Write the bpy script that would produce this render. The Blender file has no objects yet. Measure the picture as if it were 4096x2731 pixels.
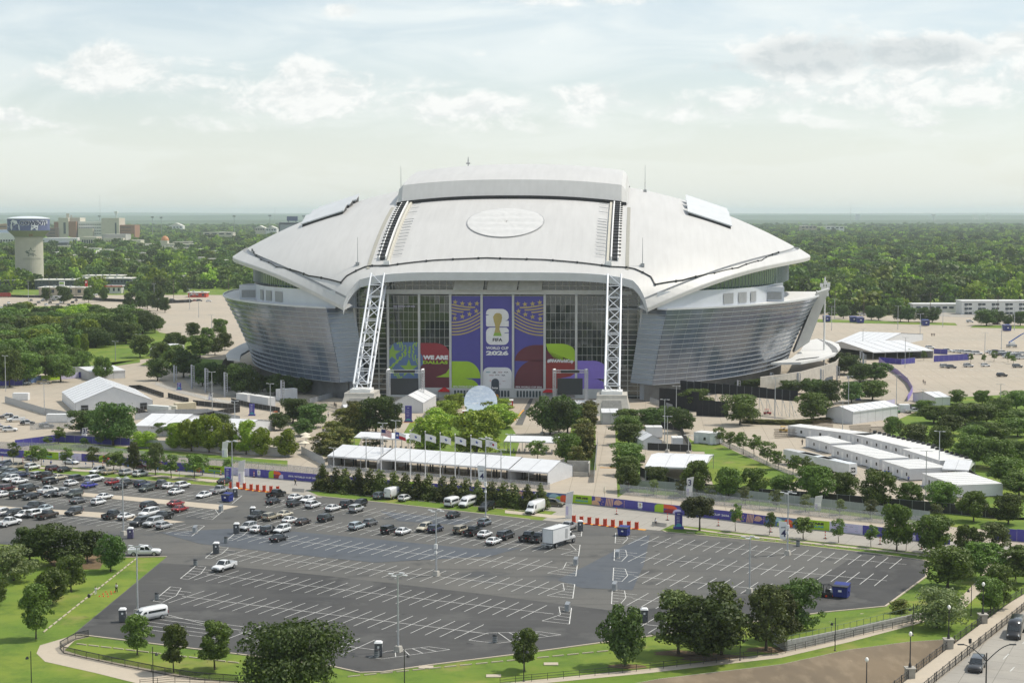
import bpy, bmesh, math, random
import numpy as np
from mathutils import Vector, Matrix
PI = math.pi
scene = bpy.context.scene
# ------------------------------------------------------------------ camera, sky, sun, exposure
CAM_H, FPX, YHOR, PCX, PCY = 68.5, 6700.0, 855.0, 2048.0, 1365.5
PITCH = math.atan((PCY - YHOR) / FPX)
cam = bpy.data.objects.new('camera', bpy.data.cameras.new('camera'))
scene.collection.objects.link(cam); scene.camera = cam
cam.data.sensor_width = 36; cam.data.lens = 36 * FPX / 4096
cam.data.clip_start = 1; cam.data.clip_end = 80000
cam.location = (0, 0, CAM_H); cam.rotation_euler = (PI/2 - PITCH, 0, 0)
SUN_AZ, SUN_EL = math.radians(74), math.radians(57)      # azimuth measured from +Y towards +X
sd = Vector((math.sin(SUN_AZ)*math.cos(SUN_EL), math.cos(SUN_AZ)*math.cos(SUN_EL), math.sin(SUN_EL)))
sl = bpy.data.lights.new('sun', 'SUN'); sl.energy = 3.2; sl.angle = math.radians(2.5); sl.color = (1, .93, .81)
so = bpy.data.objects.new('sun', sl); scene.collection.objects.link(so)
so.rotation_euler = sd.to_track_quat('Z', 'Y').to_euler(); so.location = (300, 300, 900)
vs = scene.view_settings
vs.view_transform = 'Standard'; vs.look = 'None'; vs.exposure = 0.36; vs.gamma = 1; vs.use_curve_mapping = False
scene.cycles.use_denoising = True
scene.cycles.max_bounces = 4; scene.cycles.transparent_max_bounces = 10
scene.cycles.diffuse_bounces = 3; scene.cycles.glossy_bounces = 2; scene.cycles.transmission_bounces = 2; scene.cycles.volume_bounces = 2
scene.cycles.use_adaptive_sampling = True; scene.cycles.adaptive_threshold = .025
scene.cycles.caustics_reflective = False; scene.cycles.caustics_refractive = False
def build_world():
 w = bpy.data.worlds.new('World'); scene.world = w; w.use_nodes = True
 nt = w.node_tree; N = nt.nodes; L = nt.links; N.clear()
 def nd(t, **k):
  n = N.new(t)
  for a, b in k.items(): setattr(n, a, b)
  return n
 def M(op, a, b=None, c=None, clamp=False):
  n = nd('ShaderNodeMath', operation=op); n.use_clamp = clamp
  for i, v in enumerate((a, b, c)):
   if v is None: continue
   if isinstance(v, (int, float)): n.inputs[i].default_value = v
   else: L.new(v, n.inputs[i])
  return n.outputs[0]
 def mix(f, a, b):
  n = nd('ShaderNodeMix', data_type='RGBA')
  for i, v in ((0, f), (6, a), (7, b)):
   if isinstance(v, (int, float)): n.inputs[i].default_value = v
   elif isinstance(v, tuple): n.inputs[i].default_value = (*v, 1)
   else: L.new(v, n.inputs[i])
  return n.outputs[2]
 def ramp(v, a, b, smooth=True):
  n = nd('ShaderNodeMapRange', interpolation_type='SMOOTHSTEP' if smooth else 'LINEAR')
  L.new(v, n.inputs[0]); n.inputs[1].default_value = a; n.inputs[2].default_value = b
  return n.outputs[0]
 sky = nd('ShaderNodeTexSky', sky_type='NISHITA'); sky.sun_disc = False
 sky.sun_elevation = SUN_EL; sky.sun_rotation = SUN_AZ
 sky.air_density = 1.0; sky.dust_density = .8; sky.ozone_density = 1.0
 tc = nd('ShaderNodeTexCoord'); sp = nd('ShaderNodeSeparateXYZ'); L.new(tc.outputs['Generated'], sp.inputs[0])
 X, Y, Z = sp.outputs
 az = M('ARCTAN2', X, Y); el = M('ARCSINE', Z)
 def noise(sx, sy, detail, rough, off=(0, 0, 0), dist=0.0):
  c = nd('ShaderNodeCombineXYZ')
  L.new(M('MULTIPLY_ADD', az, sx, off[0]), c.inputs[0]); L.new(M('MULTIPLY_ADD', el, sy, off[1]), c.inputs[1]); c.inputs[2].default_value = off[2]
  n = nd('ShaderNodeTexNoise'); L.new(c.outputs[0], n.inputs['Vector']); n.inputs['Scale'].default_value = 1
  n.inputs['Detail'].default_value = detail; n.inputs['Roughness'].default_value = rough; n.inputs['Distortion'].default_value = dist
  return n.outputs[0]
 # thin high veil over the whole dome, whiter towards the horizon
 veil_n = noise(9, 40, 5, .55, (3.1, 0, 1.3), .6)
 veil = M('ADD', ramp(veil_n, .38, .72), M('MULTIPLY', M('SUBTRACT', 1.0, ramp(el, .02, .075)), .75), clamp=True)
 cir = None
 for sx_, sy_, wx_, wy_ in ((2000,110,800,190),(3050,140,700,130),(60,90,160,60),(1300,120,350,90)):
  c = nd('ShaderNodeCombineXYZ'); L.new(M('MULTIPLY', M('SUBTRACT', az, math.atan((sx_-2048)/6700)), 6700/wx_), c.inputs[0]); L.new(M('MULTIPLY', M('SUBTRACT', el, math.atan((855-sy_)/6700)), 6700/wy_), c.inputs[1])
  ln = nd('ShaderNodeVectorMath', operation='LENGTH'); L.new(c.outputs[0], ln.inputs[0]); v = M('SUBTRACT', 1.0, ramp(ln.outputs['Value'], .1, 1.4)); cir = v if cir is None else M('MAXIMUM', cir, v)
 veil = M('ADD', M('MULTIPLY', veil, .62), M('MULTIPLY', cir, M('MULTIPLY_ADD', veil_n, .8, -.05)), clamp=True)
 veil = M('MULTIPLY_ADD', veil, .55, .40)
 veilcol = mix(ramp(el, 0.0, .11), (7.4, 7.65, 7.15), (7.0, 7.5, 7.5))
 base = mix(veil, sky.outputs[0], veilcol)
 # cumulus: billows where the clouds stand, given by direction (azimuth, elevation, half sizes, weight)
 F = 6700.0
 def blob(sx, sy, wx, wy, wt):
  return (math.atan((sx-2048)/F), math.atan((855-sy)/F), wx*1.18/F, wy*1.2/F, wt)
 blobs = [blob(470,300,260,95,1), blob(330,330,240,62,.9), blob(640,350,170,62,.75), blob(1250,390,330,100,1), blob(1060,430,240,70,.75),
    blob(1480,430,220,60,.6), blob(1380,62,95,36,.85), blob(1880,430,330,75,.85), blob(2420,430,260,50,.75), blob(2800,450,300,50,.6),
    blob(3240,255,330,120,1.15), blob(3680,245,330,100,1.1), blob(4080,225,220,75,1), blob(2900,275,180,32,.6), blob(3500,395,520,70,.75),
    blob(2300,20,330,26,.7), blob(2000,500,500,45,.5), blob(900,505,420,50,.5), blob(1230,300,150,85,.9), blob(2350,390,200,55,.8), blob(3050,400,330,60,.8), blob(3900,380,330,75,.8), blob(3300,470,500,60,.6), blob(150,330,130,40,.6), blob(1700,340,260,40,.5), blob(2650,470,400,45,.5), blob(3600,330,400,70,.8), blob(4200,330,300,110,.9)]
 msk = None
 for a0, e0, wa, we, wt in blobs:
  c = nd('ShaderNodeCombineXYZ')
  L.new(M('MULTIPLY', M('SUBTRACT', az, a0), 1/wa), c.inputs[0])
  dy = M('SUBTRACT', el, e0)
  L.new(M('MULTIPLY', dy, 1/we), c.inputs[1])
  ln = nd('ShaderNodeVectorMath', operation='LENGTH'); L.new(c.outputs[0], ln.inputs[0])
  v = M('MULTIPLY', M('SUBTRACT', 1.0, ramp(ln.outputs['Value'], .15, 1.35)), wt)
  msk = v if msk is None else M('MAXIMUM', msk, v)
 # the same kind of cloud goes on round the rest of the horizon
 far = M('MULTIPLY', M('MULTIPLY', ramp(noise(3.2, 9, 2, .5, (0, 0, 7)), .52, .66), ramp(M('ABSOLUTE', az), .34, .5)),
   M('MULTIPLY', ramp(el, .02, .07), M('SUBTRACT', 1.0, ramp(el, .16, .5))))
 msk = M('MAXIMUM', msk, far)
 thin = M('MULTIPLY', M('MULTIPLY', ramp(noise(7, 34, 4, .6, (5, 2, 4), .5), .44, .70), .62), M('MULTIPLY', ramp(el, .02, .045), M('SUBTRACT', 1.0, ramp(el, .085, .13))))
 msk = M('MAXIMUM', msk, thin)
 n1 = noise(36, 58, 11, .63, (0, 0, 0), .25)
 n1b = noise(36, 58, 8, .63, (.10, .30, 0), .25)
 dens = M('ADD', M('MULTIPLY', msk, .62), M('MULTIPLY_ADD', n1, 1.25, -.76))
 cov = ramp(dens, .03, .42)
 shade = ramp(M('SUBTRACT', n1b, n1), -.09, .11)
 thick = ramp(dens, .30, .52)
 sh2 = M('MULTIPLY_ADD', shade, .62, M('MULTIPLY', thick, .10), clamp=True)
 ccol = mix(sh2, (8.0, 8.05, 7.85), (5.75, 6.15, 6.15))
 dk = None                                                          # two thicker clouds, grey underneath
 for sx_, sy_, wx_, wy_ in ((3230,245,270,85),(3650,235,270,62),(2640,290,80,32),(2860,290,130,34)):
  c = nd('ShaderNodeCombineXYZ'); L.new(M('MULTIPLY', M('SUBTRACT', az, math.atan((sx_-2048)/F)), F/wx_), c.inputs[0]); L.new(M('MULTIPLY', M('SUBTRACT', el, math.atan((855-sy_)/F)), F/wy_), c.inputs[1])
  ln = nd('ShaderNodeVectorMath', operation='LENGTH'); L.new(c.outputs[0], ln.inputs[0]); v = M('SUBTRACT', 1.0, ramp(ln.outputs['Value'], .5, 1.25)); dk = v if dk is None else M('MAXIMUM', dk, v)
 ccol = mix(M('MULTIPLY', dk, M('MULTIPLY_ADD', sh2, .35, .6), clamp=True), ccol, (4.7, 5.15, 5.3))
 fade = M('MULTIPLY_ADD', ramp(el, .008, .05), .52, .40)
 out = mix(M('MULTIPLY', cov, fade), base, ccol)
 bg = nd('ShaderNodeBackground'); L.new(out, bg.inputs[0]); bg.inputs[1].default_value = 0.1
 o = nd('ShaderNodeOutputWorld'); L.new(bg.outputs[0], o.inputs[0])
build_world()
# ------------------------------------------------------------------ helpers
C = scene.collection
rnd = random.Random(7)
_ray_c, _ray_s = math.cos(PITCH), math.sin(PITCH)
def ray(sx, sy):
 d = ((sx-PCX)/FPX, 1.0, -(sy-PCY)/FPX)
 return Vector((d[0], d[1]*_ray_c + d[2]*_ray_s, -d[1]*_ray_s + d[2]*_ray_c))
def G(sx, sy, z=0.0):                       # survey point: where the sight line to a photo pixel meets height z
 r = ray(sx, sy); t = (z-CAM_H)/r.z
 return Vector((r.x*t, r.y*t, z))
def ppm(sy): return (sy-YHOR)/CAM_H         # photo pixels per metre for something standing at row sy
def AT(sx, sy, Yd):                         # point on the sight line at ground distance Yd
 r = ray(sx, sy); t = Yd/r.y
 return Vector((r.x*t, Yd, CAM_H + r.z*t))
_mats = {}
def mat(name, col, rough=.7, metal=0.0, var=.12, scale=1.5, bump=0.0, spec=.5, coat=0.0, obj=False, coords='Object', detail=4, emit=None, var2=None):
 if name in _mats: return _mats[name]
 m = bpy.data.materials.new(name); m.use_nodes = True; _mats[name] = m
 nt = m.node_tree; N = nt.nodes; L = nt.links
 b = N['Principled BSDF']
 b.inputs['Roughness'].default_value = rough; b.inputs['Metallic'].default_value = metal
 b.inputs['Specular IOR Level'].default_value = spec
 if coat: b.inputs['Coat Weight'].default_value = coat; b.inputs['Coat Roughness'].default_value = .08
 tc = N.new('ShaderNodeTexCoord'); nz = N.new('ShaderNodeTexNoise')
 L.new(tc.outputs[coords], nz.inputs['Vector']); nz.inputs['Scale'].default_value = scale; nz.inputs['Detail'].default_value = detail
 mx = N.new('ShaderNodeMix'); mx.data_type = 'RGBA'
 mx.inputs[6].default_value = (*[max(0, c*(1-var)) for c in col], 1)
 mx.inputs[7].default_value = (*[min(1, c*(1+var)) for c in (var2 or col)], 1)
 mr = N.new('ShaderNodeMapRange'); mr.inputs[1].default_value = .3; mr.inputs[2].default_value = .7
 L.new(nz.outputs[0], mr.inputs[0]); L.new(mr.outputs[0], mx.inputs[0])
 if obj:
  oi = N.new('ShaderNodeObjectInfo'); ad = N.new('ShaderNodeMath'); ad.operation = 'ADD'; ml = N.new('ShaderNodeMath'); ml.operation = 'MULTIPLY'
  ml.inputs[1].default_value = obj; L.new(oi.outputs['Random'], ml.inputs[0])
  L.new(ml.outputs[0], ad.inputs[0]); L.new(mr.outputs[0], ad.inputs[1]); L.new(ad.outputs[0], mx.inputs[0])
 L.new(mx.outputs[2], b.inputs['Base Color'])
 if bump:
  bp = N.new('ShaderNodeBump'); bp.inputs['Strength'].default_value = bump; bp.inputs['Distance'].default_value = .05
  L.new(nz.outputs[0], bp.inputs['Height']); L.new(bp.outputs[0], b.inputs['Normal'])
 if emit:
  b.inputs['Emission Color'].default_value = (*col, 1); b.inputs['Emission Strength'].default_value = emit
 return m
class MB:
 """collects verts and faces; build() links them as one mesh object"""
 def __init__(s): s.v = []; s.f = []; s.m = []; s.smooth = False
 def add(s, vs, fs, mi=0):
  o = len(s.v); s.v.extend([tuple(p) for p in vs])
  for f in fs: s.f.append(tuple(i+o for i in f)); s.m.append(mi)
  return s
 def box(s, x0, x1, y0, y1, z0, z1, mi=0):
  return s.add([(x0,y0,z0),(x1,y0,z0),(x1,y1,z0),(x0,y1,z0),(x0,y0,z1),(x1,y0,z1),(x1,y1,z1),(x0,y1,z1)],
      [(0,3,2,1),(4,5,6,7),(0,1,5,4),(1,2,6,5),(2,3,7,6),(3,0,4,7)], mi)
 def quad(s, a, b, c, d, mi=0): return s.add([a,b,c,d], [(0,1,2,3)], mi)
 def tube(s, a, b, r0, r1=None, n=6, mi=0, caps=True):
  a, b = Vector(a), Vector(b); r1 = r0 if r1 is None else r1
  d = (b-a); L = d.length
  if L < 1e-6: return s
  q = d.to_track_quat('Z', 'Y'); vs = []
  for k, (p, r) in enumerate(((a, r0), (b, r1))):
   for i in range(n):
    t = 2*PI*i/n; vs.append(p + q @ Vector((r*math.cos(t), r*math.sin(t), 0)))
  fs = [(i, (i+1) % n, n+(i+1) % n, n+i) for i in range(n)]
  if caps: fs += [tuple(range(n-1, -1, -1)), tuple(range(n, 2*n))]
  return s.add(vs, fs, mi)
 def bar(s, a, b, w, h=None, mi=0):               # square section bar
  a, b = Vector(a), Vector(b); h = h or w
  q = (b-a).to_track_quat('Z', 'Y'); vs = []
  for p in (a, b):
   for sx, sy in ((-1,-1),(1,-1),(1,1),(-1,1)): vs.append(p + q @ Vector((sx*w/2, sy*h/2, 0)))
  return s.add(vs, [(0,1,5,4),(1,2,6,5),(2,3,7,6),(3,0,4,7),(3,2,1,0),(4,5,6,7)], mi)
 def lathe(s, prof, n=12, mi=0, c=(0,0)):
  vs = []; fs = []
  for r, z in prof:
   for i in range(n): vs.append((c[0]+r*math.cos(2*PI*i/n), c[1]+r*math.sin(2*PI*i/n), z))
  for k in range(len(prof)-1):
   for i in range(n): fs.append((k*n+i, k*n+(i+1) % n, (k+1)*n+(i+1) % n, (k+1)*n+i))
  fs.append(tuple(range(n-1,-1,-1))); fs.append(tuple((len(prof)-1)*n+i for i in range(n)))
  return s.add(vs, fs, mi)
 def prism(s, pts, z0, z1, mi=0):                  # plan outline (x,y), counter-clockwise
  n = len(pts)
  ar = sum(pts[i][0]*pts[(i+1)%n][1]-pts[(i+1)%n][0]*pts[i][1] for i in range(n))
  if ar < 0: pts = pts[::-1]
  vs = [(p[0],p[1],z0) for p in pts] + [(p[0],p[1],z1) for p in pts]
  return s.add(vs, [tuple(range(n-1,-1,-1)), tuple(range(n,2*n))] + [(i,(i+1)%n,n+(i+1)%n,n+i) for i in range(n)], mi)
 def xz(s, pts, y0, y1, mi=0):                     # outline in x,z given depth y0 (front) .. y1
  n = len(pts)
  ar = sum(pts[i][0]*pts[(i+1)%n][1]-pts[(i+1)%n][0]*pts[i][1] for i in range(n))
  if ar < 0: pts = pts[::-1]
  vs = [(p[0],y0,p[1]) for p in pts] + [(p[0],y1,p[1]) for p in pts]
  return s.add(vs, [tuple(range(n)), tuple(range(2*n-1,n-1,-1))] + [(i,n+i,n+(i+1)%n,(i+1)%n) for i in range(n)], mi)
 def grid(s, P, mi=0, closed=False):               # P[row][col] of points
  nr, nc = len(P), len(P[0]); vs = [p for r in P for p in r]
  fs = [(r*nc+c, r*nc+c+1, (r+1)*nc+c+1, (r+1)*nc+c) for r in range(nr-1) for c in range(nc-1)]
  if closed: fs += [(r*nc+nc-1, r*nc, (r+1)*nc, (r+1)*nc+nc-1) for r in range(nr-1)]
  return s.add(vs, fs, mi)
 def mesh(s, name, mats):
  me = bpy.data.meshes.new(name); me.from_pydata(s.v, [], s.f)
  for m in (mats if isinstance(mats, (list, tuple)) else [mats]): me.materials.append(m)
  if any(s.m): me.polygons.foreach_set('material_index', s.m)
  if s.smooth: me.polygons.foreach_set('use_smooth', [True]*len(s.f))
  me.update(); return me
 def build(s, name, mats, parent=None, kind=None):
  return obj(name, s.mesh(name, mats), parent, kind)
def obj(name, me, parent=None, kind=None):
 o = bpy.data.objects.new(name, me); C.objects.link(o)
 if parent is not None: o.parent = parent
 if kind: o['kind'] = kind
 return o
def tag(o, label, cat, group=None):
 o['label'] = label; o['category'] = cat
 if group: o['group'] = group
 return o
def thing(name, label, cat, loc=(0,0,0), rz=0.0, group=None):
 o = bpy.data.objects.new(name, None); C.objects.link(o); o.empty_display_size = .5
 o.location = loc; o.rotation_euler = (0, 0, rz)
 return tag(o, label, cat, group)
def copy_tree(o, parent=None):
 c = o.copy(); C.objects.link(c); c.parent = parent
 for ch in o.children: copy_tree(ch, c)
 return c
def setmat(o, m, slot=0):                              # colour of one individual that shares its mesh
 o.material_slots[slot].link = 'OBJECT'; o.material_slots[slot].material = m
def text_mesh(s, height, bold=.0, width=None, name='lettering', align='CENTER', shear=0):
 cu = bpy.data.curves.new(name, 'FONT'); cu.body = s; cu.size = 1; cu.align_x = align; cu.align_y = 'CENTER'
 cu.offset = bold; cu.resolution_u = 2; cu.shear = shear
 o = bpy.data.objects.new(name, cu)
 me = bpy.data.meshes.new_from_object(o); bpy.data.objects.remove(o); bpy.data.curves.remove(cu)
 n = len(me.vertices); a = np.empty(n*3); me.vertices.foreach_get('co', a); a = a.reshape(-1, 3)
 lo, hi = a.min(0), a.max(0)
 cx = (lo[0]+hi[0])/2 if align == 'CENTER' else lo[0]; cy = (lo[1]+hi[1])/2
 sy = height/(hi[1]-lo[1]); sx = width/(hi[0]-lo[0]) if width else sy
 b = np.zeros_like(a); b[:,0] = (a[:,0]-cx)*sx; b[:,2] = (a[:,1]-cy)*sy      # upright in the x,z plane
 me.vertices.foreach_set('co', b.ravel()); me.update(); return me
def lettering(s, height, m, parent, loc, rz=0, bold=.02, width=None, name='lettering', **k):
 me = text_mesh(s, height, bold, width, name, **k); me.materials.clear(); me.materials.append(m)
 o = obj(name, me, parent); o.location = loc; o.rotation_euler = (0, 0, rz); return o
def star_pts(cx, cz, r, rot=0, inner=.40):
 return [(cx+(r if i % 2 == 0 else r*inner)*math.sin(rot+i*PI/5), cz+(r if i % 2 == 0 else r*inner)*math.cos(rot+i*PI/5)) for i in range(10)]
def rounded(x0, x1, z0, z1, tl=0, tr=0, br=0, bl=0, n=8):
 P = []
 def arc(cx, cz, r, a0):
  if r <= 0: P.append((cx, cz)); return
  for i in range(n+1):
   t = a0 + PI/2*i/n; P.append((cx+r*math.cos(t), cz+r*math.sin(t)))
 arc(x1-tr, z1-tr, tr, 0); arc(x0+tl, z1-tl, tl, PI/2); arc(x0+bl, z0+bl, bl, PI); arc(x1-br, z0+br, br, 1.5*PI)
 return P
def interp(x, tab):
 xs = [t[0] for t in tab]; ys = [t[1] for t in tab]
 return float(np.interp(x, xs, ys))
WHITE = mat('white_paint', (.78,.78,.77), .55, var=.04)
OFFW = mat('white_membrane', (.64,.64,.63), .6, var=.05, scale=.4)
DARK = mat('dark_metal', (.025,.026,.028), .5, var=.2)
BLACK = mat('black_rubber', (.015,.015,.016), .75, var=.2)
STEEL = mat('galvanised_steel', (.42,.44,.46), .45, metal=.6, var=.12)
GREYP = mat('grey_paint', (.30,.32,.34), .5, var=.08)
CONC = mat('cast_concrete', (.42,.40,.36), .85, var=.12, scale=.8)
# ------------------------------------------------------------------ ground
def ground_mat(name, cols, scales, rough=.9, bump=.0, spots=None, coords='Object', spec=.3):
 m = bpy.data.materials.new(name); m.use_nodes = True; nt = m.node_tree; N = nt.nodes; L = nt.links; b = N['Principled BSDF']
 b.inputs['Roughness'].default_value = rough; b.inputs['Specular IOR Level'].default_value = spec
 tc = N.new('ShaderNodeTexCoord'); last = None
 for k, (sc, a, c, lo, hi) in enumerate(scales):
  nz = N.new('ShaderNodeTexNoise'); L.new(tc.outputs[coords], nz.inputs['Vector']); nz.inputs['Scale'].default_value = sc; nz.inputs['Detail'].default_value = 6
  nz.inputs['Roughness'].default_value = .6
  mr = N.new('ShaderNodeMapRange'); mr.inputs[1].default_value = lo; mr.inputs[2].default_value = hi; L.new(nz.outputs[0], mr.inputs[0])
  ml = N.new('ShaderNodeMath'); ml.operation = 'MULTIPLY'; ml.inputs[1].default_value = a; L.new(mr.outputs[0], ml.inputs[0])
  mx = N.new('ShaderNodeMix'); mx.data_type = 'RGBA'; L.new(ml.outputs[0], mx.inputs[0])
  if last is None: mx.inputs[6].default_value = (*cols, 1)
  else: L.new(last, mx.inputs[6])
  mx.inputs[7].default_value = (*c, 1); last = mx.outputs[2]
 if spots:                                                       # slab joints, or tyre-polished lanes
  mp = N.new('ShaderNodeMapping'); L.new(tc.outputs[coords], mp.inputs[0]); mp.inputs['Rotation'].default_value = (0, 0, spots[0]); mp.inputs['Scale'].default_value = spots[1]
  if spots[2] == 'joint':
   bk = N.new('ShaderNodeTexBrick'); bk.offset = 0; bk.inputs['Scale'].default_value = 1; bk.inputs['Mortar Size'].default_value = .012; bk.inputs['Brick Width'].default_value = 1; bk.inputs['Row Height'].default_value = 1; L.new(mp.outputs[0], bk.inputs[0]); fac = bk.outputs['Fac']
  else:
   bk = N.new('ShaderNodeTexNoise'); bk.inputs['Scale'].default_value = 1; bk.inputs['Detail'].default_value = 4; L.new(mp.outputs[0], bk.inputs['Vector']); r2 = N.new('ShaderNodeMapRange'); r2.inputs[1].default_value = .55; r2.inputs[2].default_value = .70; L.new(bk.outputs[0], r2.inputs[0]); fac = r2.outputs[0]
  ml = N.new('ShaderNodeMath'); ml.operation = 'MULTIPLY'; ml.inputs[1].default_value = spots[4]; L.new(fac, ml.inputs[0])
  mx = N.new('ShaderNodeMix'); mx.data_type = 'RGBA'; L.new(ml.outputs[0], mx.inputs[0]); L.new(last, mx.inputs[6]); mx.inputs[7].default_value = (*spots[3], 1); last = mx.outputs[2]
 L.new(last, b.inputs['Base Color'])
 if bump:
  bp = N.new('ShaderNodeBump'); bp.inputs['Strength'].default_value = bump; bp.inputs['Distance'].default_value = .08
  L.new(nz.outputs[0], bp.inputs['Height']); L.new(bp.outputs[0], b.inputs['Normal'])
 return m
GRASS = ground_mat('lawn_grass', (.115,.190,.020), [(.045,.9,(.185,.235,.030),.44,.58),(.16,.7,(.066,.125,.016),.47,.62),(.09,.75,(.25,.215,.075),.58,.68),(1.3,.5,(.155,.21,.035),.42,.72),(6,.4,(.06,.115,.014),.45,.75)], .95, .5)
WOODFLOOR = ground_mat('wood_floor', (.045,.075,.022), [(.01,.8,(.08,.11,.035),.4,.65),(.05,.6,(.03,.05,.015),.4,.7)], .95)
ASPH = ground_mat('weathered_asphalt', (.112,.110,.103), [(.03,.65,(.076,.078,.078),.46,.56),(.012,.8,(.132,.127,.116),.45,.62),(.35,.4,(.090,.088,.084),.45,.75),(.1,.6,(.045,.046,.047),.58,.66),(.05,.55,(.060,.068,.080),.60,.70),(.45,.7,(.04,.04,.04),.655,.69),(3,.25,(.03,.03,.03),.5,.75),(.9,.5,(.10,.10,.095),.72,.80)], .85, .15, (.454,(.02,.35,1),'t',(.064,.063,.062),.6))
FRESH = ground_mat('fresh_asphalt', (.066,.065,.064), [(.04,.8,(.044,.044,.045),.46,.56),(.25,.5,(.068,.068,.068),.5,.75),(.08,.7,(.100,.099,.095),.55,.64),(.4,.7,(.026,.026,.027),.65,.69),(1.2,.4,(.09,.09,.088),.70,.78)], .82, .15, (.454,(.025,.4,1),'t',(.085,.084,.082),.5))
PATCH = ground_mat('sealed_asphalt', (.072,.082,.098), [(.06,.6,(.090,.097,.105),.42,.62),(.3,.5,(.035,.04,.048),.5,.75)], .7, .1)
PLAZA = ground_mat('plaza_concrete', (.40,.345,.275), [(.02,.7,(.34,.305,.25),.4,.65),(.12,.5,(.45,.395,.32),.45,.7),(.6,.35,(.31,.27,.22),.5,.72),(3,.25,(.28,.25,.2),.5,.75)], .9, .1, (.08,(.16,.16,1),'joint',(.22,.19,.15),.8))
ROADC = ground_mat('road_concrete', (.33,.31,.275), [(.03,.7,(.28,.265,.24),.4,.65),(.2,.5,(.38,.355,.31),.45,.7),(1.1,.3,(.22,.21,.19),.55,.75)], .9, .1, (.42,(.22,.22,1),'joint',(.17,.16,.14),.8))
WALKC = ground_mat('walk_concrete', (.46,.40,.32), [(.1,.6,(.40,.35,.28),.4,.65),(1,.35,(.34,.30,.24),.5,.72)], .9, .1)
SLOPE = ground_mat('channel_concrete', (.20,.155,.105), [(.06,.8,(.13,.105,.075),.38,.62),(.35,.6,(.27,.215,.15),.5,.7),(.25,.85,(.34,.27,.19),.66,.72),(.22,.9,(.07,.035,.025),.70,.75)], .9, .3)
BARE = ground_mat('bare_soil', (.17,.115,.062), [(.15,.7,(.11,.075,.04),.4,.65),(1,.5,(.21,.16,.09),.5,.7)], .95, .3)
PAINTW = mat('road_paint', (.56,.56,.54), .7, var=.28, scale=.5)
def sheet(name, pts, z, m, kind='structure', px=True, parent=None):
 P = [tuple(G(*p)[:2]) for p in pts] if px else [tuple(p) for p in pts]
 me = bpy.data.meshes.new(name)
 n = len(P); ar = sum(P[i][0]*P[(i+1)%n][1]-P[(i+1)%n][0]*P[i][1] for i in range(n))
 if ar < 0: P = P[::-1]
 me.from_pydata([(x, y, z) for x, y in P], [], [tuple(range(n))]); me.materials.append(m)
 return obj(name, me, parent, kind if parent is None else None)
SLOPE_TOP = [(2060,2790),(2500,2738),(2640,2712),(3122,2655),(3389,2597),(3630,2565),(3774,2556),(3990,2556),(4300,2540)]
gp = [(-29000,-200),(-300,-200),(-60,150)] + [tuple(G(*p)[:2]) for p in SLOPE_TOP] + [(400,300),(900,-200),(29000,-200),(29000,35500),(-29000,35500)]
GROUND = sheet('ground', gp, 0.0, GRASS, px=False)
# concrete creek channel falling away below the path
mb = MB(); tops = [G(*p) for p in SLOPE_TOP]; rows = []
for k in range(7):
 f = k/6
 rows.append([Vector((p.x + 5*f + (0 if 0 < i < len(tops)-1 else 0), p.y - 17*f, -.02 - 8.5*f**1.15)) for i, p in enumerate(tops)])
mb.grid(rows); mb.smooth = True
mb.build('creek_channel', SLOPE, kind='structure')
mb = MB(); fl = rows[-1]
mb.grid([[p + Vector((0,0,0)) for p in fl], [Vector((p.x+4, 120, -8.7)) for p in fl]])
mb.build('creek_bed', ground_mat('creek_bed_grass', (.10,.10,.04), [(.2,.8,(.20,.18,.08),.4,.6)], .95), kind='structure')
TH = math.radians(26)
LU = Vector((math.cos(TH), -math.sin(TH), 0)); LV = Vector((math.sin(TH), math.cos(TH), 0))
def UV(u, v, z=0.0): return LU*u + LV*v + Vector((0, 0, z))
LOT_RZ = -TH                                                        # object x axis along the rows, y axis along the stalls
sheet('plaza', [(-900,1835),(0,1822),(1290,1931),(2180,2002),(2368,2017),(3540,2147),(4096,2185),(5200,2280),(5200,1262),(3330,1262),(3200,1180),(900,1180),(-900,1180)], .02, PLAZA)
sheet('road', [(-900,1834),(0,1822),(1290,1931),(2180,2002),(2368,2017),(3540,2147),(4096,2185),(5200,2300),(5200,2380),(4096,2262),(3723,2215),(3500,2188),(3190,2155),(2880,2119),(2640,2092),(2230,2046),(1220,1960),(900,1912),(619,1889),(369,1872),(158,1860),(0,1851),(-900,1862)], .04, ROADC)
lot_pts = [(-500,1850),(0,1876),(276,1899),(531,1917),(872,1946),(918,1943),(1138,1973),(1233,1980),(1500,2007),(1781,2038),(2120,2077),(2260,2088),(2650,2122),(2664,2128),(3147,2174),(3500,2214),(3713,2243),(3704,2306),(3541,2425),(3293,2449),(2860,2509),(2431,2567),(2056,2618),(1717,2660),(1532,2687),(1440,2690),(1324,2664),(976,2619),(655,2580),(357,2543),(292,2537),(668,2226),(470,2230),(200,2190),(-500,2140)]
LOT = sheet('parking_lot', lot_pts, .05, ASPH)
sheet('fresh_asphalt', [(640,2252),(960,2268),(1300,2302),(1895,2371),(2431,2440),(2560,2440),(2990,2380),(3300,2300),(3400,2235),(3500,2218),(3708,2246),(3700,2304),(3539,2422),(3293,2446),(2860,2506),(2431,2564),(2056,2615),(1717,2657),(1532,2683),(1440,2687),(1324,2661),(976,2616),(655,2577),(357,2540),(300,2534)], .065, FRESH)
for P_ in ([(640,2130),(1000,2110),(1330,2140),(1900,2195),(2090,2190),(1960,2225),(1500,2250),(1150,2215),(800,2175)],
   [(2230,2320),(2330,2270),(2560,2150),(2600,2140),(2575,2260),(2530,2360),(2330,2352)],
   [(1520,2045),(1900,2080),(1850,2100),(1600,2085)]):
 sheet('sealed_asphalt', P_, .08, PATCH)
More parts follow.
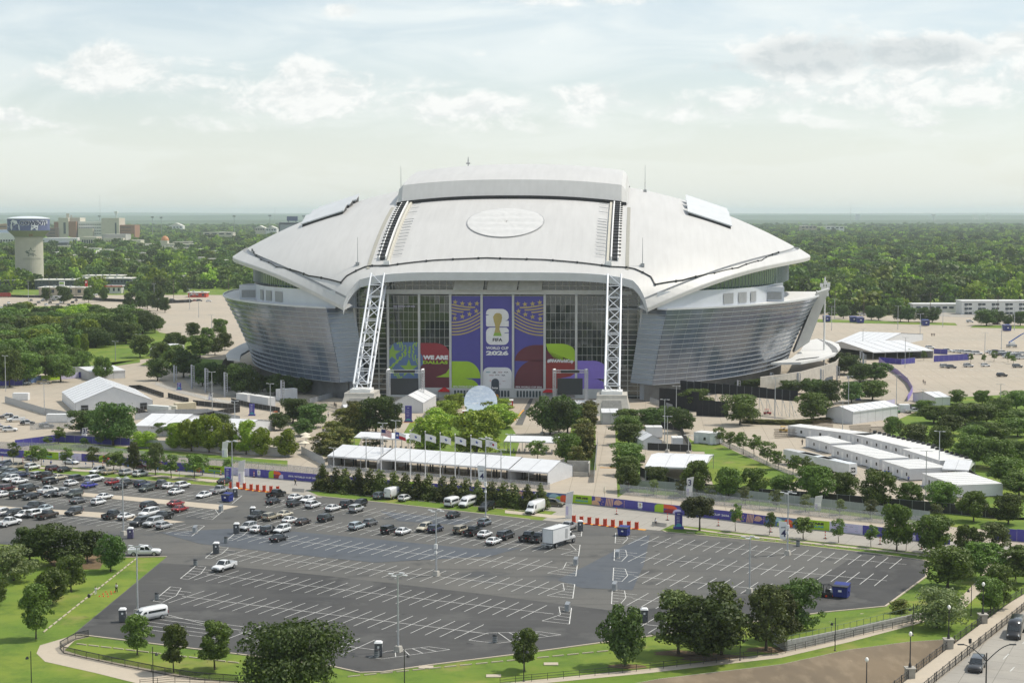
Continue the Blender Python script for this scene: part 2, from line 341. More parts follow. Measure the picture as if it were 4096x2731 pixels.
for P_ in ([(-300,1930),(0,1946),(332,1970),(553,1989),(954,2025),(891,2040),(446,1995),(0,1955),(-300,1940)],
   [(-300,2000),(0,2024),(417,2051),(740,2087),(676,2093),(340,2066),(0,2038),(-300,2020)]):
 sheet('concrete_strip', P_, .08, WALKC)
for P_ in ([(0,1858),(158,1867),(369,1879),(619,1898),(900,1922),(900,1932),(619,1907),(369,1888),(158,1875),(0,1866)],
   [(2880,2128),(3190,2163),(3500,2196),(3723,2222),(4096,2270),(4096,2277),(3723,2228),(3500,2201),(3190,2168),(2880,2133),(2700,2110),(2700,2105)],
   [(2020,2040),(2240,2062),(2300,2062),(2230,2075),(2160,2066),(2020,2052)]):
 sheet('sidewalk', P_, .06, WALKC)
sheet('driveway', [(900,1912),(1220,1958),(1290,1990),(1140,1974),(918,1944)], .055, ROADC)
sheet('driveway', [(2230,2044),(2690,2098),(2640,2122),(2262,2090),(2170,2080)], .055, ROADC)
GZ = .06
for P_ in ([(-900,1225),(330,1225),(520,1250),(640,1330),(860,1370),(820,1420),(560,1438),(300,1490),(-900,1530)],
   [(2735,1735),(2770,1805),(2818,1806),(2822,1852),(2855,1945),(3080,1960),(3205,1916),(2975,1822),(2875,1774),(2768,1762)],
   [(2480,1962),(2560,1925),(2900,1950),(3300,1990),(3800,2055),(4200,2075),(4300,2140),(4096,2130),(3700,2098),(3300,2050)],
   [(100,1778),(250,1768),(560,1792),(1000,1832),(1150,1842),(1150,1866),(600,1818),(200,1796)],
   [(1700,1770),(1760,1700),(2040,1700),(2080,1760),(2060,1830),(1700,1830)],
   [(1290,1825),(1340,1700),(1440,1640),(1480,1640),(1420,1830)],
   [(2250,1880),(2300,1640),(2380,1625),(2385,1880)],
   [(2470,1990),(2460,1690),(2560,1690),(2560,1930)],
   [(3540,1700),(3800,1590),(4400,1560),(4400,2080),(3990,2080),(3900,1930),(3700,1830),(3560,1780)],
   [(560,1460),(640,1425),(900,1440),(900,1480)],
   [(290,1493),(420,1452),(560,1438),(560,1450),(420,1470),(300,1505)],
   [(1640,1690),(1700,1670),(1690,1720),(1610,1740)],
   [(3250,1288),(3830,1302),(3820,1292),(3250,1276)], [(3880,1310),(4400,1322),(4400,1308),(3900,1300)]):
 sheet('lawn', P_, GZ, GRASS)
sheet('street', [(3150,1248),(3600,1262),(4800,1294),(4800,1272),(3600,1246),(3150,1232)], .07, ROADC)
for P_ in ([(1640,1726),(1745,1594),(1758,1594),(1680,1726)], [(2060,1700),(2120,1594),(2133,1594),(2090,1700)]):
 sheet('dark_paving', P_, .07, ASPH)
PLZ = bpy.data.objects['plaza']; m_ = MB()
for sy in (1322,1340,1360,1382,1455,1480,1505):
 for k in range(46):
  p = G(3420+k*22+(sy-1322)*.3, sy); m_.quad(p+Vector((-.09,-2.6,.05)), p+Vector((.09,-2.6,.05)), p+Vector((.09,2.6,.05)), p+Vector((-.09,2.6,.05)))
m_.build('marking', PAINTW, PLZ, 'stuff')
sheet('dark_paving', [(720,1500),(1180,1580),(1205,1600),(1150,1616),(940,1592),(765,1548)], .07, ROADC)
cw_ = [G(*p) for p in ((622,1532),(719,1566),(829,1593),(926,1611))]; CWK = sheet('crosswalk', [(622,1526),(719,1560),(829,1587),(926,1605),(926,1617),(829,1600),(719,1572),(622,1538)], .08, ROADC)
for a, b in zip(cw_, cw_[1:]):
 for k in range(9):
  p = a+(b-a)*(k/9); d = (b-a).normalized(); n = Vector((-d.y, d.x, 0)).normalized()*2.2; d = d*.32
  me = bpy.data.meshes.new('crosswalk_bar'); me.from_pydata([p-n-d+Vector((0,0,.1)), p-n+d+Vector((0,0,.1)), p+n+d+Vector((0,0,.1)), p+n-d+Vector((0,0,.1))], [], [(0,1,2,3)]); me.materials.append(PAINTW); obj('crosswalk_bar', me, CWK)
sheet('bare_ground', [(150,2205),(330,2180),(430,2212),(400,2275),(230,2280)], .03, BARE)
for c, r in (((2860,2630),5.5),((3080,2598),4),((2505,2664),3),((2714,2612),4)):
 p = G(*c); sheet('mulch', [(p.x+r*(1+.2*math.sin(3*i))*math.cos(i*PI/6), p.y+r*.45*(1+.2*math.cos(2*i))*math.sin(i*PI/6)) for i in range(12)], .02, BARE, px=False)
sheet('footpath', [(295,2540),(357,2546),(300,2560),(258,2600),(330,2622),(520,2660),(800,2712),(1000,2731),(1000,2790),(700,2770),(560,2735),(380,2690),(180,2645),(146,2612),(160,2580)], .03, WALKC)
sheet('footpath', [(1500,2800),(2064,2742),(2600,2690),(3122,2630),(3400,2566),(3650,2500),(3850,2440),(3960,2330),(4000,2240),(3960,2240),(3900,2330),(3800,2432),(3620,2488),(3390,2548),(3110,2612),(2600,2673),(2064,2726),(1500,2770)], .03, WALKC)
def kerb(pts, w=.35, h=.14, m=None, name='kerb', px=True):
 P = [G(*p) for p in pts] if px else pts
 mb = MB()
 for a, b in zip(P, P[1:]):
  d = (b-a).normalized(); n = Vector((-d.y, d.x, 0))*w/2
  mb.prism([(a-n)[:2], (b-n)[:2], (b+n)[:2], (a+n)[:2]], 0, h)
 return mb.build(name, m or WALKC, kind='structure')
kerb(lot_pts[1:11]); kerb(lot_pts[12:31]); kerb([(668,2226),(470,2230)])
kerb([(619,1891),(369,1874),(158,1862),(0,1853)]); kerb([(3723,2217),(3500,2190),(3190,2157),(2880,2121)])
# painted stalls: single lines, spines and hatched end islands, all children of the lot
def line_mesh(L_, w=.13):
 return MB().add([(-w/2,-L_/2,0),(w/2,-L_/2,0),(w/2,L_/2,0),(-w/2,L_/2,0)], [(0,1,2,3)]).mesh('stall_line', PAINTW)
stall_me = line_mesh(10.5)
extra_lines = MB()
ZL = .095
def paint(a, b, w=.13):
 d = (b-a).normalized(); n = Vector((-d.y, d.x, 0))*w/2; z = Vector((0,0,ZL))
 extra_lines.quad(a-n+z, b-n+z, b+n+z, a+n+z)
uR = lambda v: -112.3 - .407*(v-252.1)
uL = lambda v: -192.6 - .41*(v-252.5)
uL2 = lambda v: -105.3 - .40*(v-253)
uRa = lambda v: -216.2 - .43*(v-287.7)
n_lines = 0
def row(v, u0, u1, isl_l=None, isl_r=None):
 global n_lines
 u = u0
 while u <= u1:
  if n_lines < 300:
   o = obj('stall_line', stall_me, LOT); p = UV(u, v); o.location = (p.x, p.y, ZL); o.rotation_euler = (0, 0, LOT_RZ); n_lines += 1
  else:
   paint(UV(u, v-5.25), UV(u, v+5.25))
  u += 2.72
 paint(UV(u0-1, v), UV(u1+1, v), .15)
 for f, s in ((isl_r, 1), (isl_l, -1)):
  if f is None: continue
  e0, e1 = f(v-5.3), f(v+5.3); b = (u1 if s > 0 else u0) + s*.1
  a, t = UV(e0, v-5.3), UV(e1, v+5.3)
  paint(a, t, .16); paint(a, UV(b + s*1.2, v-5.3)); paint(UV(b + s*1.2, v-5.3), UV(b+s*2.2, v)); paint(UV(b+s*2.2, v), UV(e1 - s*2.4, v+5.3)); paint(UV(e1-s*2.4, v+5.3), t)
  for k in (.2, .4, .6, .8):
   paint(UV(b + s*(1.3+ (1.0 if k < .5 else 0)), v-5.3+10.6*k), UV(e0+(e1-e0)*k, v-5.3+10.6*k))
for v, a, b in ((223.7, -158, -134.3), (240.5, -182.2, -122.5), (257.6, -189.4, -118.7), (275.0, -197.0, -125.8), (292.2, -204.2, -133.7), (309.4, -211.8, -138.6), (328.6, -219.8, -148.0)):
 row(v, a, b, uL, uR if v > 250 else None)
for v, a in ((257.6, -101), (274.2, -108.8), (291.6, -115.5), (308.6, -122.5), (324.9, -129.0)):
 row(v, a, -73.5 if v > 300 else (-86 if v > 280 else -96), uL2)
for v, b in ((292.6, -222), (310.4, -228), (329.0, -237.2)):
 row(v, -345 + (v-292)*-.6, b, None, uRa)
for Q in ([(-122.6,235.5),(-117.5,235.8),(-110.7,245.2),(-114.5,245.5),(-122,241)], [(-131.7,219.4),(-129.4,219.5),(-122.6,229),(-126.4,229.1),(-131,223.7)]):
 P_ = [UV(*q) for q in Q]
 for a, b in zip(P_, P_[1:]+P_[:1]): paint(a, b)
 for f in (.2, .4, .6, .8): paint(P_[0]+(P_[4]-P_[0])*1 + (P_[3]-P_[4])*f, P_[1]+(P_[2]-P_[1])*f)
o_ = extra_lines.build('marking', PAINTW, LOT, 'stuff')
# ------------------------------------------------------------------ stadium
SA = math.radians(4.51)
SO = G(1990, 1590)
STAD = thing('stadium', 'vast domed stadium with white metal roof, banner-hung glass end wall and curved glass flanks', 'stadium', SO, -SA)
S_M = Matrix.Translation(SO) @ Matrix.Rotation(-SA, 4, 'Z'); S_I = S_M.inverted()
CAML = S_I @ Vector((0, 0, CAM_H))
def lray(sx, sy): return (S_I.to_3x3() @ ray(sx, sy))
def SF(sx, sy, yl):                                                 # photo pixel -> x,z on the stadium's own plane y = yl
 r = lray(sx, sy); t = (yl-CAML.y)/r.y
 return (CAML.x + r.x*t, CAML.z + r.z*t)
HALFL, XMAX = 164.6, 127.0
def x_e(y): return XMAX*math.sqrt(max(.05, 1-((y-135)/HALFL)**2))
def fold(y): return y if y <= 135 else 270-y
def roof_z(s, y):
 y = fold(y); zc = 84 - 37*((135-y)/143)**2; a = abs(s); e_ = math.exp(-(y+13)/24); ze = 50.4-15.8*e_
 zp = zc - (zc-ze)*a**(2.2+3.8*math.exp(-(y+13)/28))
 return zp
def roof_xz(x, y): return roof_z(max(-1, min(1, x/x_e(y))), y)
def roof_at(sx, sy):                                                # first point of the roof skin on a sight line
 r = lray(sx, sy); y = -14.0; prev = None
 while y < 200:
  t = (y-CAML.y)/r.y; x = CAML.x+r.x*t; z = CAML.z+r.z*t
  if abs(x) < x_e(y) and z <= roof_xz(x, y): return Vector((x, y, roof_xz(x, y)))
  y += .4
 return Vector((x, y, z))
def roof_mat():
 m = bpy.data.materials.new('roof_membrane'); m.use_nodes = True; nt = m.node_tree; N = nt.nodes; L = nt.links; b = N['Principled BSDF']
 tc = N.new('ShaderNodeTexCoord'); sp = N.new('ShaderNodeSeparateXYZ'); L.new(tc.outputs['Object'], sp.inputs[0])
 nz = N.new('ShaderNodeTexNoise'); L.new(tc.outputs['Object'], nz.inputs['Vector']); nz.inputs['Scale'].default_value = .05; nz.inputs['Detail'].default_value = 6
 mp = N.new('ShaderNodeMapping'); mp.inputs['Scale'].default_value = (.5, .03, .2); L.new(tc.outputs['Object'], mp.inputs[0])
 nz2 = N.new('ShaderNodeTexNoise'); L.new(mp.outputs[0], nz2.inputs['Vector']); nz2.inputs['Scale'].default_value = 1; nz2.inputs['Detail'].default_value = 5
 def mth(op, a, bb):
  n = N.new('ShaderNodeMath'); n.operation = op
  for i, v in enumerate((a, bb)):
   if isinstance(v, (int, float)): n.inputs[i].default_value = v
   else: L.new(v, n.inputs[i])
  return n.outputs[0]
 seam = mth('LESS_THAN', mth('FRACT', mth('MULTIPLY', sp.outputs[0], 1/1.8), 0), .07)
 seam2 = mth('LESS_THAN', mth('FRACT', mth('MULTIPLY', sp.outputs[1], 1/12.0), 0), .012)
 v = mth('ADD', mth('MULTIPLY', nz.outputs[0], .10), mth('MULTIPLY', nz2.outputs[0], .17))
 v = mth('SUBTRACT', v, mth('ADD', mth('MULTIPLY', seam, .032), mth('MULTIPLY', seam2, .05)))
 cr = N.new('ShaderNodeValToRGB'); L.new(v, cr.inputs[0])
 cr.color_ramp.elements[0].position = .04; cr.color_ramp.elements[0].color = (.46,.455,.445,1)
 cr.color_ramp.elements[1].position = .17; cr.color_ramp.elements[1].color = (.545,.54,.53,1)
 L.new(cr.outputs[0], b.inputs['Base Color']); b.inputs['Roughness'].default_value = .5
 bp = N.new('ShaderNodeBump'); bp.inputs['Strength'].default_value = .25; bp.inputs['Distance'].default_value = .05; L.new(seam, bp.inputs['Height']); L.new(bp.outputs[0], b.inputs['Normal'])
 return m
ROOFM = roof_mat()
FASC = mat('fascia_metal', (.56,.58,.60), .45, var=.05, scale=.3)
TRIMG = mat('trim_grey', (.36,.37,.38), .5, var=.1, scale=.4)
PANELG = mat('panel_cladding', (.52,.55,.60), .5, var=.05, scale=.2)
def glass_mat(name, col, rough, trans, var=.25):
 m = bpy.data.materials.new(name); m.use_nodes = True; nt = m.node_tree; N = nt.nodes; L = nt.links; b = N['Principled BSDF']
 b.inputs['Roughness'].default_value = rough; b.inputs['Specular IOR Level'].default_value = 1.0; b.inputs['IOR'].default_value = 1.7
 oi = N.new('ShaderNodeObjectInfo'); tc = N.new('ShaderNodeTexCoord'); nz = N.new('ShaderNodeTexNoise'); L.new(tc.outputs['Object'], nz.inputs['Vector']); nz.inputs['Scale'].default_value = .12; nz.inputs['Detail'].default_value = 5
 ad = N.new('ShaderNodeMath'); ad.operation = 'MULTIPLY_ADD'; L.new(oi.outputs['Random'], ad.inputs[0]); ad.inputs[1].default_value = .35; L.new(nz.outputs[0], ad.inputs[2])
 mr = N.new('ShaderNodeMapRange'); mr.inputs[1].default_value = .35; mr.inputs[2].default_value = .95; L.new(ad.outputs[0], mr.inputs[0])
 mx = N.new('ShaderNodeMix'); mx.data_type = 'RGBA'; L.new(mr.outputs[0], mx.inputs[0])
 mx.inputs[6].default_value = (*[c*(1-var) for c in col],1); mx.inputs[7].default_value = (*[c*(1+var) for c in col],1)
 L.new(mx.outputs[2], b.inputs['Base Color'])
 if trans:
  tr = N.new('ShaderNodeBsdfTransparent'); tr.inputs[0].default_value = (.55,.62,.60,1); ms = N.new('ShaderNodeMixShader'); ms.inputs[0].default_value = trans
  L.new(b.outputs[0], ms.inputs[1]); L.new(tr.outputs[0], ms.inputs[2]); L.new(ms.outputs[0], N['Material Output'].inputs[0])
 return m
GL_END = glass_mat('end_wall_glass', (.030,.038,.042), .05, .40, .5)
GL_SIDE = glass_mat('flank_glass', (.092,.122,.178), .17, 0, .16)
GL_CLER = glass_mat('clerestory_glass', (.07,.11,.12), .08, 0, .4)
def stadium_roof():
 NS, NT = 96, 110
 mb = MB(); rows = []
 def yfront(s):
  a = abs(s); return -8 if a < .8 else -8 - 5*((a-.8)/.2)
 def P(s, t):
  y0 = yfront(s); y = y0 + (270-2*y0)*t
  return Vector((s*x_e(y), y, roof_z(s, y)))
 ss = [-.945 + 1.89*i/NS for i in range(NS+1)]
 ts = [i/NT for i in range(NT+1)]
 rows = [[P(s, t) for s in ss] for t in ts]
 mb.grid(rows); mb.smooth = True
 roof = mb.build('roof', ROOFM, STAD)
 # rim: a shallow gutter and a rounded edge all round the flanks, thick fascia at the ends
 for s0 in (-1, 1):
  mg = MB(); mr = MB(); g = []; r = []
  for t in ts:
   pa, pb, pc = P(s0*.945, t), P(s0*.963, t), P(s0*1.0, t)
   nx = Vector((s0*.9, 0, 0)); dn = Vector((0, 0, -1))
   g.append([pa, pa+dn*.7, pb+dn*.7, pb+Vector((0,0,.5))])
   r.append([pb+Vector((0,0,.4)), pc+Vector((0,0,.1)), pc+nx*.2+dn*.25, pc+nx*.1+dn*1.5, pb-nx*3+dn*2.2])
  if s0 > 0: g = [q[::-1] for q in g]; r = [q[::-1] for q in r]
  mg.grid([q[::-1] for q in g]); mr.grid([q[::-1] for q in r])
  mg.build('gutter', TRIMG, roof); mr.build('eave_rim', ROOFM, roof)
 for t, sg in ((0, -1), (1, 1)):
  mf = MB(); top = []; fr = []; bot = []; back = []
  for s in [-1+.02*i for i in range(101)]:
   p = P(s, t); top.append(p+Vector((0, sg*-1.5, .25))); fr.append(p + Vector((0, sg*.9, .1))); bot.append(p+Vector((0, sg*.7, -2.9))); back.append(p+Vector((0, -sg*5, -2.7)))
  q = [top, fr, bot, back]
  mf.grid(q if sg < 0 else q[::-1]); mf.build('fascia', FASC, roof)
 return roof, P
ROOF, RP = stadium_roof()
def strip_on_roof(name, pts, w, h, m, parent, lift=.15):           # a raised band that follows roof points
 mb = MB(); n = len(pts)
 for a, b in zip(pts, pts[1:]):
  d = (b-a); d.z = 0; d.normalize(); nn = Vector((-d.y, d.x, 0))*w/2; u = Vector((0,0,lift)); v = Vector((0,0,lift+h))
  mb.add([a-nn+u, b-nn+u, b+nn+u, a+nn+u, a-nn+v, b-nn+v, b+nn+v, a+nn+v], [(0,1,2,3)[::-1],(4,5,6,7),(0,1,5,4),(1,2,6,5),(2,3,7,6),(3,0,4,7)])
 return mb.build(name, m, parent)
def on_roof(x, y, up=0.0): return Vector((x, y, roof_xz(x, y)+up))
# retractable panel over the middle, on its tracks
def roof_panel():
 mb = MB(); rows = []
 ys = [64+ (206-64)*i/24 for i in range(25)]; xs = [-47+94*i/24 for i in range(25)]
 z_in = lambda x, y: roof_xz(x*.94, y)
 def ztop(x, y):
  e = min(y-64, 206-y); k = min(1, e/4.0)
  return z_in(x, y) + .9 + 5.7*k
 for y in [64, 64.6, 66, 68] + [68+ (202-68)*i/24 for i in range(1, 25)] + [204, 205.4, 206]:
  row_ = [Vector((-47.6, y, roof_xz(-47.6, y)+.8)), Vector((-46.6, y, ztop(-47, y)-1.5)), Vector((-45, y, ztop(-45, y)))]
  row_ += [Vector((x, y, ztop(x, y))) for x in [-43+86*i/20 for i in range(21)]]
  row_ += [Vector((45, y, ztop(45, y))), Vector((46.6, y, ztop(47, y)-1.5)), Vector((47.6, y, roof_xz(47.6, y)+.8))]
  rows.append(row_)
 mb.grid(rows)
 o = mb.build('sliding_roof_panel', ROOFM, STAD)
 gap_line = [on_roof(-47+94*i/40, 63.2) for i in range(41)]
 strip_on_roof('panel_gap_shade', gap_line, 1.2, 1.1, BLACK, o)  # black strip stands in for the shaded gap under the panel's front edge
 return o
roof_panel()
for s0 in (-1, 1):
 X0 = 43.5*s0
 t_ = strip_on_roof('roof_track', [on_roof(X0, y) for y in range(2, 63, 3)], 1.5, .9, DARK, STAD)
 strip_on_roof('track_rail', [on_roof(X0-1.3*s0, y) for y in range(2, 63, 3)], .5, 1.3, WHITE, t_)
 strip_on_roof('track_rail', [on_roof(X0+1.2*s0, y) for y in range(2, 63, 3)], .35, 1.1, WHITE, t_)
 strip_on_roof('track_walkway', [on_roof(X0-2.6*s0, y) for y in range(-1, 63, 3)], .9, .7, mat('beige_pipe', (.55,.52,.44), .6), t_)
 strip_on_roof('track_strip', [on_roof(X0+4.6*s0, y) for y in range(-3, 63, 3)], 1.3, .05, mat('worn_membrane', (.34,.33,.29), .8), t_)
 for k, y in enumerate(list(range(4, 40, 3)) + [46, 52, 58]):
  a = on_roof(X0-3.6*s0, y, .5); b = on_roof(X0-7.2*s0, y+.5, .5)
  strip_on_roof('stay_bar', [a, b], .22, .2, TRIMG, t_)
 for k in range(20):
  p = on_roof(X0+.6*s0, 4+k*2.9, .9); MB().box(p.x-1.6, p.x+1.6, p.y-.2, p.y+.2, p.z, p.z+.5).build('track_clamp', BLACK, t_)
 p = on_roof(X0-2.2*s0, -1.5, 0); MB().box(p.x-1.1, p.x+1.1, p.y-.9, p.y+.9, p.z-.3, p.z+1.6).build('junction_box', WHITE, t_)
# foil-covered disc on the front slope
def disc():
 mb = MB(); c = roof_at(2022, 889); rows = []
 for i in range(11):
  rr = 14.9*i/10
  rows.append([on_roof(c.x+rr*math.cos(t*2*PI/64), c.y+rr*math.sin(t*2*PI/64), .35 + .16*rnd.random()*(i < 10) + .22*math.sin((c.y+rr*math.sin(t*2*PI/64))*1.1)*(i < 10)) for t in range(64)])
 mb.grid(rows, closed=True); mb.smooth = True
 o = mb.build('foil_disc', mat('foil', (.56,.56,.555), .62, var=.05, scale=.5, bump=.2), STAD)
 strip_on_roof('disc_edge', [on_roof(c.x+15.1*math.cos(t*2*PI/64), c.y+15.1*math.sin(t*2*PI/64)) for t in range(65)], .22, .15, TRIMG, o)
disc()
# snow line: dark pipe on short posts
def pipe_line(px):
 P_ = [roof_at(*p) for p in px]; Q = []
 for a, b in zip(P_, P_[1:]):
  n = max(2, int((b-a).length/3))
  for i in range(n):
   q = a+(b-a)*(i/n); Q.append(on_roof(q.x, q.y, .35))
 mb = MB()
 for a, b in zip(Q, Q[1:]): mb.bar(a, b, .32, .45)
 for q in Q[::3]: mb.box(q.x-.3, q.x+.3, q.y-.3, q.y+.3, q.z-.5, q.z+.4)
 mb.build('snow_guard', DARK, STAD)
S2 = lambda x, y: (800+x/1.96, 600+y/1.96)
S3_ = lambda x, y: (2000+x/1.68, 600+y/1.68)
pipe_line([S2(410,790), S2(430,830), S2(480,870), S2(600,925), S2(850,992), S2(1105,1046), S2(1150,995), S2(1295,926), S2(1350,915), S2(1475,915), S2(1850,872), S2(2250,855), S3_(0,735), S3_(300,745), S3_(740,792), S3_(850,795), S3_(905,805), S3_(1015,862), S3_(1042,910), S3_(1230,880), S3_(1440,835), S3_(1600,800), S3_(1760,750), S3_(1885,690)])
# opened roof vents on both shoulders
for pts in ([S2(820,590), S2(1240,405)], [S3_(1510,520), S3_(1290,360)]):
 a, b = roof_at(*pts[0]), roof_at(*pts[1]); c = (a+b)/2
 s0 = -1 if c.x < 0 else 1
 for k in range(3):
  y0, y1 = c.y-22+k*15, c.y-22+k*15+10.5
  x0, x1 = c.x-9, c.x+9; mb = MB()
  zz = lambda x, y, u: roof_xz(x, y)+u
  mb.add([(x0,y0,zz(x0,y0,1.2)),(x1,y0,zz(x1,y0,1.2)),(x1,y1,zz(x1,y1,2.8)),(x0,y1,zz(x0,y1,2.8)),(x0,y0,zz(x0,y0,1.7)),(x1,y0,zz(x1,y0,1.7)),(x1,y1,zz(x1,y1,3.3)),(x0,y1,zz(x0,y1,3.3))],
    [(3,2,1,0),(4,5,6,7),(0,1,5,4),(1,2,6,5),(2,3,7,6),(3,0,4,7)])
  v_ = mb.build('roof_vent', FASC, STAD)
  mb = MB()
  mb.add([(x0+.4,y1-.9,zz(x0,y1,-.3)),(x1-.4,y1-.9,zz(x1,y1,-.3)),(x1-.4,y1-.5,zz(x1,y1,2.8)),(x0+.4,y1-.5,zz(x0,y1,2.8)),(x0+.4,y0+.5,zz(x0,y0,-.3)),(x1-.4,y0+.5,zz(x1,y0,-.3)),(x1-.4,y0+.5,zz(x1,y0,1.2)),(x0+.4,y0+.5,zz(x0,y0,1.2))], [(0,1,2,3),(4,5,6,7),(0,3,7,4),(1,5,6,2)])
  mb.build('vent_frame', DARK, v_)
# masts on the roof
for (sx, sb, stp, h_) in ((1604,770,665,0),(2580,765,660,0),(1431,1060,950,0),(2570,1065,952,0)):
 p = roof_at(sx, sb) if sb > 800 else Vector((SF(sx, sb, 110)[0], 110, 0))
 if sb < 800: p.z = roof_xz(p.x, p.y)
 d = (p-CAML).length; hh = (sb-stp)/FPX*d + (SF(sx, sb, p.y)[1]-p.z if sb < 800 else 0)
 MB().tube(p, p+Vector((0,0,hh)), .16, .06, 6).box(p.x-.7, p.x+.7, p.y-.7, p.y+.7, p.z-.2, p.z+1).build('mast', TRIMG, STAD)
p = Vector((SF(1873, 665, 135)[0], 135, 88)); zt = SF(1873, 628, 135)[1]
MB().tube(p, (p.x,p.y,zt), .3, .15, 6).box(p.x-.9,p.x+.9,p.y-.2,p.y+.2,zt-3.2,zt-2.6).box(p.x-.2,p.x+.2,p.y-.9,p.y+.9,zt-3.2,zt-1.2).build('mast', TRIMG, STAD)
# ---- end wall: seven bays of glass with printed banners
BW = 11.75; ZB0, ZB1 = 3.6, SF(1990, 1183, 0)[1]
MULL = mat('mullion_white', (.50,.50,.47), .5, var=.05)
FINW = mat('end_wall_fin', (.52,.53,.53), .5, var=.06, scale=.3)
endw = MB(); endw.box(-43, 43, -.05, .9, ZB1+.5, ZB1+2.2); END_BEAM = endw.build('end_beam', FINW, STAD)
for i in range(8):
 x = -3.5*BW + i*BW
 MB().box(x-.42, x+.42, -.62, .55, 0.0, ZB1+.5).build('end_wall_fin', FINW, STAD)
panes = {}
def pane_mesh(w, h):
 k = (round(w, 3), round(h, 3))
 if k not in panes: panes[k] = MB().box(-w/2, w/2, 0, .05, -h/2, h/2).mesh('pane', GL_END)
 return panes[k]
NCOL, NROW = 6, 11
ph = (ZB1-ZB0)/NROW; pw = (BW-.84)/NCOL
mullm = MB()
n_pane = 0; rest = MB()
for b in range(7):
 x0 = -3.5*BW + b*BW + .42
 for c in range(NCOL+1):
  x = x0+pw*c; mullm.box(x-.045, x+.045, -.16, .10, ZB0, ZB1)
 for r in range(NROW+1):
  z = ZB0+ph*r; mullm.box(x0, x0+pw*NCOL, -.14, .08, z-.055, z+.055)
 rows_open = {0:(4,11),1:(4,11),5:(4,11),6:(2,11)}.get(b, (0,0))
 for r in range(NROW):
  for c in range(NCOL):
   if rows_open[0] <= r < rows_open[1] and n_pane < 230:
    o = obj('pane', pane_mesh(pw-.12, ph-.15), STAD); o.location = (x0+pw*(c+.5), 0, ZB0+ph*(r+.5))
    o.rotation_euler = (rnd.uniform(-.006,.006), 0, rnd.uniform(-.006,.006)); n_pane += 1
   else: rest.box(x0+pw*c+.06, x0+pw*(c+1)-.06, 0, .05, ZB0+ph*r+.07, ZB0+ph*(r+1)-.07)
rest.build('glazing', GL_END, STAD, 'stuff')
# upper glass above the beam up to the fascia, and the glazed returns behind the arches
up = MB(); uz0 = ZB1+2.2
for i in range(34):
 x = -42+84*i/33; mullm.box(x-.07, x+.07, .05, .35, uz0, roof_xz(x, -6)-2)
for z in (uz0+1.6, uz0+3.4, uz0+5.2, uz0+7): mullm.box(-42, 42, .08, .3, z-.07, z+.07)
up.box(-43, 43, .4, .45, uz0, uz0+8.5); up.build('upper_glazing', GL_END, STAD)
for s0 in (-1, 1):
 g_ = MB(); g_.box(min(42*s0, 53.5*s0), max(42*s0, 53.5*s0), 1.0, 1.1, 0, 41); g_.build('return_glazing', GL_END, STAD)
 for k in range(21): mullm.box(min(42*s0, 53.5*s0), max(42*s0, 53.5*s0), .75, 1.0, 1.9*k+.9, 1.9*k+1.1)
 for x in (44.8, 48.5, 52.2): mullm.box(x*s0-.12, x*s0+.12, .7, 1.0, 0, 41)
 MB().box(min(53*s0, 55.5*s0), max(53*s0,55.5*s0), -2.5, 4, 0, 40).build('corner_pier', PANELG, STAD)
 MB().box(min(42.0*s0, 50*s0), max(42.0*s0,50*s0), -.6, 1, ZB1+.5, ZB1+2.1).build('end_beam', FINW, STAD)
mullm.build('mullion_grid', MULL, STAD)
MB().box(-41.2, 41.2, -.3, .6, 0, ZB0).build('door_plinth', FINW, STAD)
DOORG = mat('door_glass', (.05,.07,.08), .15, var=.3)
for b in (2, 3, 4):
 x0 = -3.5*BW + b*BW
 for k in range(8):
  xx = x0+1.2+k*1.18; d = MB().box(xx, xx+1.05, -.42, -.28, .1, 2.9).build('entrance_door', FINW, STAD)
  MB().box(xx+.14, xx+.91, -.45, -.40, .35, 2.7).build('door_pane', DOORG, d)
# interior floors, braces and far wall seen through the glass
ins = MB()
for z in (7, 12.5, 18.5, 25, 31, 37): ins.box(-52, 52, 7, 16, z-.5, z+.3)
ins.box(-52, 52, 30, 31, 0, 44)
ins.build('concourse_floor', mat('interior_grey', (.36,.37,.36), .8, var=.4, scale=.2), STAD)
br = MB()
for x in range(-40, 41, 8):
 br.bar((x, 4, 0), (x, 4, 45), .5)
for z in (14, 24, 34):
 for x in range(-40, 40, 16): br.bar((x, 4, z-6), (x+8, 4, z+2), .25); br.bar((x+16, 4, z-6), (x+8, 4, z+2), .25)
br.build('interior_brace', mat('interior_steel', (.42,.44,.44), .6), STAD)
# grey covered boards leaning out over the beam
for (a, b) in ((1813,1932),(1948,2067),(2073,2166)):
 x0, x1 = SF(a, 1130, -2)[0], SF(b, 1130, -2)[0]; z1, z0 = SF(2000, 1117, -2)[1], SF(2000, 1160, -2)[1]
 P_ = [[Vector((x0+(x1-x0)*i/12 + .5*(j/6), -.8-1.6*(1-j/6) + .12*rnd.random(), z0+(z1-z0)*j/6)) for i in range(13)] for j in range(7)]
 mb = MB(); mb.grid(P_); mb.smooth = True
 Q_ = [[p+Vector((0,.3,0)) for p in r_][::-1] for r_ in P_]; mb.grid(Q_)
 mb.build('covered_board', mat('grey_tarpaulin', (.44,.45,.45), .7, var=.12, scale=.5), STAD)
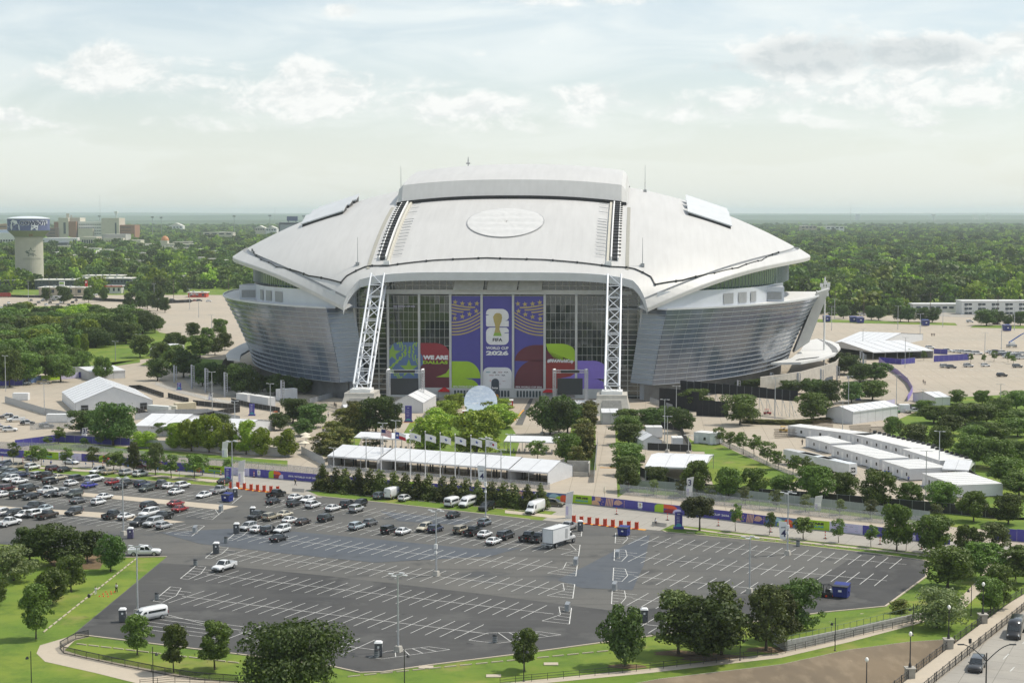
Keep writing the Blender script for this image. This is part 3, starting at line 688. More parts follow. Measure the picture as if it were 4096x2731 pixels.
# ---- banner art
COL = dict(violet=(.064,.055,.30), gold=(.44,.35,.115), lime=(.33,.53,.018), maroon=(.115,.014,.028), red=(.28,.018,.032), blue=(.095,.165,.33), white=(.74,.74,.76),
   lilac=(.23,.16,.58), orange=(.72,.10,.03), green=(.25,.42,.06), brick=(.26,.022,.018), pale=(.55,.52,.70), navy=(.03,.03,.10), peach=(.70,.42,.26), sky=(.35,.55,.62), teal=(.08,.35,.42), black=(.01,.01,.012))
PR = {k: mat('print_'+k, v, .45, var=.07, scale=.25) for k, v in COL.items()}
Z1 = lambda x, y: SF(1520+x/3.136, 1120+y/3.136, -.2)                # reading marks of the end wall
Z2 = lambda x, y: SF(1900+x/2.8, 1120+y/2.8, -.2)
def bay(b): return -3.5*BW+b*BW+.46, -3.5*BW+(b+1)*BW-.46
def art(name, pts, m, lay=0, parent=None):
 return MB().xz(pts, -.24-.03*lay, -.20-.03*lay).build(name, PR[m], parent or STAD)
def clipx(pts, x0, x1): return [(min(max(p[0], x0), x1), p[1]) for p in pts]
def zz1(y): return Z1(600, y)[1]
zt = ZB1-.15; zb = zz1(1352)
for b in (2, 3, 4):
 x0, x1 = bay(b); art('banner', [(x0,zb),(x1,zb),(x1,zt),(x0,zt)], 'violet')
def ribbon(xs, mid, w): return [(x, z+w/2) for x, z in zip(xs, mid)] + [(x, z-w/2) for x, z in list(zip(xs, mid))[::-1]]
def stars_bands(b, flip):
 x0, x1 = bay(b); f = (lambda p: p) if not flip else (lambda p: [(x0+x1-q[0], q[1]) for q in p])
 sx0, sx1 = 900, 1262
 X = lambda x: x0+(x-sx0)/(sx1-sx0)*(x1-x0); Zv = lambda y: zz1(y)
 for k in range(5):                                              # long swooping bands
  L_ = []
  for i in range(17):
   t = i/16; yy = 530+38*k + (-128 + 6*k)*t**1.4 + 18*math.sin(t*PI)*1
   L_.append((X(sx0+(sx1-sx0)*t), Zv(yy)))
  art('banner_stripe', f(ribbon([p[0] for p in L_], [p[1] for p in L_], (Zv(0)-Zv(17)))), 'gold', 1)
 for k, xe in enumerate((1195, 1135, 1050, 960)):
  L_ = [(X(sx0+(xe-sx0)*i/10), Zv(305+37*k + (35-8*k)*math.sin(min(1, i/10*1.1)*PI/2))) for i in range(11)]
  art('banner_stripe', f(ribbon([p[0] for p in L_], [p[1] for p in L_], (Zv(0)-Zv(17)))), 'gold', 1)
 for (sx, sy) in ((945,275),(1035,292),(1130,298),(1218,292),(1210,385),(1125,425),(1035,455),(940,478)):
  art('banner_star', f(star_pts(X(sx), Zv(sy), Zv(0)-Zv(36), .1)), 'gold', 1)
stars_bands(2, False); stars_bands(4, True)
# number emblem on the middle bay: two stacked digits, trophy, name and year
x0, x1 = bay(3); W3 = x1-x0
Xc = lambda x: x0+(x-1290)/(1660-1290)*W3
emb = art('emblem', rounded(Xc(1330), Xc(1620), zz1(578), zz1(358), 1.6, 2.6, 0, .6), 'white', 1)
art('emblem_cut', [(Xc(1330), zz1(440)), (Xc(1352), zz1(438)), (Xc(1372), zz1(428)), (Xc(1330), zz1(430))], 'violet', 2, STAD)
art('emblem_cut', [(Xc(1621), zz1(470)), (Xc(1600), zz1(497)), (Xc(1570), zz1(505)), (Xc(1621), zz1(506))], 'violet', 2, STAD)
art('emblem', rounded(Xc(1330), Xc(1620), zz1(806), zz1(590), 1.9, 1.3, 2.0, 2.0), 'white', 1)
art('emblem_cut', [(Xc(1621), zz1(658)), (Xc(1575), zz1(662)), (Xc(1560), zz1(655)), (Xc(1621), zz1(650))], 'violet', 2, STAD)
tro = [(1442,420),(1470,408),(1505,412),(1530,430),(1535,470),(1525,520),(1505,570),(1500,615),(1512,640),(1530,695),(1422,695),(1440,640),(1450,600),(1445,560),(1430,510),(1420,460)]
tr_ = art('trophy', [(Xc(x), zz1(y)) for x, y in tro], 'gold', 2)
art('trophy_base', [(Xc(1424),zz1(696)),(Xc(1530),zz1(696)),(Xc(1518),zz1(655)),(Xc(1436),zz1(655))], 'green', 3)
def wall_text(s, xa, xb, ya, yb, m, X=Xc, bold=.03, lay=3, **k):
 zh = zz1(ya)-zz1(yb); w = X(xb)-X(xa)
 return lettering(s, zh, PR[m], STAD, ((X(xa)+X(xb))/2, -.24-.03*lay, (zz1(ya)+zz1(yb))/2), 0, bold, w, **k)
wall_text('FIFA', 1415, 1540, 722, 764, 'black', bold=.03)
wall_text('WORLD CUP', 1330, 1618, 828, 865, 'white', bold=.04)
wall_text('2026', 1330, 1618, 880, 938, 'white', bold=.06)
art('sponsor_panel', rounded(Xc(1290), Xc(1658), zb, zz1(1088), 2.2, 2.2, 0, 0), 'white', 1)
for s, xa, xb, ya, yb, c_ in (('Lenovo',1370,1425,1178,1192,'red'),('QATAR',1447,1502,1176,1190,'maroon'),('VISA',1528,1575,1176,1195,'navy'),('aramco',1330,1384,1140,1154,'teal'),('Coca-Cola',1484,1534,1138,1156,'red'),('KIA',1562,1615,1140,1154,'black'),
  ('adidas',1415,1455,1150,1158,'black'),('Verizon',1538,1580,1254,1262,'red'),('AB',1376,1394,1246,1262,'orange'),('VALVOLINE',1500,1520,1290,1298,'red')):
 wall_text(s, xa, xb, ya, yb, c_, bold=.02)
for k in range(3): art('sponsor_mark', [(Xc(1415+13*k),zz1(1157)),(Xc(1427+13*k),zz1(1157)),(Xc(1421+13*k),zz1(1150-6*k)),(Xc(1412+13*k),zz1(1150-6*k))], 'black', 2)
# lower shapes of the other bays
def quarter(b, pts, m, lay=1): 
 x0, x1 = bay(b); return art('banner_shape', clipx(pts, x0, x1), m, lay)
def arcp(cx, cz, rx, rz, a0, a1, n=14): return [(cx+rx*math.cos(math.radians(a0+(a1-a0)*i/n)), cz+rz*math.sin(math.radians(a0+(a1-a0)*i/n))) for i in range(n+1)]
x0, x1 = bay(2); xm = (x0+x1)/2
quarter(2, [(x0,zz1(1228)),(x1,zz1(1228))] + arcp(xm, zz1(1228), x1-xm, zz1(1015)-zz1(1228), 0, 90) + [(x0,zz1(1015))], 'lime')
quarter(2, [(x0,zb),(x1-.6,zb)] + arcp(xm-.4, zb, (x1-.6)-xm+.4, zz1(1226)-zb, 0, 90) + [(x0,zz1(1226))], 'lime')
quarter(2, [(xm-.4,zz1(1226)),(x1,zz1(1226)),(x1,zz1(1236)),(xm+1.5,zz1(1240))], 'violet', 2)
x0, x1 = bay(4); xm = (x0+x1)/2; zz2 = lambda y: Z2(600, y)[1]
quarter(4, [(x1,zz2(912)),(x0+.2,zz2(905))] + arcp(x1-2.4, zz2(905), x1-2.4-x0-.2, zz2(725)-zz2(905), 180, 90) + [(x1,zz2(725))], 'maroon')
quarter(4, [(x1,zb),(x0,zb)] + arcp(x1-2.4, zb+2, x1-2.4-x0, zz2(890)-zb-2, 180, 90) + [(x1,zz2(890))], 'maroon')
for b in (2, 4):
 x0, x1 = bay(b); xm = (x0+x1)/2
 lettering('FIFA WORLD CUP 2026', zz1(1320)-zz1(1341), PR['white'], STAD, (xm, -.36, zz1(1330)), 0, .03, (x1-x0)*.9)
x0, x1 = bay(1); xm = (x0+x1)/2; z_b1 = zz1(1415)
art('banner', [(x0,z_b1),(x1,z_b1),(x1,zz1(1000))] + [(x1, zz1(920))] + arcp(xm, zz1(920), x1-xm, zz1(788)-zz1(920), 0, 90) + [(x0,zz1(788))], 'maroon')
quarter(1, [(x0,zz1(1002)),(x1,zz1(1002)),(x1,zz1(915))] + arcp(xm, zz1(915), x1-xm, zz1(790)-zz1(915), 0, 90) + [(x0,zz1(790))], 'red')
quarter(1, [(x0,zz1(1090)),(x0,zz1(915)),(x0+.9,zz1(960)),(x0+1,zz1(1050))], 'blue', 2)
quarter(1, [(xm+.3,zz1(1214)),(x1,zz1(1214)),(x1,zz1(1105)),(x1-1.2,zz1(1165)),(xm+2.2,zz1(1195))], 'lime', 2)
X1 = lambda x: x0+(x-515)/(872-515)*(x1-x0)
wall_text('WE ARE', 545, 858, 942, 996, 'white', X=X1, bold=.07); wall_text('DALLAS', 545, 856, 1010, 1050, 'lime', X=X1, bold=.05)
x0, x1 = bay(0); X0_ = lambda x: x0+(x-130)/(487-130)*(x1-x0)
art('banner', [(x0,zz1(1400)),(x1,zz1(1400)),(x1,zz1(780))] + arcp(X0_(260), zz1(880), X0_(260)-x0, zz1(780)-zz1(880), 90, 180), 'blue')
chk = MB()
for (ax, ay, bx_, by_, n) in ((255,790,500,1040,13),(470,790,135,1110,16),(135,1110,260,1225,7),(370,900,370,900,1)):
 for i in range(n):
  t = i/max(1, n-1); w = 1.0+1.6*math.exp(-((ax+(bx_-ax)*t-375)/90)**2-((ay+(by_-ay)*t-890)/90)**2)
  for j in range(-2, 3):
   if (i+j) % 2: continue
   cx, cz = X0_(ax+(bx_-ax)*t)+j*.55*w*.6, zz1(ay+(by_-ay)*t)+j*.1
   chk.xz([(cx-.36,cz),(cx,cz-.36),(cx+.36,cz),(cx,cz+.36)], -.275, -.24)
chk.build('checker_print', PR['lime'], STAD)
art('banner_star', [(max(x0, p[0]), p[1]) for p in star_pts(X0_(165), zz1(915), 3.4, .1)], 'green', 1); art('banner_star', star_pts(X0_(372), zz1(1110), 3.6), 'green', 1)
wall_text('FIFA WORLD CUP 2026', 185, 450, 320, 342, 'pale', X=X0_, bold=.02)
x0, x1 = bay(5); xm = (x0+x1)/2; X5 = lambda x: x0+(x-803)/(1128-803)*(x1-x0)
zb5 = zz2(1310)
art('banner', [(x0,zb5),(x1,zb5),(x1,zz2(905)),(x0,zz2(800))], 'brick')
quarter(5, [(x0,zz2(905)),(x1-.5,zz2(905)),(x0,zz2(780))], 'maroon', 1)
quarter(5, [(x1,zz2(905))] + arcp(xm, zz2(800), x1-xm, zz2(710)-zz2(800), 0, 90) + [(x0,zz2(710)),(X5(825),zz2(790)),(X5(890),zz2(870)),(X5(1000),zz2(903))], 'lime', 1)
quarter(5, [(x0,zb5),(x1,zb5),(x1,zz2(925))] + arcp(xm+1, zz2(1020), xm+1-x0, zz2(925)-zz2(1020), 90, 180), 'brick', 2)
quarter(5, [(xm,zz2(1095)),(x1,zz2(1095)),(x1,zz2(1040)),(X5(1080),zz2(1075))], 'lilac', 3)
z_ = (zz2(882)+zz2(932))/2
lettering('#FIFAWorldCup', zz2(882)-zz2(932), PR['white'], STAD, ((X5(820)+X5(1112))/2, -.4, z_), 0, .05, X5(1112)-X5(820))
x0, x1 = bay(6); xm = (x0+x1)/2
art('banner', [(x0,zz2(1100)),(x1,zz2(1100)),(x1,zz2(985))] + arcp(xm+.6, zz2(1005), x1-xm-.6, zz2(898)-zz2(1005), 0, 90) + [(x0,zz2(898))], 'lilac')
art('banner', [(x0,zz2(1280)),(x1,zz2(1280)),(x1,zz2(1190))] + arcp(xm+.6, zz2(1200), x1-xm-.6, zz2(1101)-zz2(1200), 0, 90) + [(x0,zz2(1101))], 'lilac')
# ---- arch trusses and their concrete thrust blocks
TRUSSM = mat('truss_paint', (.60,.63,.68), .4, var=.05, scale=.4)
for s0 in (-1, 1):
 xc = 43.6*s0; y_b, z_b, y_t, z_t = -45.5, 7.6, -7.5, 43.5
 tr = MB(); hw, dp = 2.45, 5.6
 dirv = (Vector((0, y_t-y_b, z_t-z_b))).normalized(); nrm = Vector((0, -dirv.z, dirv.y))
 n = 9
 base0, top0 = Vector((xc, y_b, z_b)), Vector((xc, y_t, z_t)) + dirv*1.5
 def node(k, sx, dd): return base0 + (top0-base0)*(k/n) + Vector((sx*hw, 0, 0)) + nrm*(dd*dp/2)
 for sx in (-1, 1):
  for dd in (-1, 1): tr.tube(node(0, sx, dd), node(n, sx, dd), .36, n=8)
 chords = tr.build('arch_truss', TRUSSM, STAD)
 for k in range(n):
  w = MB()
  for dd in (-1, 1):
   w.tube(node(k, -1, dd), node(k, 1, dd), .19, n=6)
   a, b = (node(k, -1, dd), node(k+1, 1, dd)) if k % 2 else (node(k, 1, dd), node(k+1, -1, dd)); w.tube(a, b, .16, n=6)
  for sx in (-1, 1):
   w.tube(node(k, sx, -1), node(k, sx, 1), .17, n=6)
   a, b = (node(k, sx, -1), node(k+1, sx, 1)) if k % 2 else (node(k, sx, 1), node(k+1, sx, -1)); w.tube(a, b, .15, n=6)
  w.build('truss_web', TRUSSM, chords)
 pb = MB()
 pb.box(xc-3.6, xc+3.6, -48.5, -41, 6.6, 7.8); pb.build('base_plate', WHITE, chords)
 blk = MB()
 def ring(z, wx, ya, yb): return [Vector((xc-wx, ya, z)), Vector((xc+wx, ya, z)), Vector((xc+wx, yb, z)), Vector((xc-wx, yb, z))]
 R_ = [ring(0, 6.4, -54.5, -36), ring(5.6, 5.2, -50.8, -38), ring(6.7, 5.2, -50.4, -38)]
 for a, b in zip(R_, R_[1:]):
  for i in range(4): blk.quad(a[i], a[(i+1)%4], b[(i+1)%4], b[i])
 blk.add(R_[-1], [(0,1,2,3)])
 B_ = blk.build('thrust_block', CONC, STAD)
 MB().add([(xc-3.8,-54.0,.4),(xc+3.8,-54.0,.4),(xc+3.2,-51.4,5.0),(xc-3.2,-51.4,5.0),(xc-3.8,-54.25,.4),(xc+3.8,-54.25,.4),(xc+3.2,-51.55,5.0),(xc-3.2,-51.55,5.0)],[(4,5,6,7),(0,4,7,3),(5,1,2,6),(7,6,2,3)]).build('recess_panel', mat('dark_concrete', (.26,.255,.24), .85, var=.15), B_)
# ---- curved glass flanks with horizontal sills
def flank_x(y, f):                                                 # f 0 at the foot, 1 at the top
 lean = 4.5 + 9.0*(1-((y-135)/150)**2) if y < 285 else 4.5
 return x_e(y)*1.04 - 1.0 + (f**1.25-1)*lean + .5
Z0F, Z1F, NB = 6.2, 33.6, 15
SILL = mat('sill_metal', (.44,.47,.50), .4, metal=.3, var=.06)
def ys_flank():
 out = []; y = -9.5
 while y < 140:
  out.append(y); dx = abs(flank_x(y+.5, 1)-flank_x(y, 1))/.5
  y += 2.9/math.sqrt(1+dx*dx)
 return out
YS = ys_flank()
for s0 in (-1, 1):
 rest = MB(); cnt = 0
 fp = lambda y, f: Vector((s0*flank_x(y, f), y, Z0F+(Z1F-Z0F)*f))
 for b in range(NB):
  f0, f1 = b/NB, (b+1)/NB
  for i in range(len(YS)-1):
   j = rnd.uniform(-.012, .012)
   q = [fp(YS[i], f0), fp(YS[i+1], f0), fp(YS[i+1], f1), fp(YS[i], f1)]
   q[2] = q[2]+Vector((s0*j*2, 0, 0)); q[3] = q[3]+Vector((s0*j*2, 0, 0))
   if s0 < 0: q = q[::-1]
   if cnt < 150 and i < 10:
    c0 = sum(q, Vector())/4; o = MB().quad(*[p-c0 for p in q]).build('flank_pane', GL_SIDE, STAD); o.location = c0; cnt += 1
   else: rest.quad(*q)
 rest.build('flank_glazing', GL_SIDE, STAD, 'stuff')
 for b in range(NB+1):
  f = b/NB; mb = MB(); prof = []
  for y in YS:
   p = fp(y, f); prof.append([p+Vector((-s0*.1,0,.07)), p+Vector((s0*.34,0,.07)), p+Vector((s0*.34,0,-.07)), p+Vector((-s0*.1,0,-.07))])
  if s0 < 0: prof = [q[::-1] for q in prof]
  mb.grid([q[::-1] for q in prof], closed=True); mb.build('flank_sill', SILL, STAD)
 mv = MB()
 for y in YS[::2]:
  for b in range(NB):
   a, b2 = fp(y, b/NB), fp(y, (b+1)/NB); mv.bar(a, b2, .05)
 mv.build('flank_mullion', SILL, STAD, 'stuff')
 # return of the flank towards the end wall
 a0, a1 = fp(YS[0], 0), fp(YS[0], 1); q = [a0, Vector((s0*49.5, -2, Z0F)), Vector((s0*53.4, -2, Z1F)), a1]
 for b in range(NB):
  f0, f1 = b/NB, (b+1)/NB; L_ = lambda A, B, f: A+(B-A)*f
  qq = [L_(q[0],q[3],f0), L_(q[1],q[2],f0), L_(q[1],q[2],f1), L_(q[0],q[3],f1)]
  MB().quad(*(qq if s0 < 0 else qq[::-1])).build('flank_pane', GL_SIDE, STAD)
  MB().bar(L_(q[0],q[3],f1)+Vector((0,-.1,0)), L_(q[1],q[2],f1)+Vector((0,-.1,0)), .2).build('flank_sill', SILL, STAD)
 # undercroft, deck behind the parapet, plant wall with louvres and clerestory under the eave
 Yc = [y for y in YS if y > -9.6]
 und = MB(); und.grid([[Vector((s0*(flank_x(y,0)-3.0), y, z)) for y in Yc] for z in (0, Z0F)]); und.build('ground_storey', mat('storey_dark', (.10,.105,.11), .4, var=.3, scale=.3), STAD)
 sof = MB(); sof.grid([[Vector((s0*(flank_x(y,0)-k), y, Z0F-.05)) for y in Yc] for k in (3.2, 0)]); sof.build('soffit', PANELG, STAD)
 dk = MB(); dk.grid([[Vector((s0*max(20, flank_x(y,1)-k), y, Z1F+.1)) for y in Yc] for k in (30, .3)]); dk.build('roof_deck', OFFW, STAD)
 pw_ = lambda y: flank_x(y, 1) - interp(y, [(-10,3.5),(30,6),(70,13),(140,18)])
 wl = MB(); wl.grid([[Vector((s0*pw_(y), y, z)) for y in Yc] for z in (Z1F, 40.2)]); wl.build('plant_wall', PANELG, STAD)
 for k, y in enumerate((14, 22, 30, 62)):
  LV_ = mat('louvre', (.27,.28,.29), .6, var=.1); m_ = MB(); w_ = 3.2 if k < 3 else 2.5
  pA, pB = Vector((s0*(pw_(y)+.25), y, 0)), Vector((s0*(pw_(y+w_*1.6)+.25), y+w_*1.6, 0))
  m_.add([pA+Vector((0,0,34.6)), pB+Vector((0,0,34.6)), pB+Vector((0,0,38.6)), pA+Vector((0,0,38.6))], [(0,1,2,3)]); m_.build('louvre', LV_, STAD)
 cx_ = pw_(56); MB().box(min(s0*(cx_-7), s0*(cx_+5)), max(s0*(cx_-7), s0*(cx_+5)), 50, 66, Z1F, 39.6).build('plant_house', PANELG, STAD)
 MB().box(min(s0*(cx_-6), s0*(cx_+4)), max(s0*(cx_-6), s0*(cx_+4)), 49.85, 50, 34.6, 37.6).build('louvre', mat('louvre', (.27,.28,.29)), STAD)
 cw = lambda y: x_e(y)*.955-3.5
 cl = MB(); cl.grid([[Vector((s0*cw(y), y, (40.0 if k == 0 else roof_xz(cw(y), y)-.8))) for y in Yc if y > -4] for k in (0, 1)]); cl.build('clerestory', GL_CLER, STAD)
 cm = MB()
 for y in [y for y in Yc if y > -4]:
  x = s0*(cw(y)+.12); cm.bar((x, y, 40), (x, y, roof_xz(cw(y), y)-.8), .14)
 cm.build('clerestory_mullion', SILL, STAD, 'stuff')
 pr = MB()
 for ya, yb in zip(Yc, Yc[1:]): pr.bar((s0*flank_x(ya,1), ya, Z1F+.25), (s0*flank_x(yb,1), yb, Z1F+.25), .5, .6)
 pr.build('parapet', FASC, STAD)
 # base of the curved edge: leaning slab that closes the flank
 if s0 < 0: continue
 yf = 101
 mb = MB(); fin = [(flank_x(yf,0)+2.5, 9.5), (flank_x(yf,1)-.5, 35.2), (flank_x(yf,1)+4.2, 36.8), (flank_x(yf,0)+9, 14)]
 mb.xz([(s0*x, z) for x, z in fin], yf-2, yf+6); mb.build('end_slab', mat('slab_panel', (.62,.61,.58), .35, var=.06, scale=.3), STAD)
# entrance canopy, limestone base and slots on the far flank corner (sunk court beside the arrival road)
ZC = 9.2
def z3(x, y, z): 
 p = S_I @ G(3000+x/3.136, 1100+y/3.136, z); return (p.x, p.y)
can = [z3(*p, ZC) for p in ((260,1100),(640,1092),(900,1045),(1060,992),(1135,912),(1110,862),(1000,820),(835,797),(700,830),(640,940),(520,1040))]
MB().prism(can, ZC-.9, ZC).build('entrance_canopy', OFFW, STAD)
for k in range(17):
 t = k/16; a = (1030+ (850-1030)*t**1.6*1.0 - 40*math.sin(t*PI)*0, 965-165*t); b = (1105-(1105-870)*t**2.2, 965-160*t)
 MB().prism([z3(a[0],a[1]-2,ZC), z3(b[0],b[1]-2,ZC), z3(b[0],b[1]+3,ZC), z3(a[0],a[1]+3,ZC)], ZC+.02, ZC+.08).build('canopy_slot', DARK, STAD)
for k in range(9):
 x = 570+30*k; MB().prism([z3(x,1072-.11*(x-570),ZC), z3(x+45,1062-.11*(x-570),ZC), z3(x+60,1050-.11*(x-570),ZC), z3(x+15,1060-.11*(x-570),ZC)], ZC+.02, ZC+.08).build('canopy_slot', DARK, STAD)
lw = [z3(*p, 6.6) for p in ((130,1280),(205,1272),(420,1245),(640,1213),(800,1170),(960,1130),(1080,1085),(1132,1030))]
lm = MB(); P_ = [Vector((x, y, 0)) for x, y in lw]
lm.grid([[p+Vector((0,0,0)) for p in P_], [p+Vector((0,0,6.6)) for p in P_], [p+Vector((0,1.5,6.6)) for p in P_]]); lm.build('limestone_wall', mat('limestone', (.46,.43,.38), .85, var=.12, scale=.5), STAD)
arch = [z3(*p, 3) for p in ((860,1330),(1035,1330))]
(ax, ay), (bx_, by_) = arch
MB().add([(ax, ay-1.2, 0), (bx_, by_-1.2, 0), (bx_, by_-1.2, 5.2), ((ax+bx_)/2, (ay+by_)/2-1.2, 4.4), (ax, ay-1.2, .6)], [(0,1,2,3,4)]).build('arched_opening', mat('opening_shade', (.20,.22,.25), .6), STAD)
# the matching canopy tip on the other flank
ml_ = [(-(116+(x-116)*.5), y) for x, y in can]; MB().prism(ml_, ZC-.9, ZC).build('entrance_canopy', OFFW, STAD)
MB().grid([[Vector((-(116+(p.x-116)*.5), p.y, z)) for p in P_][::-1] for z in (0, 6.6)]).build('limestone_wall', _mats['limestone'], STAD)
# ------------------------------------------------------------------ trees
def leaf_mat(name, a, b, dark, trans=.18):
 a, b, dark = [[q[0]*2.05, q[1]*1.86, q[2]*1.55] for q in (a, b, dark)]
 m = bpy.data.materials.new(name); m.use_nodes = True; nt = m.node_tree; N = nt.nodes; L = nt.links; N.clear()
 out = N.new('ShaderNodeOutputMaterial'); tc = N.new('ShaderNodeTexCoord'); oi = N.new('ShaderNodeObjectInfo'); gm = N.new('ShaderNodeNewGeometry')
 n1 = N.new('ShaderNodeTexNoise'); n1.inputs['Scale'].default_value = .55; n1.inputs['Detail'].default_value = 3; L.new(tc.outputs['Object'], n1.inputs['Vector'])
 mr = N.new('ShaderNodeMapRange'); mr.inputs[1].default_value = .32; mr.inputs[2].default_value = .68; L.new(n1.outputs[0], mr.inputs[0])
 mx = N.new('ShaderNodeMix'); mx.data_type = 'RGBA'; mx.inputs[6].default_value = (*a,1); mx.inputs[7].default_value = (*b,1); L.new(mr.outputs[0], mx.inputs[0])
 pi_ = N.new('ShaderNodeMath'); pi_.operation = 'MULTIPLY'; pi_.inputs[1].default_value = .8; L.new(gm.outputs['Random Per Island'], pi_.inputs[0])
 m2 = N.new('ShaderNodeMix'); m2.data_type = 'RGBA'; L.new(pi_.outputs[0], m2.inputs[0]); L.new(mx.outputs[2], m2.inputs[6]); m2.inputs[7].default_value = (*dark,1)
 hs = N.new('ShaderNodeHueSaturation'); L.new(m2.outputs[2], hs.inputs['Color'])
 for s_, lo, hi in (('Value', .55, 1.48), ('Hue', .480, .514)):
  r = N.new('ShaderNodeMapRange'); r.inputs[3].default_value = lo; r.inputs[4].default_value = hi; L.new(oi.outputs['Random'], r.inputs[0]); L.new(r.outputs[0], hs.inputs[s_])
 d = N.new('ShaderNodeBsdfPrincipled'); d.inputs['Roughness'].default_value = .55; d.inputs['Specular IOR Level'].default_value = .25; L.new(hs.outputs[0], d.inputs['Base Color'])
 t = N.new('ShaderNodeBsdfTranslucent'); tg = N.new('ShaderNodeMix'); tg.data_type = 'RGBA'; tg.blend_type = 'MULTIPLY'; tg.inputs[0].default_value = 1; L.new(hs.outputs[0], tg.inputs[6]); tg.inputs[7].default_value = (1.3,1.5,.5,1); L.new(tg.outputs[2], t.inputs[0])
 ms = N.new('ShaderNodeMixShader'); ms.inputs[0].default_value = trans; L.new(d.outputs[0], ms.inputs[1]); L.new(t.outputs[0], ms.inputs[2]); L.new(ms.outputs[0], out.inputs[0])
 return m
LEAF = dict(oak=leaf_mat('oak_leaf', (.050,.085,.022), (.080,.125,.028), (.028,.050,.014)),
   deep=leaf_mat('evergreen_leaf', (.036,.066,.020), (.058,.095,.026), (.020,.040,.013)),
   bright=leaf_mat('bright_leaf', (.105,.175,.024), (.170,.235,.026), (.060,.105,.020)),
   magnolia=leaf_mat('magnolia_leaf', (.045,.066,.018), (.075,.088,.022), (.022,.036,.012), .1),
   pine=leaf_mat('pine_needle', (.042,.062,.020), (.066,.084,.028), (.024,.036,.014), .1),
   grey=leaf_mat('grey_leaf', (.075,.100,.050), (.110,.135,.066), (.045,.065,.035)),
   rust=leaf_mat('holly_leaf', (.060,.078,.020), (.105,.095,.026), (.030,.044,.014), .1))
BARK = mat('tree_bark', (.085,.070,.055), .95, var=.3, scale=3, bump=.5)
def crown_mesh(name, seed, shape, leaves, lsize, m, H=10.0, W=9.0, z0=.25, lobes=26, gap=.0):
 r = np.random.RandomState(seed)
 # lobes through the envelope
 cs, rs = [], []
 lobes = int(lobes*2.1); bite = [(r.rand()*6.28, z0+(1-z0)*(.15+.75*r.rand())) for _ in range(6)]
 for i in range(lobes):
  t = (i+r.rand())/lobes
  if shape == 'cone':
   z = z0 + (1-z0)*(1-(1-t)**.55)*.94 if t < .999 else .9; rad = (1-(z-z0)/(1-z0))**.8*.95+.05
  elif shape == 'pine':
   z = z0 + (1-z0)*t*.94; rad = .30+.70*math.sin(min(1, (z-z0)/(1-z0)*.95+.14)*PI)**.7
  elif shape == 'flat':
   z = z0 + (1-z0)*(.30+.58*t); rad = math.sqrt(max(.02, 1-((z-(z0+.45*(1-z0)))/(.62*(1-z0)))**2))
  else:
   z = z0 + (1-z0)*(.05+.87*t); e = .42 if shape == 'round' else .36
   q = (z-(z0+e*(1-z0)))/((1-e)*(1-z0) if z > z0+e*(1-z0) else e*(1-z0)); rad = math.sqrt(max(.05, 1-abs(q)**2.3))
  a = i*2.39996 + r.rand()*1.1; rr = rad*(.58+.30*r.rand()) if r.rand() > .28 else rad*.5*r.rand()
  if shape != 'cone' and any(abs((a-b0+PI) % (2*PI)-PI) < .42 and abs(z-b1) < .11 for b0, b1 in bite): continue
  lr = .075+.115*r.rand()**1.4; rr *= .86+.30*math.sin(a*2+seed)*math.sin(z*9+seed)+.1*r.rand()
  if shape == 'cone': lr *= .55+.75*rad
  if shape in ('egg', 'pine'): lr *= 1.12
  cs.append((rr*math.cos(a)*W/2, rr*math.sin(a)*W/2, z*H)); rs.append(lr*W)
 cs = np.array(cs); rs = np.array(rs); lobes = len(rs)
 n = leaves; w = rs**2; w /= w.sum(); idx = r.choice(lobes, n, p=w)
 d = r.normal(size=(n,3)); d[:,2] = d[:,2]*.85+.18; d /= np.linalg.norm(d, axis=1)[:,None]
 rad = rs[idx]*(.60+.44*r.rand(n)**.6); st_ = r.rand(n) > .93; rad[st_] *= 1.35
 p = cs[idx] + d*rad[:,None]*np.array([1,1,.80])
 p[:,2] = np.clip(p[:,2], z0*H*.72, H*1.0)
 q = np.percentile(np.hypot(p[:,0],p[:,1]), 96); p[:,:2] *= (W/2)/q; cs = cs*np.array([(W/2)/q,(W/2)/q,1]); zt_ = np.percentile(p[:,2], 99.5); zl = z0*H*.8; p[:,2] = zl+(p[:,2]-zl)*(H-zl)/(zt_-zl)
 nm = d + r.normal(size=(n,3))*.48; nm /= np.linalg.norm(nm, axis=1)[:,None]
 ref = r.normal(size=(n,3)); t1 = np.cross(nm, ref); t1 /= np.linalg.norm(t1, axis=1)[:,None]; t2 = np.cross(nm, t1)
 s = lsize*(.6+.8*r.rand(n))[:,None]; asp = (.5+.4*r.rand(n))[:,None]
 v = np.stack([p-t1*s, p-t2*s*asp+nm*s*.15, p+t1*s, p+t2*s*asp+nm*s*.15], 1).reshape(-1,3)
 me = bpy.data.meshes.new(name); me.vertices.add(4*n); me.loops.add(4*n); me.polygons.add(n)
 me.vertices.foreach_set('co', v.ravel()); me.loops.foreach_set('vertex_index', np.arange(4*n)); me.polygons.foreach_set('loop_start', np.arange(0,4*n,4)); me.polygons.foreach_set('loop_total', np.full(n,4))
 me.materials.append(m); me.update(); me.validate(); return me, cs
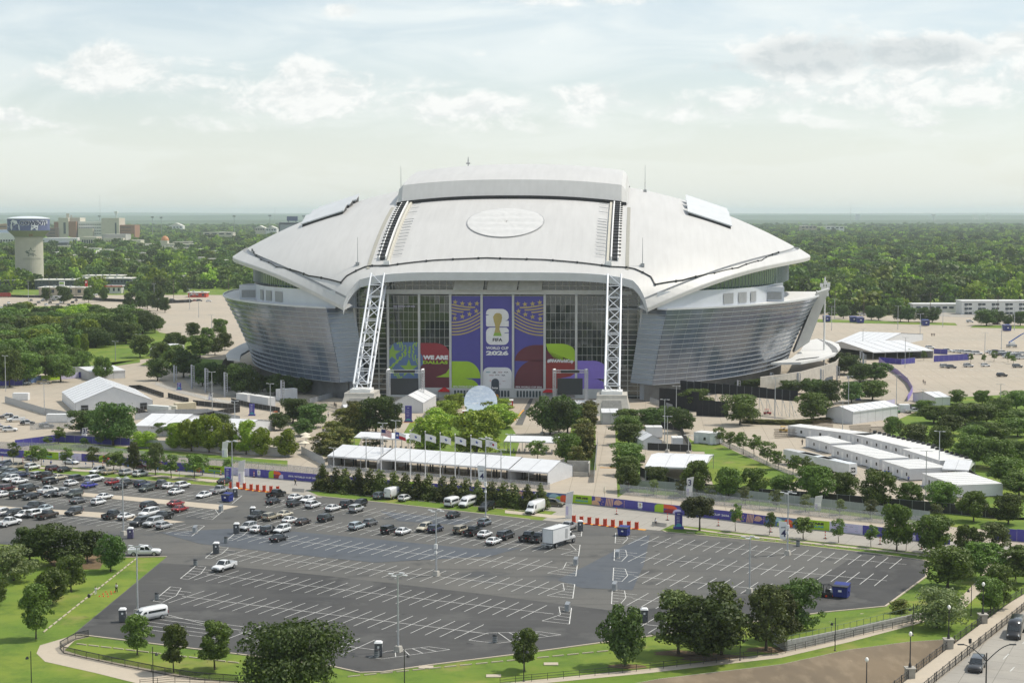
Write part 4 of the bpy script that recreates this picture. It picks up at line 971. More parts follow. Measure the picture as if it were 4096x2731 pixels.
def trunk_mesh(name, seed, cs, H=10.0, z0=.25, r0=.2):
 r = random.Random(seed); mb = MB(); pts = [Vector((0,0,-.05*H*.1))]; n = 5
 for i in range(1, n+1): pts.append(Vector((r.uniform(-.18,.18)*i*.5, r.uniform(-.18,.18)*i*.5, H*(z0+.45)*i/n)))
 for i in range(n): mb.tube(pts[i], pts[i+1], r0*(1.25 if i == 0 else 1)*(1-.14*i), r0*(1-.14*(i+1)), 7, caps=False)
 for c in list(cs)[:9]:
  k = r.randint(2, n-1); a = pts[k]; b = Vector(c); m_ = a+(b-a)*.5+Vector((0,0,.3)); mb.tube(a, m_, r0*.45, r0*.3, 5, caps=False); mb.tube(m_, b, r0*.3, r0*.12, 5, caps=False)
 return mb.mesh(name, BARK)
KINDS = {}
def mk_kind(key, n, shape, leaves, ls, m, H, W, z0, lobes, r0):
 L_ = []
 for i in range(n):
  cm, cs = crown_mesh('crown', hash_(key)+i*17, shape, leaves, ls, LEAF[m], H, W, z0, lobes)
  L_.append((cm, trunk_mesh('trunk', i+3, cs, H, z0, r0)))
 KINDS[key] = (L_, H, W)
def hash_(s): return sum(ord(c)*(i+3) for i, c in enumerate(s)) % 9973
mk_kind('oak', 5, 'round', 7000, .26, 'oak', 10, 9.5, .20, 34, .26)
mk_kind('big', 2, 'round', 16000, .22, 'deep', 11, 14, .12, 60, .4)
mk_kind('deep', 4, 'round', 6500, .26, 'deep', 10, 9.5, .17, 34, .26)
mk_kind('upright', 4, 'egg', 6000, .23, 'oak', 10, 6.5, .22, 30, .18)
mk_kind('bright', 3, 'egg', 7500, .25, 'bright', 10, 8.5, .12, 36, .22)
mk_kind('sapling', 4, 'egg', 1500, .17, 'oak', 6, 4, .34, 16, .09)
mk_kind('greysap', 3, 'egg', 1500, .17, 'grey', 6, 4, .22, 16, .09)
mk_kind('magnolia', 3, 'cone', 3200, .20, 'magnolia', 6.4, 4.2, .02, 34, .12)
mk_kind('holly', 2, 'egg', 4500, .20, 'rust', 8, 5, .03, 30, .15)
mk_kind('pine', 2, 'flat', 6000, .24, 'pine', 9, 9, .34, 26, .25)
mk_kind('pinetall', 2, 'pine', 5000, .22, 'pine', 10, 7, .2, 26, .22)
mk_kind('greyoak', 2, 'round', 5500, .24, 'grey', 9, 11, .16, 34, .22)
_kn = {k: 0 for k in KINDS}
N_TREE = 0
def tree_at(loc, h, w, kind, label, cat='tree', group=None, name='tree'):
 global N_TREE
 L_, H, W = KINDS[kind]; i = _kn[kind]; _kn[kind] += 1; N_TREE += 1
 label = label or {'oak':'green oak in the dense grove below the pale empty lot','big':'wide-crowned oak in the dense grove below the pale empty lot','deep':'dark tree in the dense grove below the pale empty lot','bright':'bright yellow-green tree in the dense grove below the pale empty lot'}[kind]
 t = thing(name, label, cat, loc, rnd.uniform(0, 2*PI), group or label)
 t.scale = (w/W, w/W, h/H)
 cm, tm = L_[i % len(L_)]
 obj('trunk', tm, t); obj('crown', cm, t)
 return t
def trees(lst, kind, label, group=None, name='tree', hk=1.0, wk=1.0):
 for e in lst:
  bx, by, ty, wp = e[:4]; k = e[4] if len(e) > 4 else kind
  s = ppm(by); tree_at(G(bx, by), (by-ty)/s*hk, wp/s*wk, k, label if len(e) < 6 else e[5], group=None if len(e) > 5 else (group or label), name=name)
# near edge
trees([(549,2618,2458,106),(695,2686,2492,104),(859,2677,2484,136)], 'upright', 'young oak on the lawn between the looping footpath and the dark asphalt', 'young oaks by the looping footpath', 'oak_tree')
trees([(2098,2683,2514,108)], 'upright', 'slender young tree beside a black lamp post on the sloping lawn', name='oak_tree')
trees([(2500,2665,2424,178)], 'deep', 'dense dark tree on a mulch ring at the lot edge, standing apart from the clump', name='oak_tree')
trees([(1160,2790,2488,425)], 'big', 'broad spreading oak below the striped lot, hiding part of its kerb', name='oak_tree')
trees([(2714,2614,2363,200,'pinetall'),(2886,2617,2331,190,'pinetall'),(3064,2601,2337,180,'pinetall'),(3128,2560,2356,150,'pinetall')], 'pinetall', 'tall pine in the dense clump above the creek path', 'pines in the clump above the creek', 'pine_tree')
trees([(2832,2642,2382,310),(3198,2531,2321,195)], 'deep', 'wide dark broadleaf tree in the clump above the creek path', 'broadleaf trees in the clump above the creek', 'oak_tree')
trees([(3748,2509,2343,230)], 'greyoak', 'grey-green spreading tree beside the stone retaining wall', name='spreading_tree')
trees([(3599,2467,2396,80)], 'holly', 'round leafy bush on the lawn behind the green rail', name='bush')
trees([(3790,2350,2188,205),(3923,2318,2168,180),(3726,2219,2057,160),(3586,2205,2016,122),(3870,2215,2100,104)], 'oak', 'full green oak at the corner of the lot beside the road', 'oaks at the corner of the lot', 'oak_tree')
trees([(3974,2223,2092,130)], 'pinetall', 'grey-green pine with open branches at the road corner', name='pine_tree')
trees([(3993,2439,2258,118),(3961,2458,2305,110),(4063,2331,2197,135),(4090,2290,2180,110)], 'upright', 'upright tree along the footpath beside the bridge', 'trees along the bridge footpath', 'oak_tree')
trees([(2798,2122,1986,146)], 'pine', 'round-topped pine with bare trunk beside the violet sign pylon', name='pine_tree')
trees([(3624,2202,2100,56),(3484,2188,2098,62),(3354,2170,2074,62),(3213,2156,2066,92),(3077,2139,2048,52),(2942,2124,2014,60)], 'sapling', 'young street tree on the verge between the banner fence road and the empty stalls', 'young street trees on the verge', 'street_tree')
trees([(2613,1979,1917,50),(2723,1990,1918,50),(2845,1998,1938,57),(2982,2017,1943,60),(3105,2036,1957,60),(3222,2045,1975,55),(3358,2059,1995,46),(3482,2072,1995,68),(3748,2070,2015,60)], 'greysap', 'thin grey-green young tree behind the mesh fence', 'young trees behind the mesh fence', 'street_tree')
trees([(2627,1940,1866,92),(2788,1981,1842,114),(2914,1993,1871,112),(3017,1985,1871,124),(3136,1974,1898,112),(3251,1985,1860,132),(3263,2013,1864,136),(3377,2007,1888,118),(3507,2032,1883,156),(3642,2034,1929,102),(3762,2045,1926,142),(3894,2086,1964,120),(4033,2097,1975,130)], 'oak', 'full-crowned oak in the row in front of the black screened compound', 'oaks in front of the trailer compound', 'oak_tree')
trees([(2878,1778,1710,52),(2919,1795,1728,58),(2973,1816,1731,60),(3017,1826,1740,62),(3067,1857,1768,74),(3113,1878,1805,68),(3172,1902,1822,62),(3227,1897,1826,66)], 'sapling', 'small tree in the row along the edge of the green event lawn', 'small trees along the event lawn', 'street_tree', hk=1.03, wk=1.1)
trees([(2515,1706,1642,104),(2515,1778,1700,108),(2510,1859,1780,112),(2512,1964,1862,92),(2510,1744,1668,104),(2508,1900,1830,100)], 'oak', 'oak in the double file beside the wide concrete walk', 'oaks beside the wide walk', 'oak_tree', 1.1, 1.15)
trees([(2606,1711,1632,104),(2668,1697,1625,104),(2730,1730,1630,100),(2640,1690,1640,90)], 'deep', 'dark oak behind the small white tents', 'oaks behind the small tents', 'oak_tree')
trees([(2787,1639,1553,128),(2960,1699,1577,142),(3254,1688,1571,142)], 'oak', 'single large oak standing in front of the black screen wall', 'large oaks before the black screen', 'oak_tree')
trees([(2760,1555,1508,60),(2850,1556,1512,90),(2930,1560,1515,90),(3017,1563,1516,104),(3160,1574,1522,114),(3241,1576,1515,100),(3285,1590,1520,100),(3328,1617,1522,95),(3406,1611,1527,95)], 'deep', 'tree planted against the pale stone base of the stadium', 'trees against the stadium base', 'oak_tree')
trees([(3490,1602,1522,132)], 'oak', 'umbrella-shaped tree in the middle of the small roundabout', name='oak_tree')
trees([(3404,1498,1422,130),(3500,1525,1449,130),(3440,1530,1455,90),(3360,1470,1410,90)], 'deep', 'dark tree on the bank beside the curving ramp', 'trees beside the curving ramp', 'oak_tree')
trees([(3827,1617,1560,74),(3930,1617,1560,70),(4065,1639,1562,114),(3735,1693,1622,134),(3860,1704,1611,164),(3946,1693,1615,124),(4054,1704,1639,154),(3653,1790,1695,120),(3572,1747,1666,84),(3762,1812,1701,102),(3886,1861,1739,154),(3990,1877,1752,154),(4022,1942,1828,164),(4075,1986,1890,150),(3979,1780,1690,144),(4071,1747,1670,134),(4080,1850,1760,140),(3900,1780,1700,120),(3800,1740,1660,120),(4000,1660,1590,110),(3700,1660,1600,90)], 'oak', 'leafy oak in the thick grove beside the trailer compound', 'oaks in the grove by the trailers', 'oak_tree')
trees([(3638,1432,1396,26),(3695,1442,1402,26),(3882,1451,1415,25),(3936,1453,1416,26),(3976,1446,1403,30),(4032,1449,1408,26),(4054,1456,1420,30)], 'sapling', 'sapling in the planting gap of the wide concrete lot', 'saplings in the concrete lot', 'street_tree')
trees([(3373,1274,1220,60),(3515,1281,1222,62),(3485,1279,1224,55),(3634,1288,1228,62),(3601,1286,1226,58),(3729,1290,1230,70),(3690,1288,1230,50),(3946,1302,1237,94),(3992,1297,1245,62),(4032,1302,1260,46),(4081,1302,1245,64)], 'deep', 'round street tree on the grass strip beside the far street', 'street trees along the far street', 'street_tree')
# beside the stadium and across the plaza
trees([(630,1522,1433,86),(735,1510,1400,142),(862,1538,1450,96),(967,1582,1455,124),(1050,1566,1500,84),(1150,1571,1502,84),(1216,1577,1510,76),(810,1545,1450,90),(905,1560,1460,96),(1010,1585,1490,80),(1100,1580,1495,80)], 'deep', 'dark tree under the curved glass flank among slim metal towers', 'trees under the curved flank', 'oak_tree')
trees([(412,1519,1425,78),(243,1527,1417,112),(182,1522,1400,112),(110,1538,1410,122),(39,1549,1400,112),(330,1500,1405,80),(300,1480,1390,80)], 'oak', 'oak standing behind the big white event tent', 'oaks behind the big tent', 'oak_tree')
trees([(326,1732,1640,128),(453,1781,1610,164),(380,1740,1640,90),(506,1760,1660,90)], 'deep', 'large dark oak screening the big white event tent', 'large oaks before the big tent', 'oak_tree')
trees([(235,1776,1707,64),(190,1778,1745,46),(400,1784,1735,44),(343,1787,1750,46),(614,1787,1735,58)], 'sapling', 'small bushy tree on the grass behind the violet fence', 'small trees behind the violet fence', 'street_tree')
trees([(575,1792,1725,92),(708,1798,1695,84),(837,1809,1657,114),(766,1804,1676,104),(912,1815,1690,84),(984,1817,1682,98),(1048,1823,1712,84),(1144,1826,1715,94)], 'bright', 'bright green tree in the row along the grey panel fence', 'bright trees along the panel fence', 'oak_tree')
trees([(702,1743,1690,84),(884,1743,1655,84),(640,1740,1690,60),(800,1745,1680,70)], 'oak', 'tree rising between the long white tent roofs', 'trees between the tent roofs', 'oak_tree')
trees([(1172,1693,1591,134),(1255,1710,1615,114),(1216,1743,1675,90),(1120,1720,1650,80)], 'deep', 'dark oak beside the paved approach walk', 'oaks beside the approach walk', 'oak_tree')
trees([(55,1853,1768,48),(133,1853,1782,62),(165,1859,1792,48),(263,1867,1790,58),(370,1870,1787,58),(456,1886,1809,88),(481,1878,1805,54),(589,1881,1805,54),(685,1909,1817,76),(777,1914,1817,90),(810,1900,1815,62),(915,1890,1835,54)], 'sapling', 'small street tree on the verge above the crowded car rows', 'street trees above the car rows', 'street_tree', wk=1.1)
trees([(535,1886,1768,64),(622,1900,1770,68)], 'pinetall', 'slim pine on the verge above the crowded car rows', 'slim pines on the verge', 'pine_tree')
trees([(1504,1732,1586,156),(1570,1732,1612,86)], 'deep', 'large dark oak on the plaza near the violet wayfinding pylon', 'plaza oaks near the wayfinding pylon', 'oak_tree')
trees([(1300,1815,1735,94),(1366,1798,1715,90),(1377,1721,1640,84),(1432,1732,1619,78),(1333,1765,1690,76),(1410,1690,1610,70),(1350,1840,1770,90)], 'holly', 'brownish holly in the hedge beside the plaza wall', 'hollies in the plaza hedge', 'holly_tree', 1.08, 1.22)
trees([(1493,1795,1752,84),(2151,1845,1760,80)], 'sapling', 'small umbrella-shaped tree behind the long screening tent', 'small trees behind the screening tent', 'street_tree', wk=1.15)
trees([(1808,1644,1586,70),(1786,1682,1610,94),(1758,1740,1645,116),(1725,1815,1680,146),(1957,1666,1597,114),(1996,1710,1628,114),(1941,1743,1650,124),(1908,1825,1664,160),(2001,1645,1598,84),(1830,1630,1580,60)], 'bright', 'bright yellow-green cypress in the file before the banner wall', 'bright cypresses before the banner wall', 'cypress_tree', 1.12, 1.22)
trees([(2200,1738,1588,146),(2270,1732,1583,130),(2235,1742,1600,100)], 'deep', 'large dark oak on the plaza before the video screen', 'plaza oaks before the video screen', 'oak_tree')
trees([(2355,1700,1620,64),(2339,1770,1680,80),(2333,1840,1715,84),(2311,1880,1790,64),(2350,1735,1650,70),(2336,1805,1700,80),(2360,1660,1605,54)], 'holly', 'brownish holly in the tall hedge beside the wide walk', 'hollies in the tall hedge', 'holly_tree', 1.08, 1.2)
trees([(2267,1858,1732,116)], 'oak', 'pale flowering oak at the end of the tall holly hedge', name='oak_tree')
mg = [165,265,330,425,505,580,680,765,850,930,1030,1110,1200,1285,1385,1470,1550,1645,1740]
trees([(1200+x/1.809, 1500+(832+(x-165)*.088)/1.809, 1500+(655+(x-165)*.089)/1.809 + rnd.uniform(-3,6), 84*rnd.uniform(.95,1.12)) for x in mg], 'magnolia', 'cone-shaped magnolia in the clipped row below the flagpoles', 'magnolias below the flagpoles', 'magnolia_tree')
# grove beside the far lot: trees that can be told apart
def inside(p, poly):
 c = False; j = len(poly)-1
 for i in range(len(poly)):
  (xi, yi), (xj, yj) = poly[i], poly[j]
  if (yi > p[1]) != (yj > p[1]) and p[0] < (xj-xi)*(p[1]-yi)/(yj-yi)+xi: c = not c
  j = i
 return c
def scatter(poly_px, spacing, seed, excl=()):
 P_ = [tuple(G(*p)[:2]) for p in poly_px]; r = random.Random(seed); out = []
 xs = [p[0] for p in P_]; ys = [p[1] for p in P_]
 y = min(ys)
 while y < max(ys):
  x = min(xs) + r.random()*spacing
  while x < max(xs):
   q = (x+r.uniform(-.4,.4)*spacing, y+r.uniform(-.4,.4)*spacing)
   if inside(q, P_) and not any(inside(q, e) for e in excl): out.append(q)
   x += spacing
  y += spacing*.87
 return out
for q in scatter([(-60,1305),(300,1288),(480,1296),(560,1320),(600,1330),(540,1370),(420,1390),(320,1400),(280,1450),(120,1500),(-60,1515)], 15.5, 4):
 tree_at((*q, 0), rnd.uniform(10, 14.5), rnd.uniform(13, 19), rnd.choice(['oak','big','deep','oak','bright']), None, group='trees in the dense grove', name='oak_tree')
trees([(620,1330,1262,60),(640,1320,1275,40),(880,1345,1275,60),(830,1370,1310,60),(770,1350,1290,60),(700,1400,1330,110),(800,1430,1340,110),(860,1420,1350,70),(560,1430,1340,90),(640,1460,1370,90),(700,1470,1380,100),(900,1400,1330,60)], 'oak', 'oak between the pale empty lot and the curved flank', 'oaks between lot and flank', 'oak_tree')
trees([(340,1410,1335,34),(310,1405,1340,30),(425,1345,1320,46)], 'bright', 'young yellow-green tree beside the park path', 'young trees beside the park path', 'street_tree')
trees([(560,1240,1165,60),(630,1243,1160,60),(520,1235,1170,54),(660,1250,1190,46),(355,1210,1150,50),(415,1205,1150,40),(255,1215,1145,66),(185,1205,1150,44),(590,1235,1165,50),(20,1185,1138,60)], 'deep', 'street tree beside the low tan building and fuel station', 'street trees beside the low tan building', 'street_tree')
for k in range(26):
 f = k/25; q = G(2985+455*f, 1692+16*math.sin(f*PI)-26*f); tree_at(q, 1.5, 4.2, 'holly', 'clipped green shrub in the curving hedge before the site cabins', 'hedge', name='hedge_shrub')
# lawn corner by the striped lot
trees([(215,2335,2216,150,'grey_'),(0,0,0,0)][:0], 'oak', '')
trees([(232,2262,2100,200),(350,2245,2120,120),(120,2250,2110,170)], 'deep', 'dark oak in the clump at the corner of the car rows', 'oaks in the corner clump', 'oak_tree')
trees([(443,2285,2134,120)], 'deep', 'dark spreading tree beside the white pickup with a trailer', name='oak_tree')
trees([(55,2320,2180,200)], 'greyoak', 'pale grey-green tree at the edge of the corner clump', name='spreading_tree')
trees([(285,2365,2220,116)], 'oak', 'round oak on the lawn beside the dashed row of kerb blocks', name='oak_tree')
trees([(205,2420,2275,140)], 'oak', 'wide oak leaning over a narrower tree on the lawn', name='oak_tree')
trees([(144,2555,2335,112)], 'upright', 'narrow pointed tree on the lawn above the looping footpath', name='oak_tree')
trees([(-10,2420,2310,90)], 'oak', 'dark round tree on the lawn cut by the picture edge', name='oak_tree')
# ---- far woods: one mass each
def far_tree_mesh(seed, m, n=320):
 me, cs = crown_mesh('wood_crown', seed, 'round', n, .95, LEAF[m], 10, 11, .05, 20); return me
def wood(name, pts, label, seed):
 r = np.random.RandomState(seed); P3 = np.array([(p[0], p[1], 0.0) for p in pts]); n = len(P3)
 me = bpy.data.meshes.new(name); me.vertices.add(n); me.vertices.foreach_set('co', P3.ravel())
 for nm, tp, dat in (('scl', 'FLOAT_VECTOR', None), ('rot', 'FLOAT', r.rand(n)*6.28), ('idx', 'INT', r.randint(0, len(FARS), n))):
  at_ = me.attributes.new(nm, tp, 'POINT')
  if tp == 'FLOAT_VECTOR':
   s = .65+.75*r.rand(n)**1.5; big = r.rand(n) > .88; s[big] *= 1.4; k = np.stack([s*(.9+.3*r.rand(n)), s*(.9+.3*r.rand(n)), s*(.8+.45*r.rand(n))], 1); at_.data.foreach_set('vector', k.ravel())
  else: at_.data.foreach_set('value', dat)
 o = obj(name, me, None, 'stuff'); tag(o, label, 'woodland')
 gn = bpy.data.node_groups.new(name, 'GeometryNodeTree'); gn.interface.new_socket('Geometry', in_out='INPUT', socket_type='NodeSocketGeometry'); gn.interface.new_socket('Geometry', in_out='OUTPUT', socket_type='NodeSocketGeometry')
 N = gn.nodes; L = gn.links; gi = N.new('NodeGroupInput'); go = N.new('NodeGroupOutput')
 ip = N.new('GeometryNodeInstanceOnPoints'); ci = N.new('GeometryNodeCollectionInfo'); ci.inputs[0].default_value = FAR_COL; ci.inputs['Separate Children'].default_value = True; ci.inputs['Reset Children'].default_value = True
 def att(nm, tp):
  a = N.new('GeometryNodeInputNamedAttribute'); a.data_type = tp; a.inputs[0].default_value = nm; return a.outputs[0]
 cx = N.new('ShaderNodeCombineXYZ'); L.new(att('rot', 'FLOAT'), cx.inputs[2])
 L.new(gi.outputs[0], ip.inputs['Points']); L.new(ci.outputs[0], ip.inputs['Instance']); ip.inputs['Pick Instance'].default_value = True
 L.new(att('idx', 'INT'), ip.inputs['Instance Index']); L.new(cx.outputs[0], ip.inputs['Rotation']); L.new(att('scl', 'FLOAT_VECTOR'), ip.inputs['Scale']); L.new(ip.outputs[0], go.inputs[0])
 md = o.modifiers.new('scatter', 'NODES'); md.node_group = gn
 return o
FAR_COL = bpy.data.collections.new('wood_sources'); FARS = []
for i, m in enumerate(['oak','oak','deep','bright','oak','deep','bright','oak']):
 o = bpy.data.objects.new('wood_tree', far_tree_mesh(40+i, m)); FAR_COL.objects.link(o); FARS.append(o)
def wood_pts(x0, x1, ya, yb, sp, seed, holes=(), keep=1.0):
 """points on a strip of terrain between ground distances ya and yb and sight-line columns x0..x1"""
 r = random.Random(seed); out = []; y = ya
 while y < yb:
  s = sp*(1 + max(0, (y-1500)/4500)*.9); xa, xb = (x0-2048)/FPX*y, (x1-2048)/FPX*y; x = xa
  while x < xb:
   q = (x+r.uniform(-.45,.45)*s, y+r.uniform(-.45,.45)*s)
   if r.random() < keep:
    px = PCX + FPX*q[0]/q[1]; py = YHOR + CAM_H*FPX/q[1]
    if not any(a <= px <= b and c <= py <= d for a, b, c, d in holes): out.append(q)
   x += s
  y += s*.85
 return out
HOLES_R = [(3640,4300,1212,1275),(3725,3790,1170,1205),(3880,3945,1125,1152),(3195,3390,905,925)]
wp = wood_pts(2780, 4900, 1135, 9500, 11.5, 5, HOLES_R) + wood_pts(1500, 2780, 1500, 9500, 17, 15)
wood('woodland', wp, 'broad green woodland rolling to the horizon beyond the far street', 5)
FARB = [(160+((i*137) % 760), 1000+((i*53) % 78), 14+((i*29) % 44)) for i in range(26)]
HOLES_L = [(x-4, x+w+4, y-7, y+9) for x, y, w in FARB] + [(-200,830,1168,1300),(130,540,1125,1175),(590,780,1108,1130),(-50,30,1140,1170),(180,560,945,972),(170,320,975,1000),(325,510,970,996),(-100,70,968,992),(540,780,978,1006),(805,935,948,972),(670,740,910,925),(1010,1110,918,940),(1130,1260,884,900),(185,262,1020,1036),(345,395,1024,1040),(500,570,1018,1034),(760,900,985,1000)]
wl_ = wood_pts(-500, 1500, 1525, 9000, 12, 6, HOLES_L) + wood_pts(-60, 150, 1530, 1590, 9, 9) + wood_pts(330, 760, 1425, 1500, 13, 10, [(745,830,1150,1210),(415,495,1150,1180)], .6)
wood('woodland', wl_, 'belt of dark green trees between the campus buildings and the low white roofs', 6)
# distant ridges beyond the woods
RIDGE = mat('far_ridge', (.05,.085,.035), .95, var=.35, scale=.004)
def ridge(x0, x1, D, h0, amp, seed, depth):
 r = random.Random(seed); n = 160; ph = [(r.uniform(0,6), r.uniform(.5,9)) for _ in range(7)]
 rows = [[], [], [], []]
 for i in range(n+1):
  f = i/n; X = ((x0+(x1-x0)*f)-2048)/FPX*D
  h = h0 + amp*sum(math.sin(p[0]+f*p[1]*6)/(1+k*.5) for k, p in enumerate(ph))/4 + r.uniform(0, 1)*amp*.12
  rows[0].append(Vector((X, D, -2))); rows[1].append(Vector((X*1.03, D+depth*.3, max(4, h*.75)))); rows[2].append(Vector((X*1.06, D+depth*.6, max(6, h)))); rows[3].append(Vector((X*1.2, D+depth, -2)))
 mb = MB(); mb.grid(rows[::-1][::-1]); mb.smooth = True
 return mb.build('hill', RIDGE, kind='structure')
ridge(-1500, 6000, 9800, 26, 9, 3, 2500); ridge(-2500, 7000, 15000, 52, 12, 8, 5000); ridge(-3500, 8500, 24000, 78, 16, 12, 9000)
# ------------------------------------------------------------------ vehicles
CARC = dict(white=(.72,.73,.74), black=(.012,.012,.014), silver=(.44,.45,.46), grey=(.13,.135,.14), charcoal=(.040,.042,.046), red=(.26,.016,.018), maroon=(.07,.010,.014),
   navy=(.020,.028,.075), blue=(.040,.045,.33), tan=(.34,.30,.215), beige=(.52,.48,.38), olive=(.135,.125,.078), green=(.065,.080,.070), ice=(.42,.48,.52), brown=(.055,.042,.036), steel=(.16,.19,.22))
PAINT = {k: mat('paint_'+k, v, .28, metal=.15 if k not in ('white','black','beige') else 0, var=.05, scale=.8, coat=.6) for k, v in CARC.items()}
CGLASS = mat('car_glass', (.020,.026,.030), .06, var=.3, spec=.9)
TYRE = mat('tyre', (.014,.014,.015), .85, var=.2); RIM = mat('wheel_rim', (.38,.39,.40), .35, metal=.7, var=.15); RIMD = mat('dark_rim', (.03,.03,.032), .4)
LAMPF = mat('headlamp', (.72,.74,.76), .15, var=.1); LAMPR = mat('tail_lamp', (.30,.012,.012), .25, var=.1); TRIMB = mat('black_trim', (.018,.018,.02), .6, var=.2); PLATE = mat('number_plate', (.62,.62,.60), .6, var=.15)
def loft(st, W, smooth=True):
 mb = MB(); rows = []
 for y, z0, z1, wf in st:
  w = W/2*wf; h = z1-z0
  rows.append([Vector((-w*.86,y,z0)), Vector((-w,y,z0+h*.25)), Vector((-w,y,z0+h*.62)), Vector((-w*.95,y,z0+h*.86)), Vector((-w*.80,y,z1)), Vector((0,y,z1+.03)), Vector((w*.80,y,z1)), Vector((w*.95,y,z0+h*.86)), Vector((w,y,z0+h*.62)), Vector((w,y,z0+h*.25)), Vector((w*.86,y,z0))])
 mb.grid([r[::-1] for r in rows], closed=True)
 n = 11; mb.add(rows[0][::-1], [tuple(range(n))[::-1]]); mb.add(rows[-1], [tuple(range(n))[::-1]])
 mb.smooth = smooth; return mb
def cabin(base, top, zb, zt, wb, wt):
 """base/top: rear and front y; returns four glass quads, pillars and roof"""
 (rb, fb), (rt, ft) = base, top
 B = {('l','r'):Vector((-wb,rb,zb)), ('r','r'):Vector((wb,rb,zb)), ('l','f'):Vector((-wb,fb,zb)), ('r','f'):Vector((wb,fb,zb))}
 T = {('l','r'):Vector((-wt,rt,zt)), ('r','r'):Vector((wt,rt,zt)), ('l','f'):Vector((-wt,ft,zt)), ('r','f'):Vector((wt,ft,zt))}
 g = dict(windscreen=[B['r','f'],B['l','f'],T['l','f'],T['r','f']], rear_window=[B['l','r'],B['r','r'],T['r','r'],T['l','r']],
    side_window_l=[B['l','f'],B['l','r'],T['l','r'],T['l','f']], side_window_r=[B['r','r'],B['r','f'],T['r','f'],T['r','r']])
 rf = MB()
 P_ = [[Vector((x*wt*1.03, rt+(ft-rt)*k/6, zt+.055*(1-x*x)+.035*math.sin(PI*k/6))) for x in (-1,-.6,0,.6,1)] for k in range(7)]
 P_[0] = [p+Vector((0,-.06,-.03)) for p in P_[0]]; P_[-1] = [p+Vector((0,.06,-.03)) for p in P_[-1]]
 rf.grid(P_); rf.grid([[p+Vector((0,0,-.09)) for p in r_][::-1] for r_ in P_])
 for k in B: rf.bar(B[k], T[k]+Vector((0,0,-.02)), .09, .11)
 for s in ('l','r'):
  for f in ((.42,.5) if fb-rb > 2.2 else (.45,.5))[:1]:
   a = B[s,'r']+(B[s,'f']-B[s,'r'])*f; b = T[s,'r']+(T[s,'f']-T[s,'r'])*f; rf.bar(a, b, .05, .10)
  if fb-rb > 2.5:
   a = B[s,'r']+(B[s,'f']-B[s,'r'])*.16; b = T[s,'r']+(T[s,'f']-T[s,'r'])*.10; rf.bar(a, b, .05, .16)
 for s, k in ((-1,'l'),(1,'r')):
  p = B[k,'f']+Vector((s*.14,-.35,.08)); rf.box(p.x-.09,p.x+.09,p.y-.06,p.y+.06,p.z-.06,p.z+.08)
 return g, rf
def wheel_meshes(r, w):
 mb = MB(); n = 16
 for i in range(n):
  a, b = 2*PI*i/n, 2*PI*(i+1)/n
  p = lambda t, rr, x: (x, rr*math.cos(t), rr*math.sin(t))
  mb.add([p(a,r,-w/2),p(b,r,-w/2),p(b,r,w/2),p(a,r,w/2)], [(3,2,1,0)])
  for x, s in ((-w/2,1),(w/2,-1)):
   q = [p(a,r,x),p(b,r,x),p(b,r*.66,x),p(a,r*.66,x)]; mb.add(q, [(0,1,2,3) if s > 0 else (3,2,1,0)])
 ty = mb.mesh('wheel', TYRE); mb2 = MB()
 for x in (-w/2-.004, w/2+.004):
  mb2.add([(x, r*.64*math.cos(2*PI*i/n), r*.64*math.sin(2*PI*i/n)) for i in range(n)], [tuple(range(n)) if x > 0 else tuple(range(n))[::-1]])
 return ty, mb2.mesh('rim', RIM)
WHEEL = {k: wheel_meshes(*v) for k, v in dict(s=(.33,.22), m=(.37,.25), l=(.42,.28), t=(.5,.30)).items()}
def glassmesh(name, q, off=.012):
 n = (q[1]-q[0]).cross(q[3]-q[0]).normalized(); c = sum(q, Vector())/4
 return MB().quad(*[c+(p-c)*.93+n*off for p in q]).mesh(name, CGLASS)
